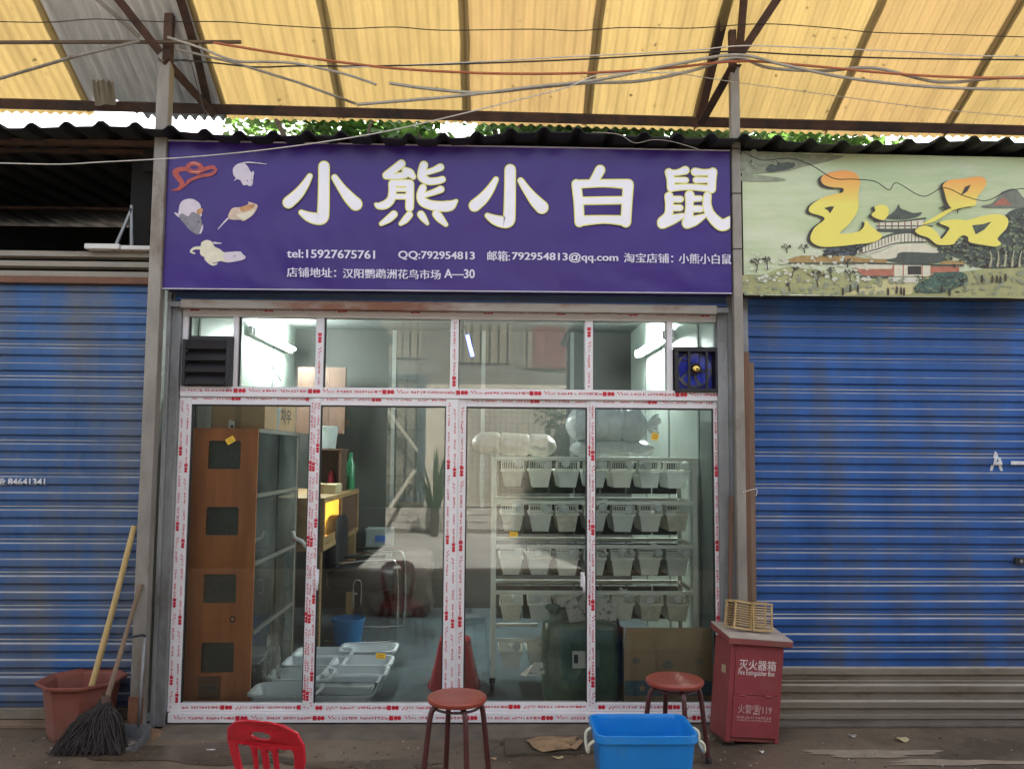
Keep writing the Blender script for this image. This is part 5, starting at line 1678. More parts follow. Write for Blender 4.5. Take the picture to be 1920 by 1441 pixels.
# ================================================================== plastic tubs on the floor
M_tub = translucent_mat('white_tub_plastic', (.84, .87, .92), (.5, .55, .6), .2, scale=10, var=.05, rough=.35)
tubs = [(528, 1302, .42, 'front left white tub nearest the glass, under the cabinet'), (566, 1262, .40, 'white tub second from the front in the left row'), (592, 1237, .40, 'white tub third from the front in the left row'),
        (607, 1221, .38, 'white tub furthest back in the left row'),
        (624, 1313, .40, 'white tub nearest the glass in the right row'), (640, 1291, .40, 'white tub second from the glass in the right row'), (650, 1274, .40, 'white tub third from the glass in the right row'),
        (668, 1256, .38, 'white tub fourth from the glass in the right row'), (680, 1237, .38, 'white tub fifth from the glass, behind the yellow sticker'), (692, 1212, .36, 'greyish tub at the far end of the right row')]
def tub_mesh(c, w, d, h):
    mb = MB()
    return mb
for i, (px, py, w, lab) in enumerate(tubs):
    hgt = .115
    c = G(px, py, FLZ + hgt)
    col = M_tub
    r_ = bucket(lab, (c.x, max(c.y, .26), FLZ + (.0 if i not in (1, 5, 6) else .0)), (.19, .155, hgt)[0], .155, hgt, col, 'tub', 'plastic_tub', n=48, power=7, sx=1.02, sy=.70, rim=.014, group='plastic tubs on the shop floor')
# red inverted stool behind the middle stile
c = G(852, 1283, FLZ)
M_redp = mat('red_plastic_gloss', (.42, .008, .025), .3, var=.08)
bucket('red plastic stool standing behind the middle door stile', (c.x, c.y, FLZ), .165, .10, .30, M_redp, 'stool', 'plastic_stool', n=32, power=3.5, invert=True)

# ================================================================== rack of breeding bins
RY = .62
M_rackw = mat('white_rack_steel', (.72, .73, .68), .4, var=.08)
rx_l, rx_r = P(925, 1080, RY).x, P(1303, 1010, RY).x
rtop = P(1110, 860, RY).z
rack = root('bin_rack', ((rx_l + rx_r) / 2, RY + .25, FLZ), 'white steel rack with five rows of hanging bins at the right', 'rack')
RDEP = .46
for xx in (rx_l, rx_r):
    for yy in (RY, RY + RDEP):
        mk('upright', MB().box((xx - .016, yy - .012, FLZ + .085), (xx + .016, yy + .012, rtop + .01)), M_rackw, rack, bevel=.003)
        mk('caster', MB().lathe([(.034, -.012), (.038, -.008), (.038, .008), (.034, .012), (0.0001, .012)], (xx, yy, FLZ + .038), 16, rot=Matrix.Rotation(RAD(90), 3, 'Y')), M_black, rack, smooth=True)
        mk('caster_fork', MB().box((xx - .018, yy - .008, FLZ + .05), (xx + .018, yy + .01, FLZ + .084)), M_black, rack)
row_py = [860, 942, 1024, 1110, 1199]
rows_z = [P(1110, v, RY).z for v in row_py]
for k, z in enumerate(rows_z):
    xr_ = rx_r if k < 4 else P(1015, 1199, RY).x
    for yy in (RY - .006, RY + RDEP):
        mk('shelf_rail', MB().box((rx_l + .017, yy - .008, z - .012), ((xr_ - .017) if k < 4 else xr_, yy + .008, z + .012)), M_rackw, rack, bevel=.002)
    for xx in ((rx_l, rx_r) if k < 4 else (rx_l,)):
        mk('end_rail', MB().box((xx - .01, RY + .013, z - .01), (xx + .01, RY + RDEP - .013, z + .01)), M_rackw, rack)
M_rear = mat('shade_dark_tray', (.03, .034, .033), .6, var=.4, scale=12)  # dark boxes put the shade behind the bins into their colour
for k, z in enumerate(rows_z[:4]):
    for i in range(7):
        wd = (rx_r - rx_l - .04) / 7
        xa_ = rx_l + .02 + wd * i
        mk('rear_shade_tray', MB().box((xa_ + .006, RY + .40, z - .245), (xa_ + wd - .006, RY + RDEP - .014, z - .02)), M_rear, rack, bevel=.006)
M_bin = translucent_mat('ivory_bin_plastic', (.90, .90, .83), (.80, .80, .70), .15, scale=9, var=.08, rough=.45)
M_bot = translucent_mat('milky_bottle', (.85, .88, .88), (.8, .85, .85), .3, scale=10, var=.05, rough=.3)
# prototype bin: tapered tub, rim, front grille of thin bars
BW, BD, BH = .150, .34, .105
bin0 = root('breeding_bin', (0, 0, 0), 'bin', 'bin', 'breeding bins on the rack')
tb = MB()
def bin_ring(w, d, z):
    return [(-w / 2, 0 + (BD - d) / 2, z), (w / 2, (BD - d) / 2, z), (w / 2, BD - (BD - d) / 2, z), (-w / 2, BD - (BD - d) / 2, z)]
rgs = [bin_ring(BW * .70, BD * .86, 0), bin_ring(BW * .95, BD * .985, BH * .98), bin_ring(BW * .93, BD * .97, BH * .98), bin_ring(BW * .68, BD * .84, .004)]
vs = [v for r_ in rgs for v in r_]
fs = [(3, 2, 1, 0), (12, 13, 14, 15)]
for j in range(3):
    for k in range(4):
        fs.append((j * 4 + k, j * 4 + (k + 1) % 4, (j + 1) * 4 + (k + 1) % 4, (j + 1) * 4 + k))
mk('tub', tb.add(vs, fs), M_bin, bin0, local=True, bevel=.006)
rb_ = MB()
rb_.box((-BW / 2 - .004, -.008, BH), (BW / 2 + .004, .006, BH + .012)).box((-BW / 2 - .004, BD - .006, BH), (BW / 2 + .004, BD + .006, BH + .012))
rb_.box((-BW / 2 - .004, .0062, BH), (-BW / 2 + .006, BD - .0062, BH + .012)).box((BW / 2 - .006, .0062, BH), (BW / 2 + .004, BD - .0062, BH + .012))
mk('rim', rb_, M_bin, bin0, local=True)
gr_ = MB()
gz0, gz1 = BH + .0121, BH + .062
for k in range(13):
    xx = -BW / 2 + .006 + (BW - .012) * k / 12
    gr_.box((xx - .0018, -.004, gz0), (xx + .0018, 0, gz1))
gr_.box((-BW / 2, -.005, gz1), (BW / 2, .001, gz1 + .006))
g_ = mk('grille', gr_, M_bin, bin0, local=True)
g_['kind'] = 'stuff'
ck = MB()
for s in (-1, 1):
    ck.add([(s * BW / 2, -.004, gz0), (s * BW / 2, .12, gz0), (s * BW / 2, .10, gz1 + .004), (s * BW / 2, -.004, gz1 + .004), (s * (BW / 2 - .003), -.004, gz0), (s * (BW / 2 - .003), .12, gz0), (s * (BW / 2 - .003), .10, gz1 + .004), (s * (BW / 2 - .003), -.004, gz1 + .004)],
           [(0, 1, 2, 3), (7, 6, 5, 4), (0, 3, 7, 4), (2, 1, 5, 6), (3, 2, 6, 7)])
for s, m_ in ((0, ck),):
    pass
mk('cheek', ck, M_bin, bin0, local=True, fixn=True)['kind'] = 'stuff'
bot0 = root('water_bottle', (0, 0, 0), 'b', 'bottle', 'water bottles on the bins')
mk('body', MB().lathe([(0.0001, 0), (.023, .001), (.027, .006), (.027, .085), (.012, .11), (.011, .118)], (0, 0, 0), 14), M_bot, bot0, smooth=True, local=True)
mk('cap', MB().lathe([(.013, .116), (.013, .135), (0.0001, .135)], (0, 0, 0), 12), M_white, bot0, smooth=True, local=True)
BIN_M = [M_bin, translucent_mat('soiled_bin_plastic', (.78, .75, .64), (.66, .62, .5), .2, scale=14, var=.25, rough=.5), translucent_mat('cool_bin_plastic', (.84, .86, .84), (.75, .78, .76), .25, scale=9, var=.1, rough=.4)]
rowname = ['top', 'second', 'third', 'fourth', 'bottom']
first = [True, True]
rb2 = random.Random(12)
for k, z in enumerate(rows_z):
    cnt = 7 if k < 4 else 2
    step = (rx_r - rx_l - .05) / 7
    for i in range(cnt):
        b_ = bin0 if first[0] else copy_tree(bin0)
        first[0] = False
        xx = rx_l + .03 + step * (i + .5)
        zz = z - .012 - .072 - BH + rb2.uniform(-.004, .003)
        b_.location = (xx + rb2.uniform(-.004, .004), RY + .015 + rb2.uniform(-.012, .012), zz)
        b_.rotation_euler = (0, rb2.uniform(-.02, .02), rb2.uniform(-.03, .03))
        b_['label'] = 'ivory bin, %s from the left in the %s row of the white rack' % (ORD[i], rowname[k])
        for ch in b_.children:
            if ch.name.startswith('tub'):
                ch.material_slots[0].link = 'OBJECT'
                ch.material_slots[0].material = BIN_M[rb2.randrange(3)]
        t_ = bot0 if first[1] else copy_tree(bot0)
        first[1] = False
        side = rb2.choice((.3, .32, .28, .25, -.1))
        t_.location = (xx + BW * side, RY - .028 + rb2.uniform(-.01, .01), zz + BH + .040 + rb2.uniform(-.004, .01))
        t_.rotation_euler = (RAD(-78 + rb2.uniform(-8, 8)), 0, RAD(rb2.uniform(-25, 25)))
        t_['label'] = 'milky water bottle lying in the %s bin of the %s rack row' % (ORD[i], rowname[k])

# plastic-wrapped bundles on top of the rack
M_wrap = translucent_mat('wrapped_plastic', (.82, .87, .86), (.6, .65, .65), .15, scale=6, var=.2, rough=.2)
def bundle(label, c0, c1, r, m, knot, seed, rs=1.0):
    rnd = random.Random(seed)
    a, b = Vector(c0), Vector(c1)
    d = (b - a).normalized()
    r_ = root('wrapped_bundle', (a + b) / 2 - Vector((0, 0, r)), label, 'bundle', 'wrapped bundles on the rack')
    nu, nv = 90, 60
    up = Vector((0, 0, 1))
    sd_ = d.cross(up).normalized()
    def fn(u, v):
        prof = min(1, (u * 9) ** .5 if u < .11 else 1) * min(1, ((1 - u) * 9) ** .5 if u > .89 else 1)
        for tie in (.34, .68):
            prof *= 1 - .13 * math.exp(-((u - tie) / .018) ** 2)
        t = 2 * math.pi * v
        rr = r * prof * (1 + .05 * math.sin(t * 3 + seed) + .045 * mnoise.noise(Vector((u * 14, math.cos(t) * 2.2, math.sin(t) * 2.2 + seed))) + .03 * mnoise.noise(Vector((u * 40, math.cos(t) * 7, math.sin(t) * 7 + seed))))
        zz = math.sin(t) * (rr if math.sin(t) > 0 else rr * .9)
        return a.lerp(b, u) + sd_ * (math.cos(t) * rr * rs) + up * zz
    mk('wrapping', MB().grid(fn, nu, nv), m, r_, smooth='all')
    if knot:
        kb = MB()
        def kf(u, v):
            t = 2 * math.pi * u
            rr = .022 + .055 * v ** 1.3 * (1 + .35 * math.sin(t * 7 + seed) + .2 * math.sin(t * 13))
            return b + d * (-.02 + .085 * v + .012 * math.sin(t * 5) * v) + up * (math.sin(t) * rr) + sd_ * (math.cos(t) * rr)
        kb.grid(kf, 60, 8)
        mk('knotted_end', kb, m, r_, smooth='all')['kind'] = 'stuff'
zt = rtop + .012
yb_ = RY + .2
def PB(px, py, Y):
    return P(px, py, Y)
q0, q1 = P(1075, 847, RY + .12), P(1232, 847, RY + .12)
zr = zt + .055
bundle('lower flat wrapped bundle at the right end of the rack top', (q0.x - .02, RY + .2, zr), (q1.x, RY + .2, zr), .058, M_wrap, False, 2, 1.9)
q0, q1 = P(1062, 812, RY + .1), P(1218, 812, RY + .1)
zr2 = zt + .11 + .115
bundle('large shiny plastic-wrapped bundle lying on top of the rack', (q0.x, RY + .17, zr2 - .008), (q1.x, RY + .17, zr2 - .008), .118, M_wrap, True, 5, 1.15)
q0, q1 = P(884, 838, RY + .2), P(1055, 850, RY + .2)
bundle('long thin wrapped bundle lying along the left end of the rack top', (q0.x, RY + .22, zt + .088), (q1.x - .04, RY + .22, zt + .07), .078, mat('pinkish_wrapped_plastic', (.66, .62, .57), .3, var=.15, scale=6), False, 8)

# ================================================================== green sack, newspapers, carton in front of the rack
sx0_, sx1_, sz0_, sz1_ = R(1018, 1165, 1160, 1322, .33)
M_gsack = mat('dark_green_tarpaulin', (.11, .17, .13), .32, var=.3, scale=5, bump=.9, bscale=14)
gs_ = root('green_sack', ((sx0_ + sx1_) / 2, .42, FLZ), 'crumpled dark green tarpaulin sack with a white label', 'sack')
mb = cushion((sx0_, .30, FLZ), (sx1_, .52, sz1_), 12)
bmx = bmesh.new()
tmp = bpy.data.meshes.new('t')
tmp.from_pydata([tuple(v) for v in mb.v], [], mb.f)
bmx.from_mesh(tmp)
bmesh.ops.subdivide_edges(bmx, edges=bmx.edges[:], cuts=2, use_grid_fill=True)
rs = random.Random(4)
for v in bmx.verts:
    nn_ = mnoise.noise_vector(v.co * 9) * .012 + mnoise.noise_vector(v.co * 22) * .006
    v.co += nn_
    if v.co.z < FLZ + .01:
        v.co.z = max(v.co.z, FLZ)
bmx.verts.index_update()
mb = MB().add([v.co.copy() for v in bmx.verts], [tuple(v.index for v in f.verts) for f in bmx.faces])
bmx.free()
bpy.data.meshes.remove(tmp)
mk('sack_body', mb, M_gsack, gs_, smooth='all')
nk = MB()
xm = sx0_ + .1
nk.grid(lambda u, v: (xm + math.cos(u * 6.283) * (.09 - .05 * math.sin(v * 3.1)) + .02 * math.sin(u * 30), .42 + math.sin(u * 6.283) * (.07 - .04 * math.sin(v * 3.1)), sz1_ - .03 + v * .1 + .015 * math.sin(u * 25)), 28, 6)
mk('sack_neck', nk, M_gsack, gs_, smooth='all')
l0 = R(1073, 1220, 1098, 1252, .285)
mk('label_sheet', MB().box((l0[0], .284, l0[2]), (l0[1], .286, l0[3])), M_paper, gs_)
mk('label_print', MB().box((l0[0] + .01, .2825, l0[2] + .03), (l0[0] + .035, .2835, l0[3] - .02)), M_ink, gs_)
l0 = R(1104, 1218, 1124, 1250, .285)
mk('label_sheet', MB().box((l0[0], .284, l0[2]), (l0[1], .286, l0[3])), mat('clear_pouch', (.30, .36, .34), .2), gs_)
M_news = mat('newsprint', (.50, .49, .47), .8, var=.18, scale=60, col2=(.16, .16, .16), c2scale=28, c2lo=.55, c2hi=.6)
def newspaper(label, pts, folds, name='newspaper'):
    r_ = root(name, pts[0], label, 'newspaper')
    for po in folds:
        mb = MB()
        q = [Vector(pts[k]) for k in po]
        nrm = (q[1] - q[0]).cross(q[2] - q[0]).normalized() * .002
        mb.add(q + [v + nrm for v in q], [tuple(range(len(q))), tuple(reversed(range(len(q), 2 * len(q))))] + [(k, len(q) + k, len(q) + (k + 1) % len(q), (k + 1) % len(q)) for k in range(len(q))])
        mk('sheet', mb, M_news, r_)
pp = [P(1058, 1128, .36), P(1096, 1110, .44), P(1100, 1162, .40), P(1068, 1167, .32), P(1162, 1130, .42), P(1155, 1163, .36), P(1108, 1160, .34)]
newspaper('open newspaper lying over the top of the green sack', pp, [(0, 1, 2, 3), (1, 4, 5, 6)])
pp = [P(974, 1264, .40), P(1004, 1240, .42), P(1026, 1242, .36), P(1020, 1266, .30), P(985, 1267, .28)]
newspaper('folded newspaper poking out left of the green sack', pp, [(0, 1, 2, 3, 4)])
bx = R(1170, 1176, 1336, 1320, .30)
cb = root('carton', ((bx[0] + bx[1]) / 2, .42, FLZ), 'large brown carton with a blue band of stars behind the stool', 'box')
mk('box_body', MB().box((bx[0], .30, FLZ), (bx[1], .52, bx[3] - .13)), M_card, cb, bevel=.004)
mk('open_flap', MB().prism([(0, 0), (bx[1] - bx[0], 0), (bx[1] - bx[0] - .004, .13), (.01, .128)], lambda q: (bx[0] + q[0], .30, bx[3] - .129 + q[1]), lambda q: (bx[0] + q[0], .304, bx[3] - .129 + q[1])), M_card2, cb, fixn=True)
mk('open_flap', MB().prism([(0, 0), (.2, 0), (.19, .10), (.0, .13)], lambda q: (bx[0] - .002, .305 + q[0], bx[3] - .129 + q[1]), lambda q: (bx[0] + .002, .305 + q[0], bx[3] - .129 + q[1])), M_card2, cb, fixn=True)
M_bprint = mat('blue_carton_print', (.10, .17, .22), .75, var=.15, scale=20)
b2 = R(1172, 1275, 1336, 1303, .30)
mk('blue_band', MB().box((bx[0] + .004, .2985, b2[2]), (bx[1] - .004, .2995, b2[3])), M_bprint, cb)
def star(c, r, Y):
    return [(c.x + math.cos(math.pi / 2 + k * math.pi / 5) * (r if k % 2 == 0 else r * .42), Y, c.z + math.sin(math.pi / 2 + k * math.pi / 5) * (r if k % 2 == 0 else r * .42)) for k in range(10)]
for px in (1204, 1252, 1300):
    mk('printed_star', MB().face(star(P(px, 1289, .30), .026, .2975)[::-1]), M_card2, cb)
for px, py, r in ((1193, 1238, .020), (1252, 1245, .026), (1310, 1240, .02)):
    c = P(px, py, .30)
    mk('printed_emblem', MB().lathe([(r, 0), (r * .82, 0)], (c.x, .2985, c.z), 20, rot=Matrix.Rotation(RAD(90), 3, 'X'), sx=1.2), M_bprint, cb)
    mk('printed_emblem', MB().lathe([(r * .6, 0), (r * .3, 0)], (c.x, .2985, c.z), 16, rot=Matrix.Rotation(RAD(90), 3, 'X'), sx=1.2), M_bprint, cb)
sj = root('dark_sack', (bx[0] - .02, .5, FLZ), 'dark folded sack squeezed between the green sack and the carton', 'sack')
mk('sack_body', cushion((bx[0] - .05, .34, FLZ), (bx[0] - .006, .56, FLZ + .5)), mat('navy_cloth', (.02, .025, .05), .8, var=.3), sj, smooth=True)
# bag of clear plastic beside the cabinet and low grey box under the rack's left
cbag = root('clear_bag', (cabx1 + .08, .5, FLZ), 'crumpled clear plastic bag on the floor beside the cabinet', 'bag')
mb = MB()
mb.grid(lambda u, v: (cabx1 + .08 + math.cos(u * 6.283) * (.06 * (1 - v * .55) + .012 * math.sin(u * 40 + v * 9)), .52 + math.sin(u * 6.283) * (.08 * (1 - v * .5)), FLZ + v * .38 + .01 * math.sin(u * 33)), 30, 10)
mk('film', mb, glass_mat('clear_film', (.85, .88, .86), dirt=.16), cbag, smooth='all')

# ================================================================== things standing in front of the shop
def curve_plate(loops, thick, bevel):
    """flat plate with holes: closed 2D loops (outer first) -> verts, faces in the XY plane, thickness in Z"""
    c = bpy.data.curves.new('plate', 'CURVE')
    c.dimensions = '2D'
    c.fill_mode = 'BOTH'
    c.extrude = max(thick / 2 - bevel, 0.0005)
    c.bevel_depth = bevel
    c.bevel_resolution = 2
    for lp in loops:
        s = c.splines.new('POLY')
        s.points.add(len(lp) - 1)
        for p, q in zip(s.points, lp):
            p.co = (q[0], q[1], 0, 1)
        s.use_cyclic_u = True
    o = bpy.data.objects.new('plate', c)
    COL.objects.link(o)
    bpy.context.view_layer.update()
    me = bpy.data.meshes.new_from_object(o.evaluated_get(bpy.context.evaluated_depsgraph_get()))
    vs = [v.co.copy() for v in me.vertices]
    fs = [tuple(p.vertices) for p in me.polygons]
    bpy.data.objects.remove(o)
    bpy.data.curves.remove(c)
    bpy.data.meshes.remove(me)
    return vs, fs

# ---- octagonal pot
M_terra = mat('dusty_terracotta_plastic', (.22, .065, .045), .6, var=.2, scale=6, col2=(.17, .10, .075), c2scale=3, c2lo=.5, c2hi=.7)
pc_ = G(128, 1392, 0)
pot = root('planter_pot', (pc_.x, pc_.y + .12, 0), 'brown-red octagonal plastic pot standing by the left shutter', 'pot')
pcx, pcy = pc_.x, pc_.y + .12
pot_h, ro, ri = .30, .205, .15
mk('body', MB().lathe([(0.0001, .0), (ri, .0), (ri + .012, .03), (ro - .012, pot_h - .02)], (pcx, pcy, 0), 8), M_terra, pot, bevel=.006)
mk('rim', MB().lathe([(ro - .012, pot_h - .02), (ro + .022, pot_h - .012), (ro + .026, pot_h + .006), (ro + .012, pot_h + .008), (ro - .02, pot_h - .012), (ro - .03, pot_h - .06), (ri, .08)], (pcx, pcy, 0), 8), M_terra, pot, bevel=.004)
mk('soil', MB().lathe([(0.0001, .20), (ro - .045, .195)], (pcx, pcy, 0), 8), mat('grey_dry_soil', (.16, .11, .085), .95, var=.3, scale=30, bump=.8), pot)
pa, pb2 = Vector((P(166, 1312, pcy).x, pcy, .20)), P(252, 985, -.02)
stk = root('bamboo_stick', pa, 'long pale yellow wooden stick standing in the pot against the shutter', 'stick')
M_stick = wood_mat('pale_yellow_wood', (.58, .42, .18), (.48, .32, .12), 'Z', 4, .6)
mk('shaft', MB().tube([pa, pa.lerp(pb2, .5) + Vector((.004, 0, 0)), pb2], [.017, .0165, .0155], 12), M_stick, stk, smooth=True)
# ---- broom
bb = G(180, 1412, 0)
by_ = bb.y + .02
M_bris = mat('dark_bristle', (.034, .028, .027), .85, var=.4, scale=20)
broom = root('broom', (bb.x, by_, 0), 'dark bristle broom with a worn wooden handle leaning on the left post', 'broom')
ht_, hb_ = P(264, 1094, PY - .05), P(200, 1312, by_ + .08)
mk('handle', MB().tube([hb_, hb_.lerp(ht_, .5), ht_], [.014, .012, .012], 10), wood_mat('grey_worn_wood', (.25, .17, .11), (.16, .11, .075), 'Z', 4, .7), broom, smooth=True)
br = MB()
rb3 = random.Random(6)
neck = hb_ + Vector((-.005, 0, -.02))
for k in range(750):
    t = rb3.random()
    s_ = rb3.uniform(-1, 1)
    end = Vector((P(102, 1412, by_).x + (P(236, 1412, by_).x - P(102, 1412, by_).x) * t, by_ + rb3.uniform(-.07, .05), .004 + abs(rb3.gauss(0, .012))))
    mid = neck.lerp(end, .5) + Vector((rb3.uniform(-.035, .035), rb3.uniform(-.03, .03), .015 + rb3.uniform(-.02, .03)))
    st = neck + Vector((rb3.uniform(-.02, .02), rb3.uniform(-.02, .02), rb3.uniform(-.03, .02)))
    br.tube(spline([tuple(st), tuple(mid), tuple(end)], 3), [.0032, .0034, .003, .003, .0028, .0026, .002], 4, cap=False)
mk('bristles', br, M_bris, broom)['kind'] = 'stuff'
cr = MB().lathe([(.020, .0), (.034, -.05), (.05, -.1), (.085, -.16), (.12, -.23)], (neck.x - .012, neck.y, neck.z + .02), 16, rot=Matrix.Rotation(RAD(16), 3, 'Y'), sy=.6)
mk('bristle_core', cr, M_bris, broom, smooth=True)
mk('binding', MB().lathe([(.022, -.03), (.025, -.01), (.024, .03), (.018, .05)], (neck.x, neck.y, neck.z), 12), mat('brown_twine', (.10, .06, .05), .9), broom, smooth=True)
# ---- dustpan
dc = G(243, 1402, 0)
dp = root('dustpan', (dc.x, dc.y, 0), 'grey sheet-metal dustpan with a tall thin handle behind the broom', 'dustpan')
dx0, dx1 = G(205, 1405, 0).x, G(266, 1398, 0).x
dy0, dy1 = dc.y - .05, dc.y + .14
M_dp = mat('grey_pan_metal', (.17, .18, .19), .5, metal=.3, var=.25, scale=12)
mk('tray', MB().box((dx0, dy0, .004), (dx1, dy1, .008)), M_dp, dp)
mk('side_lip', MB().prism([(dy0, .008), (dy1, .008), (dy1, .08), (dy0, .02)], lambda q: (dx1 - .004, q[0], q[1]), lambda q: (dx1, q[0], q[1])), M_dp, dp, fixn=True)
mk('side_lip', MB().prism([(dy0, .008), (dy1, .008), (dy1, .08), (dy0, .02)], lambda q: (dx0, q[0], q[1]), lambda q: (dx0 + .004, q[0], q[1])), M_dp, dp, fixn=True)
mk('back_lip', MB().box((dx0 + .005, dy1 - .004, .0085), (dx1 - .005, dy1, .08)), M_dp, dp)
xh = (dx0 + dx1) / 2 + .01
zt_ = P(247, 1192, dy1 - .02).z
mk('handle', MB().tube([(xh, dy1 - .006, .07), (xh + .005, dy1 - .01, zt_ * .5), (xh + .02, dy1 - .02, zt_)], .008, 8), M_galv, dp, smooth='all')
mk('handle_hook', MB().tube(spline([(xh + .02, dy1 - .02, zt_), (xh + .015, dy1 - .05, zt_ + .012), (xh - .03, dy1 - .06, zt_ + .006)], 5), .007, 8), M_black, dp, smooth='all')
for k in range(16):
    a = rb3.uniform(0, 6.28)
    q = (rb3.uniform(dx0 + .07, dx1 - .015), rb3.uniform(dy0 + .01, dy0 + .12))
    s_ = rb3.uniform(.006, .014)
    lt_ = root('litter_scrap', (q[0], q[1], .009), 'pale scrap of swept litter lying in the dustpan', 'litter', 'scraps in the dustpan') if False else None
sw = MB()
for k in range(30):
    q = Vector((rb3.uniform(dx0 + .06, dx1 - .015), rb3.uniform(dy0 + .01, dy0 + .12), .012))
    sw.obox(q, (rb3.uniform(.006, .02), rb3.uniform(.004, .01), .003), Euler((rb3.uniform(-.4, .4), rb3.uniform(-.4, .4), rb3.uniform(0, 3))).to_matrix())
mk('sweepings', sw, mat('grey_sweepings', (.30, .27, .23), .9, var=.4, scale=60), None, 'heap of pale swept litter lying in the dustpan', 'litter', kind='stuff')

# ---- stools
M_seat = mat('red_brown_seat', (.28, .055, .035), .35, var=.18, scale=10, col2=(.20, .09, .06), c2scale=5, c2lo=.55, c2hi=.72)
M_leg = mat('maroon_leg_paint', (.075, .018, .018), .4, var=.25, scale=12)
def stool(label, c, seat_z, rad, yaw):
    r_ = root('round_stool', (c[0], c[1], 0), label, 'stool', 'round red stools')
    cx, cy = c
    mk('seat', MB().lathe([(0.0001, seat_z - .022), (rad - .02, seat_z - .022), (rad - .006, seat_z - .026), (rad, seat_z - .016), (rad, seat_z - .008), (rad - .006, seat_z - .001), (rad - .02, seat_z + .001), (rad * .6, seat_z - .001), (0.0001, seat_z - .002)], (cx, cy, 0), 40), M_seat, r_, smooth=True)
    for k in range(4):
        a = yaw + k * math.pi / 2
        d = Vector((math.cos(a), math.sin(a), 0))
        o = Vector((cx, cy, 0))
        pts = [o + d * (rad * .18) + Vector((0, 0, seat_z - .036)), o + d * (rad * .62) + Vector((0, 0, seat_z - .036)), o + d * (rad * .82) + Vector((0, 0, seat_z - .05)), o + d * (rad * .93) + Vector((0, 0, seat_z - .09)),
               o + d * (rad * 1.06) + Vector((0, 0, seat_z * .45)), o + d * (rad * 1.2) + Vector((0, 0, .004))]
        mk('leg', MB().tube(spline([tuple(p) for p in pts], 5), .0125, 10), M_leg, r_, smooth='all')
        e = o + d * (rad * 1.2)
        mk('foot_cap', MB().lathe([(.0001, 0), (.016, 0), (.016, .02), (.013, .028)], (e.x, e.y, .001), 10), M_black, r_, smooth=True)
    mk('leg_ring', MB().tube([(cx + math.cos(t * math.pi / 12) * rad * .75, cy + math.sin(t * math.pi / 12) * rad * .75, seat_z - .048) for t in range(25)], .006, 6), M_leg, r_, smooth='all')
    return r_
d1 = P(857, 1303, -.93)
stool('red round stool in front of the middle stile of the doors', (d1.x, -.93), d1.z, .137, .35)
d2 = P(1265, 1271, -.58)
stool('red round stool standing behind the blue bin before the carton', (d2.x, -.58), d2.z, .145, .12)

# ---- blue bin
M_bb = mat('bright_blue_plastic', (.012, .23, .66), .33, var=.10, scale=5, col2=(.06, .26, .55), c2scale=7, c2lo=.55, c2hi=.8, bump=.05, bscale=60)
nz_ = .32
e0, e1, e2 = P(1118, 1380, -1.08), P(1313, 1376, -1.08), P(1210, 1336, -.78)
bcx = (e0.x + e1.x) / 2
bw_ = (e1.x - e0.x)
ry = .33
bcy = -1.08 + ry / 2
bn = root('storage_bin', (bcx, bcy, 0), 'bright blue plastic storage bin with a white handle clip', 'bin')
def rrect(w, d, r, z, n=6):
    pts = []
    for (sx, sy, a0) in ((1, 1, 0), (-1, 1, 90), (-1, -1, 180), (1, -1, 270)):
        for k in range(n + 1):
            a = RAD(a0 + 90 * k / n)
            pts.append((bcx + sx * (w / 2 - r) + math.cos(a) * r, bcy + sy * (d / 2 - r) + math.sin(a) * r, z))
    return pts
def loft(rings, close0=True, close1=False):
    mb = MB()
    n = len(rings[0])
    fs = []
    for j in range(len(rings) - 1):
        for k in range(n):
            fs.append((j * n + k, j * n + (k + 1) % n, (j + 1) * n + (k + 1) % n, (j + 1) * n + k))
    if close0:
        fs.append(tuple(reversed(range(n))))
    if close1:
        fs.append(tuple((len(rings) - 1) * n + k for k in range(n)))
    return mb.add([v for r_ in rings for v in r_], fs)
zt2 = e0.z
mk('body', loft([rrect(bw_ * .84, ry * .82, .04, .004), rrect(bw_ * .955, ry * .95, .05, zt2 - .03), rrect(bw_ * .945, ry * .935, .048, zt2 - .03), rrect(bw_ * .83, ry * .8, .038, .012)], True, True), M_bb, bn, smooth=True)
mk('rim', loft([rrect(bw_ * .945, ry * .935, .048, zt2 - .031), rrect(bw_ * .95, ry * .94, .05, zt2 - .004), rrect(bw_ * .965, ry * .96, .052, zt2), rrect(bw_, ry, .055, zt2 - .002), rrect(bw_ * 1.005, ry * 1.006, .056, zt2 - .034), rrect(bw_ * .99, ry * .985, .054, zt2 - .036), rrect(bw_ * .957, ry * .952, .051, zt2 - .03)], False), M_bb, bn, smooth=True)
M_clip = mat('cream_clip_plastic', (.62, .62, .48), .35)
hx = e0.x - .004
for sgn, hx in ((-1, bcx - bw_ / 2), (1, bcx + bw_ / 2)):
    yy = bcy - .06
    mk('handle_clip', MB().tube(spline([(hx + sgn * .004, yy + .05, zt2 - .012), (hx + sgn * .028, yy + .045, zt2 - .03), (hx + sgn * .03, yy + .03, zt2 - .075), (hx + sgn * .03, yy - .05, zt2 - .085), (hx + sgn * .026, yy - .065, zt2 - .05), (hx + sgn * .004, yy - .07, zt2 - .03)], 5), .0075, 8), M_clip, bn, smooth='all')

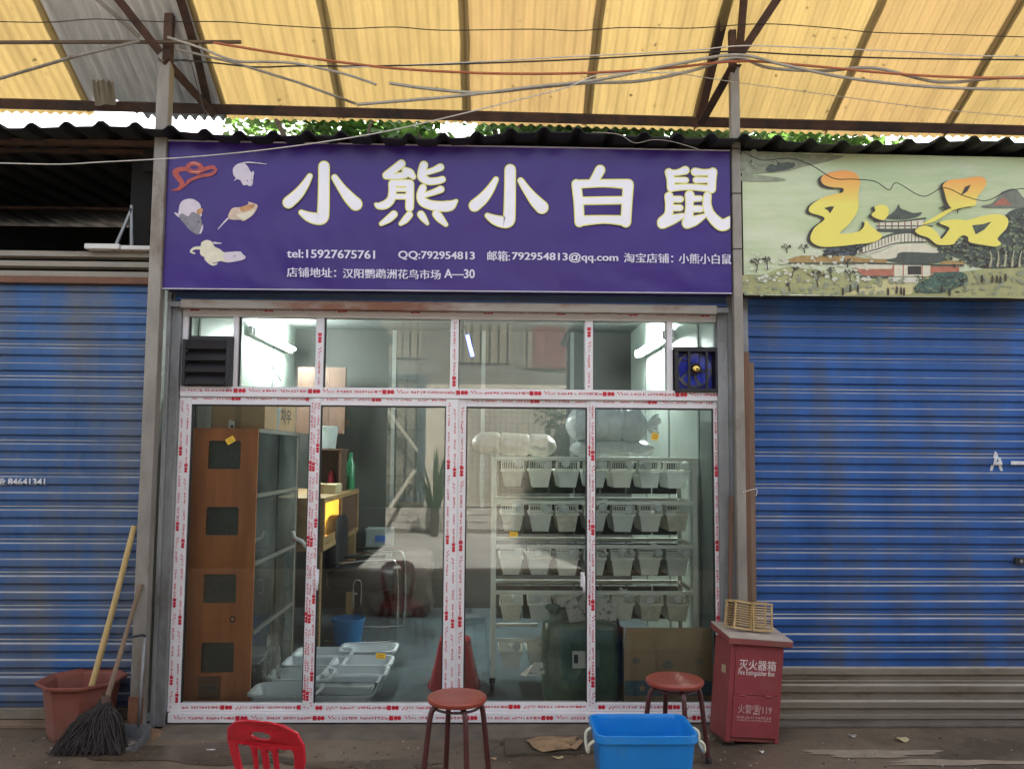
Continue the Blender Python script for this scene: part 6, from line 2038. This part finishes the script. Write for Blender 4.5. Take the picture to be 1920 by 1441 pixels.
# ---- red plastic chair
M_rc = mat('red_chair_plastic', (.50, .012, .028), .28, var=.06)
cd = 2.92
CHY = CAM_LOC.y + cd
cc = P(512, 1400, CHY)
chair = root('plastic_chair', (cc.x, CHY, 0), 'red plastic chair with slotted back, cut off by the picture bottom', 'chair', rot=(0, 0, RAD(-18)))
top_z = P(512, 1336, CHY).z
sc_ = 1.0
def ell(cx, cy, rx, ry, n=20, a0=0):
    return [(cx + math.cos(2 * math.pi * k / n) * rx, cy + math.sin(2 * math.pi * k / n) * ry) for k in range(n)]
W2 = .142
seat_h = top_z - .31
outer = [(-.105, seat_h + .0), (-.118, seat_h + .10), (-.138, top_z - .13), (-.142, top_z - .085), (-.128, top_z - .04), (-.09, top_z - .012), (-.04, top_z - .001), (.04, top_z), (.09, top_z - .008), (.13, top_z - .032), (.144, top_z - .075), (.14, top_z - .13), (.12, seat_h + .10), (.105, seat_h)]
slots = [ell(.0, top_z - .05, .042, .017)]
def slot(x0, x1, xb0, xb1, zt, zb):
    return spline([(x0, zt - .012), ((x0 + x1) / 2, zt), (x1, zt - .012), (xb1, zb + .01), ((xb0 + xb1) / 2, zb), (xb0, zb + .01)], 4, closed=True)
slots += [slot(-.112, -.046, -.09, -.048, top_z - .092, seat_h + .05), slot(-.034, -.008, -.036, -.008, top_z - .10, seat_h + .05), slot(.008, .034, .008, .036, top_z - .10, seat_h + .05), slot(.046, .112, .048, .092, top_z - .092, seat_h + .05)]
vs, fs = curve_plate([outer] + slots, .014, .004)
def bend(v):
    z = v.y
    t = (z - seat_h) / .31
    return Vector((v.x, -.02 - .075 * t * t + .10 * v.x * v.x / .02 * .12 + v.z, z))
mk('backrest', MB().add([bend(v) for v in vs], fs), M_rc, chair, smooth=True, local=True)
vs, fs = curve_plate([spline([(-.135, .0), (-.15, .12), (-.155, .25), (-.12, .285), (0, .295), (.12, .285), (.155, .25), (.15, .12), (.135, 0), (0, -.02)], 4, closed=True)], .012, .004)
mk('seat', MB().add([Vector((v.x, v.y - .01, seat_h + v.z - .02 * (1 - (v.x / .15) ** 2))) for v in vs], fs), M_rc, chair, smooth=True, local=True)
for sx_, yy, ty in ((-1, .0, -.05), (1, .0, -.05), (-1, .27, .31), (1, .27, .31)):
    mk('leg', MB().tube([(sx_ * .125, yy, seat_h - .004), (sx_ * .165, ty, .001)], [.02, .015], 8), M_rc, chair, smooth=True, local=True)

# ---- fire extinguisher box with a tilted stance and two little cages
M_fb = mat('faded_red_paint', (.25, .042, .048), .45, var=.15, scale=5, col2=(.22, .09, .07), c2scale=4, c2lo=.56, c2hi=.75)
M_fbd = mat('red_paint_side', (.24, .055, .05), .55, var=.2, scale=5, col2=(.15, .07, .05), c2scale=3)
fbY = -.36
fc = P(1408, 1396, fbY)
fbx = root('fire_extinguisher_box', (fc.x + .005, fbY + .15, 0.014), 'leaning faded red fire extinguisher box with white lettering', 'box', rot=(RAD(-1), RAD(5.5), RAD(9)))
FW, FDp, FH = .305, .21, .515
mk('cabinet_body', MB().box((-FW / 2, -FDp / 2 + .012, 0), (FW / 2, FDp / 2, FH)), M_fbd, fbx, local=True, bevel=.004)
for (za, zb) in ((.025, FH * .47), (FH * .475, FH - .01)):
    mk('door', MB().box((-FW / 2 + .028, -FDp / 2 - .002, za), (FW / 2 - .022, -FDp / 2 + .011, zb)), M_fb, fbx, local=True, bevel=.003)
mk('frame_stile', MB().box((-FW / 2, -FDp / 2 + .002, .0), (-FW / 2 + .027, -FDp / 2 + .0115, FH)), M_fb, fbx, local=True, bevel=.002)
mk('frame_stile', MB().box((FW / 2 - .021, -FDp / 2 + .002, .0), (FW / 2, -FDp / 2 + .0115, FH)), M_fb, fbx, local=True, bevel=.002)
lid = MB().add([(-FW / 2 - .03, -FDp / 2 - .028, FH - .005), (FW / 2 + .035, -FDp / 2 - .028, FH - .005), (FW / 2 + .035, FDp / 2 + .01, FH + .035), (-FW / 2 - .03, FDp / 2 + .01, FH + .035),
                (-FW / 2 - .03, -FDp / 2 - .028, FH + .025), (FW / 2 + .035, -FDp / 2 - .028, FH + .025), (FW / 2 + .035, FDp / 2 + .01, FH + .065), (-FW / 2 - .03, FDp / 2 + .01, FH + .065)],
               [(3, 2, 1, 0), (4, 5, 6, 7), (0, 1, 5, 4), (1, 2, 6, 5), (2, 3, 7, 6), (3, 0, 4, 7)])
mk('lid', lid, M_fbd, fbx, local=True, bevel=.003)
lb = [Vector(v) for v in lid.v[4:8]]
mk('lid_board', MB().add([v + Vector((0, 0, .002)) for v in lb] + [v + Vector((0, 0, .006)) for v in lb], [(4, 5, 6, 7), (0, 1, 5, 4), (1, 2, 6, 5), (2, 3, 7, 6), (3, 0, 4, 7)]), mat('dusty_pale_board', (.42, .36, .31), .8, var=.2, scale=10), fbx, local=True)
for xx in (-.075, .075):
    mk('hinge', MB().tube([(xx - .02, -FDp / 2 - .004, FH * .4725), (xx + .02, -FDp / 2 - .004, FH * .4725)], .005, 8), M_fb, fbx, local=True)
mk('side_sticker', MB().box((-FW / 2 - .001, -.05, FH * .66), (-FW / 2 - .0002, .0, FH * .74)), mat('tan_sticker', (.40, .33, .2), .7), fbx, local=True)
for s in (-1, 1):
    mk('foot', MB().box((s * (FW / 2 - .03) - .03, -FDp / 2 + .02, -.012), (s * (FW / 2 - .03) + .03, FDp / 2, -.0005)), M_rust, fbx, local=True)
M_wp = mat('faded_white_print', (.68, .58, .56), .7, var=.2, scale=40)
M_wp2 = mat('worn_pink_print', (.50, .30, .29), .7, var=.3, scale=40)
yF = -FDp / 2 - .0035
def ftext(body, x0, x1, z0, z1, m, off, y=yF):
    mb = fit_text(MB(), body, x0, x1, z0, z1, lambda x, z: (x, y, z), offset=off)
    o = mk('lettering', mb, m, fbx, local=True)
    o['kind'] = 'stuff'
def outlined(body, x0, x1, z0, z1, m):
    for k, (dx, dz) in enumerate(((-.0006, 0), (.0006, 0), (0, .0006))):
        ftext(body, x0 + dx, x1 + dx, z0 + dz, z1 + dz, m, 0.0, yF - .0002 * k)
outlined('灭火器箱', -.105, .108, FH * .735, FH * .735 + .052, M_wp)
ftext('Fire Extinguisher Box', -.107, .104, FH * .665, FH * .665 + .034, M_wp, .012)
outlined('火警☎119', -.095, .098, FH * .285, FH * .285 + .05, M_wp2)
rg2 = random.Random(8)
for (zc, n_, s_) in ((FH * .255, 13, .0125), (FH * .225, 17, .0095)):
    mb = MB()
    for k in range(n_):
        old = prn
        glyph(mb, Vector((-.1 + k * .2 / n_, yF, zc - s_ / 2)), Vector((1, 0, 0)), Vector((0, 0, 1)), s_, 0)
    mk('small_print', mb, M_wp2, fbx, local=True)['kind'] = 'stuff'
# cages standing on the lid
def cage(label, loc, yaw, tilt):
    w, d, h = .105, .09, .14
    r_ = root('stick_cage', loc, label, 'cage', 'small wooden cages on the red box', rot=(RAD(-8), RAD(5.5 + tilt), RAD(yaw)))
    M_st = wood_mat('straw_wood', (.50, .36, .17), (.38, .25, .10), 'X', 6, .6)
    for z in (0, h):
        for sy in (-1, 1):
            mk('rail', MB().box((-w / 2 - .006, sy * d / 2 - .005, z), (w / 2 + .006, sy * d / 2 + .005, z + .010)), M_st, r_, local=True)
        for sx in (-1, 1):
            mk('rail', MB().box((sx * w / 2 - .005, -d / 2 + .0055, z + .001), (sx * w / 2 + .005, d / 2 - .0055, z + .009)), M_st, r_, local=True)
    for sx in (-1, 1):
        for sy in (-1, 1):
            mk('corner_post', MB().box((sx * w / 2 - .004, sy * d / 2 - .004, .0105), (sx * w / 2 + .004, sy * d / 2 + .004, h - .0005)), M_st, r_, local=True)
    for k in range(1, 10):
        zz = .010 + (h - .010) * k / 10
        for sy in (-1, 1):
            mk('slat', MB().tube([(-w / 2, sy * d / 2, zz), (w / 2, sy * d / 2, zz)], .0032, 5), M_st, r_, local=True)
    for k in range(1, 6):
        xx = -w / 2 + w * k / 6
        mk('slat', MB().tube([(xx, -d / 2, h + .011), (xx, d / 2, h + .011)], .0032, 5), M_st, r_, local=True)
c1, c2_ = P(1386, 1186, fbY + .06), P(1434, 1194, fbY + .06)
mroot = fbx.matrix_basis.copy() if False else (Matrix.Translation(fbx.location) @ fbx.rotation_euler.to_matrix().to_4x4())
lidz = FH + .048
q1 = mroot @ Vector((-.075, .0, lidz + .008))
q2 = mroot @ Vector((.055, -.005, lidz + .007))
cage('left of two small slatted wooden cages on the red box', q1, 16, 6)
cage('right of two small slatted wooden cages on the red box', q2, 4, -2)

# ---- leaning planks and pole by the right post
M_pk = wood_mat('weathered_plank', (.22, .145, .10), (.15, .095, .065), 'Z', 4, .8)
M_pk2 = wood_mat('reddish_plank', (.19, .10, .065), (.13, .075, .05), 'Z', 4, .8)
def lean(label, pt, pb, Yt, Yb, w, t, m):
    a, b = P(*pt, Yt), P(*pb, Yb)
    b = Vector((b.x, b.y, max(b.z, .0)))
    r_ = root('leaning_plank', (b.x, b.y, 0), label, 'plank', 'planks leaning beside the right post')
    mk('plank_body', MB().beam(b, a, w, t, up=(0, -1, 0)), m, r_, bevel=.002)
    return r_
lean('taller brown plank leaning close to the right post', (1399, 660), (1404, 1360), -.06, -.12, .03, .02, M_pk2)
lean('shorter grey-brown plank leaning on the right shutter guide', (1408, 680), (1415, 1360), -.03, -.09, .03, .022, M_pk)
lean('thin dark batten leaning left of the right post', (1371, 930), (1366, 1362), -.12, -.14, .022, .016, M_pk2)
tw_ = P(1400, 920, -.15)
tie = root('string_tie', tw_, 'pale string tied round the leaning planks and the right post', 'string')
mk('string_loop', MB().tube(spline([(prx - .02, -.275, tw_.z), (P(1398, 922, -.2).x, -.17, tw_.z - .004), (P(1416, 918, -.1).x, -.12, tw_.z + .01), (P(1416, 928, -.1).x, -.115, tw_.z - .03)], 6), .0022, 5), M_paper, tie, smooth='all')

# ---- board and torn sheet on the ground, litter
g0 = [G(945, 1388), G(1112, 1380), G(1118, 1412), G(948, 1418)]
pbm = root('ground_board', (g0[0] + g0[2]) / 2, 'thin dark board lying flat on the ground behind the blue bin', 'board')
mk('board_body', MB().add([Vector((v.x, v.y, .002)) for v in g0] + [Vector((v.x, v.y, .014)) for v in g0], [(0, 1, 2, 3), (7, 6, 5, 4), (0, 4, 5, 1), (1, 5, 6, 2), (2, 6, 7, 3), (3, 7, 4, 0)]), mat('damp_board', (.085, .065, .048), .6, var=.35, scale=8), pbm, fixn=True)
ps = [(985, 1388), (1010, 1383), (1040, 1385), (1066, 1382), (1085, 1382), (1078, 1390), (1091, 1394), (1083, 1402), (1070, 1398), (1068, 1404), (1048, 1408), (1040, 1412), (1018, 1410), (1000, 1404), (992, 1396)]
pl_ = [G(a, b, .016) for a, b in ps]
cp_ = sum(pl_, Vector()) / len(pl_)
tm = MB()
tm.add([cp_ + Vector((0, 0, .03))] + [v + Vector((0, 0, .003 + .014 * ((i * 7) % 3) / 2)) for i, v in enumerate(pl_)], [(0, 1 + (i + 1) % len(pl_), 1 + i) for i in range(len(pl_))])
tn = root('torn_card', cp_, 'torn crumpled brown card lying on the dark board', 'card')
mk('card_sheet', tm, mat('torn_card_brown', (.30, .20, .11), .85, var=.35, scale=18), tn, fixn=True)
mk('card_flap', MB().add([G(1066, 1400, .03), G(1088, 1384, .02), G(1094, 1388, .05), G(1080, 1404, .045)], [(0, 1, 2, 3)]), mat('dry_leaf_brown', (.36, .24, .14), .8), tn)
def scrap(label, px, py, w, h, m, cat, yaw=0.0, curl=.01):
    c = G(px, py, 0)
    r_ = root('litter_scrap', c, label, cat, 'litter on the ground')
    n = 10
    mb = MB()
    top = [(c.x + math.cos(2 * math.pi * k / n + yaw) * w * (1 + .25 * math.sin(3 * k)), c.y + math.sin(2 * math.pi * k / n) * h, .004 + curl * (math.cos(2 * math.pi * k / n) ** 2)) for k in range(n)]
    mb.add(top + [(v[0], v[1], v[2] + .0015) for v in top], [tuple(range(n)), tuple(range(2 * n - 1, n - 1, -1))] + [(k, (k + 1) % n, n + (k + 1) % n, n + k) for k in range(n)])
    mk('scrap_sheet', mb, m, r_, fixn=True)
M_lf = mat('dry_pale_leaf', (.50, .42, .24), .8, var=.2)
scrap('curled pale dry leaf on the ground before the right shutter', 1690, 1389, .03, .03, M_lf, 'leaf', .4, .018)
scrap('small grey scrap on the ground right of the red box', 1598, 1381, .02, .02, mat('grey_scrap', (.36, .33, .31), .8), 'litter')
scrap('tiny white scrap on the ground in front of the red box', 1428, 1411, .012, .014, M_paper, 'litter')
scrap('white scrap on the ground under the right stool', 1324, 1383, .014, .012, M_paper, 'litter')
scrap('short white stub on the wet ground left of the red chair', 396, 1406, .022, .006, M_paper, 'litter', 0, .001)
scrap('brown leaf fragment beside the dark board near the blue bin', 1046, 1422, .025, .012, M_lf, 'leaf', .2)
scrap('dry brown leaf below the left end of the front step', 922, 1424, .022, .014, mat('dry_leaf_brown', (.36, .24, .14), .8), 'leaf', .9)
scrap('tiny pale leaf on the ground left of the front stool', 774, 1378, .014, .01, M_lf, 'leaf', .5)
# ---- muddy heap at the foot of the left post
mh = MB().lathe([(.13, 0), (.09, .012), (.05, .024), (.0001, .03)], (P(282, 1365, -.1).x + .03, -.14, 0), 14, sx=.6, sy=.6)
for v in mh.v:
    v.x += mnoise.noise(v * 25) * .02
    v.z = max(0, v.z + mnoise.noise(v * 18) * .02)
mk('rubble_heap', mh, mat('orange_mud', (.19, .115, .065), .9, var=.35, scale=20, bump=.6), None, 'small heap of orange mud at the foot of the left jamb', 'rubble', smooth='all')

# ================================================================== the other side of the street, seen mirrored in the glass
OY = -11.5
def V(px, py, Y=11.5):
    """mirror image of a photo pixel on the plane y = -Y"""
    q = P(px, py, Y)
    return Vector((q.x, -q.y, q.z))
road = MB().add([(-40, -11.2, .004), (40, -11.2, .004), (40, -6.4, .004), (-40, -6.4, .004)], [(0, 1, 2, 3)])
mk('street', road, mat('pale_street_concrete', (.58, .55, .50), .85, var=.15, scale=1.5, col2=(.44, .41, .36), c2scale=.8), kind='structure')
opp = root('opposite_house', (0, OY, 0), 'sunlit cream house across the street, seen mirrored in the shop glass', 'building')
M_ocream = mat('cream_render', (.72, .64, .50), .85, var=.12, scale=1.5, col2=(.55, .48, .37), c2scale=1.0, bump=.2)
mk('wall', MB().box((-14, OY - .3, .5), (14, OY, 2.9)), M_ocream, opp)
mk('upper_wall', MB().box((-14, OY - .3, 2.901), (14, OY - .02, 5.0)), mat('opposite_upper_wall', (.22, .20, .17), .85, var=.2), opp)  # darker colour carries the shade under the eaves
mk('eave', MB().box((-14, OY - .3, 4.9), (14, OY + .5, 5.0)), M_roof, opp)
M_wbr = mat('white_plinth_brick', (.62, .58, .50), .8, var=.12, scale=8)
mk('plinth', MB().box((-14, OY - .3, 0), (14, OY + .05, .48)), mat('plinth_mortar', (.35, .32, .27), .9), opp)
for r_i in range(3):
    for k in range(26):
        xa = -4.2 + k * .25 + (.12 if r_i % 2 else 0)
        mk('brick', MB().box((xa, OY + .051, .06 + r_i * .14), (xa + .235, OY + .062, .06 + r_i * .14 + .125)), M_wbr, opp)
M_bar = mat('black_iron_bar', (.02, .02, .018), .6)
M_alu = mat('grey_blue_aluminium', (.14, .18, .21), .45, metal=.3, var=.15)
gm_ = MB()                                             # square wire mesh fixed before the wall
a0, a1 = V(845, 740), V(1075, 940)
xa, xb = min(a0.x, a1.x), max(a0.x, a1.x)
for k in range(int((xb - xa) / .11) + 1):
    gm_.box((xa + k * .11, OY + .03, .6), (xa + k * .11 + .007, OY + .036, 2.75))
for k in range(20):
    gm_.box((xa, OY + .037, .6 + k * .11), (xb, OY + .043, .607 + k * .11))
mk('wire_mesh', gm_, M_bar, opp)['kind'] = 'stuff'
wa, wb = V(612, 700), V(792, 940)
wx0, wx1, wz0, wz1 = min(wa.x, wb.x), max(wa.x, wb.x), min(wa.z, wb.z), max(wa.z, wb.z)
win = root('barred_window', (wx0, OY, wz0), '', None)
win.parent = opp
win.location = Vector((wx0, OY, wz0)) - opp.location
mk('opening', MB().box((wx0, OY - .01, wz0), (wx1, OY + .004, wz1)), mat('shaded_window_room', (.20, .20, .15), .7, var=.5, scale=3, col2=(.40, .38, .26), c2scale=1.4, c2lo=.45, c2hi=.55), win)
for xx in (wx0, (wx0 + wx1) / 2 - .12, wx1 - .1):
    mk('frame_post', MB().box((xx, OY + .005, wz0), (xx + .14, OY + .09, wz1)), M_alu, win)
for zz in (wz0, wz1 - .1):
    mk('frame_rail', MB().box((wx0, OY + .006, zz), (wx1, OY + .085, zz + .1)), M_alu, win)
k = wx0 + .2
while k < wx1:
    mk('security_bar', MB().tube([(k, OY + .14, wz0), (k, OY + .14, wz1)], .016, 6), M_bar, win)
    k += .2
for zz in (wz0 + .5, wz0 + 1.4):
    mk('security_bar', MB().beam((wx0, OY + .16, zz), (wx1, OY + .16, zz), .02, .03), M_bar, win)
ml = MB()
H_ = wz1 - wz0
k = wx0 - H_
while k < wx1 + H_:
    for sgn in (1, -1):
        a, b = Vector((k, OY + .12, wz0)), Vector((k + sgn * H_ * .8, OY + .12, wz1))
        t = sorted(((wx0 - a.x) / (b.x - a.x), (wx1 - a.x) / (b.x - a.x)))
        t0, t1 = max(0, t[0]), min(1, t[1])
        if t1 - t0 > .02:
            ml.tube([a.lerp(b, t0), a.lerp(b, t1)], .004, 3, cap=False)
    k += .13
mk('wire_mesh', ml, M_bar, win, kind='stuff')
b0, b1 = V(722, 760), V(785, 845)
brd = root('sunlit_strip', (b1.x, OY + .3, 0), 'pale board leaning across the barred window of the opposite house', 'board')
mk('strip_face', MB().beam((b0.x, OY + .2, b0.z), (b1.x, OY + .3, b1.z), .06, .03, up=(0, 1, 0)), mat('pale_sunlit_strip', (.6, .54, .42), .7), brd)  # pale strip stands in for a sunlit diagonal
b0, b1 = V(780, 880), V(735, 950)
mk('strip_face', MB().beam((b0.x, OY + .25, b0.z), (b1.x, OY + .4, b1.z), .07, .03, up=(0, 1, 0)), mat('pale_sunlit_strip', (.6, .54, .42), .7), brd)
for (pa_, pb_, zz, hh, mm) in ((700, 855, 0, 0, 0),):
    pass
for (px0, px1, py0, py1) in ((610, 690, 600, 665), (705, 790, 600, 670), (860, 960, 605, 680), (980, 1080, 615, 690)):
    a, b = V(px0, py0), V(px1, py1)
    u0, u1, v0, v1 = min(a.x, b.x), max(a.x, b.x), min(a.z, b.z), max(a.z, b.z)
    uw = mk('upper_window', MB().box((u0, OY - .015, v0), (u1, OY + .01, v1)), mat('brown_upper_pane', (.30, .25, .18), .5, var=.3, scale=2), opp)
    for q in range(6):
        xx = u0 + (u1 - u0) * (q + .5) / 6
        mk('bar', MB().box((xx - .015, OY + .011, v0), (xx + .015, OY + .03, v1)), M_bar, uw)
a, b = V(1000, 610), V(1060, 690)
mk('red_banner', MB().box((min(a.x, b.x), OY + .012, b.z), (max(a.x, b.x), OY + .05, a.z)), mat('faded_red_banner', (.20, .05, .04), .7, var=.2), opp)
rr = random.Random(9)
bc = V(1060, 900, 10.6)
bt = root('bush', (bc.x, -10.6, 0), 'bushy green shrub across the street, mirrored in the right door glass', 'shrub')
bm_ = MB()
for k in range(16):
    leaf_mesh(bm_, (bc.x + rr.uniform(-.5, .5), -10.6 + rr.uniform(-.3, .3), 1.5 + rr.uniform(-1.0, .9)), (.35, .3, .35), 110, .14, rr)
mk('foliage', bm_, M_leaf[1], bt)
mk('stem', MB().tube([(bc.x, -10.6, 0), (bc.x + .05, -10.6, 1.6)], [.05, .02], 6), M_bark, bt)
ac = V(815, 950, 10.6)
ag = root('spiky_plant', (ac.x, -10.6, 0), 'spiky long-leaved plant across the street, mirrored in the left door glass', 'plant')
for k in range(44):
    a = rr.uniform(0, 6.28)
    q = rr.uniform(.1, .5)
    h = rr.uniform(.9, 1.75)
    am = MB()
    sx_, cx2 = .03 * math.sin(a), .03 * math.cos(a)
    x_, y_ = ac.x, -10.6
    am.add([(x_ - sx_, y_ + cx2, .35), (x_ + sx_, y_ - cx2, .35), (x_ + math.cos(a) * q * .5 + sx_, y_ + math.sin(a) * q * .5 - cx2, .35 + (h - .35) * .6),
            (x_ + math.cos(a) * q * .5 - sx_, y_ + math.sin(a) * q * .5 + cx2, .35 + (h - .35) * .6), (x_ + math.cos(a) * q, y_ + math.sin(a) * q, h)], [(0, 1, 2, 3), (3, 2, 4)])
    mk('leaf', am, M_leaf[1], ag)
mk('stem', MB().tube([(ac.x, -10.6, 0), (ac.x, -10.6, .45)], [.07, .09], 8), M_bark, ag)

# added rows either side of the gap, near-black to keep the side reflections dark
RYO = -6.3
M_rowd = mat('shade_black_row_wall', (.010, .010, .0095), .95, var=.3, spec=.0)  # near-black colour stands in for shade on these sunlit walls
xg0, xg1 = P(672, 850, -RYO).x, P(1100, 850, -RYO).x
for (xa, xb, lab) in ((-16, xg0, 'added near-black market row across the walkway, mirrored in the left fixed glass'), (xg1, 16, 'added near-black market row across the walkway, mirrored in the right fixed glass')):
    rw = root('added_market_row', ((xa + xb) / 2, RYO, 0), lab, 'building', 'added market rows across the walkway')
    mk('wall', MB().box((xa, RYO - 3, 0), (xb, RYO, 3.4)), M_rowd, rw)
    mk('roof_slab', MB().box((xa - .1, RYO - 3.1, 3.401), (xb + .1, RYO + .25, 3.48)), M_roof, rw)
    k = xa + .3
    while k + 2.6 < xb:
        mk('shutter_panel', MB().grid(lambda u, v, k=k: (k + 2.4 * u, RYO + .02 + .003 * math.sin(v * 2 * math.pi * 22), .1 + 2.3 * v), 1, 176), mat('shade_black_row_shutter', (.010, .011, .012), .95, var=.2, spec=.0), rw)  # shutters blackened too, their shade is in the colour
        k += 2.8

# grit and crumbs scattered over the walkway
gt = MB()
rg3 = random.Random(31)
for k in range(420):
    q = G(rg3.uniform(-40, 1960), rg3.triangular(1366, 1480, 1390), 0)
    if -.02 < q.y:
        continue
    sz = rg3.uniform(.002, .007)
    gt.obox((q.x, q.y, sz * .4), (sz * rg3.uniform(.8, 2), sz, sz * .7), Euler((rg3.uniform(-.5, .5), rg3.uniform(-.5, .5), rg3.uniform(0, 3))).to_matrix(), rg3.randrange(3))
mk('ground_grit', gt, [mat('pale_grit', (.42, .38, .32), .9), mat('dark_grit', (.06, .05, .04), .9), mat('brown_grit', (.22, .15, .09), .9)], None, 'grit and crumbs scattered over the damp walkway', 'grit', kind='stuff')
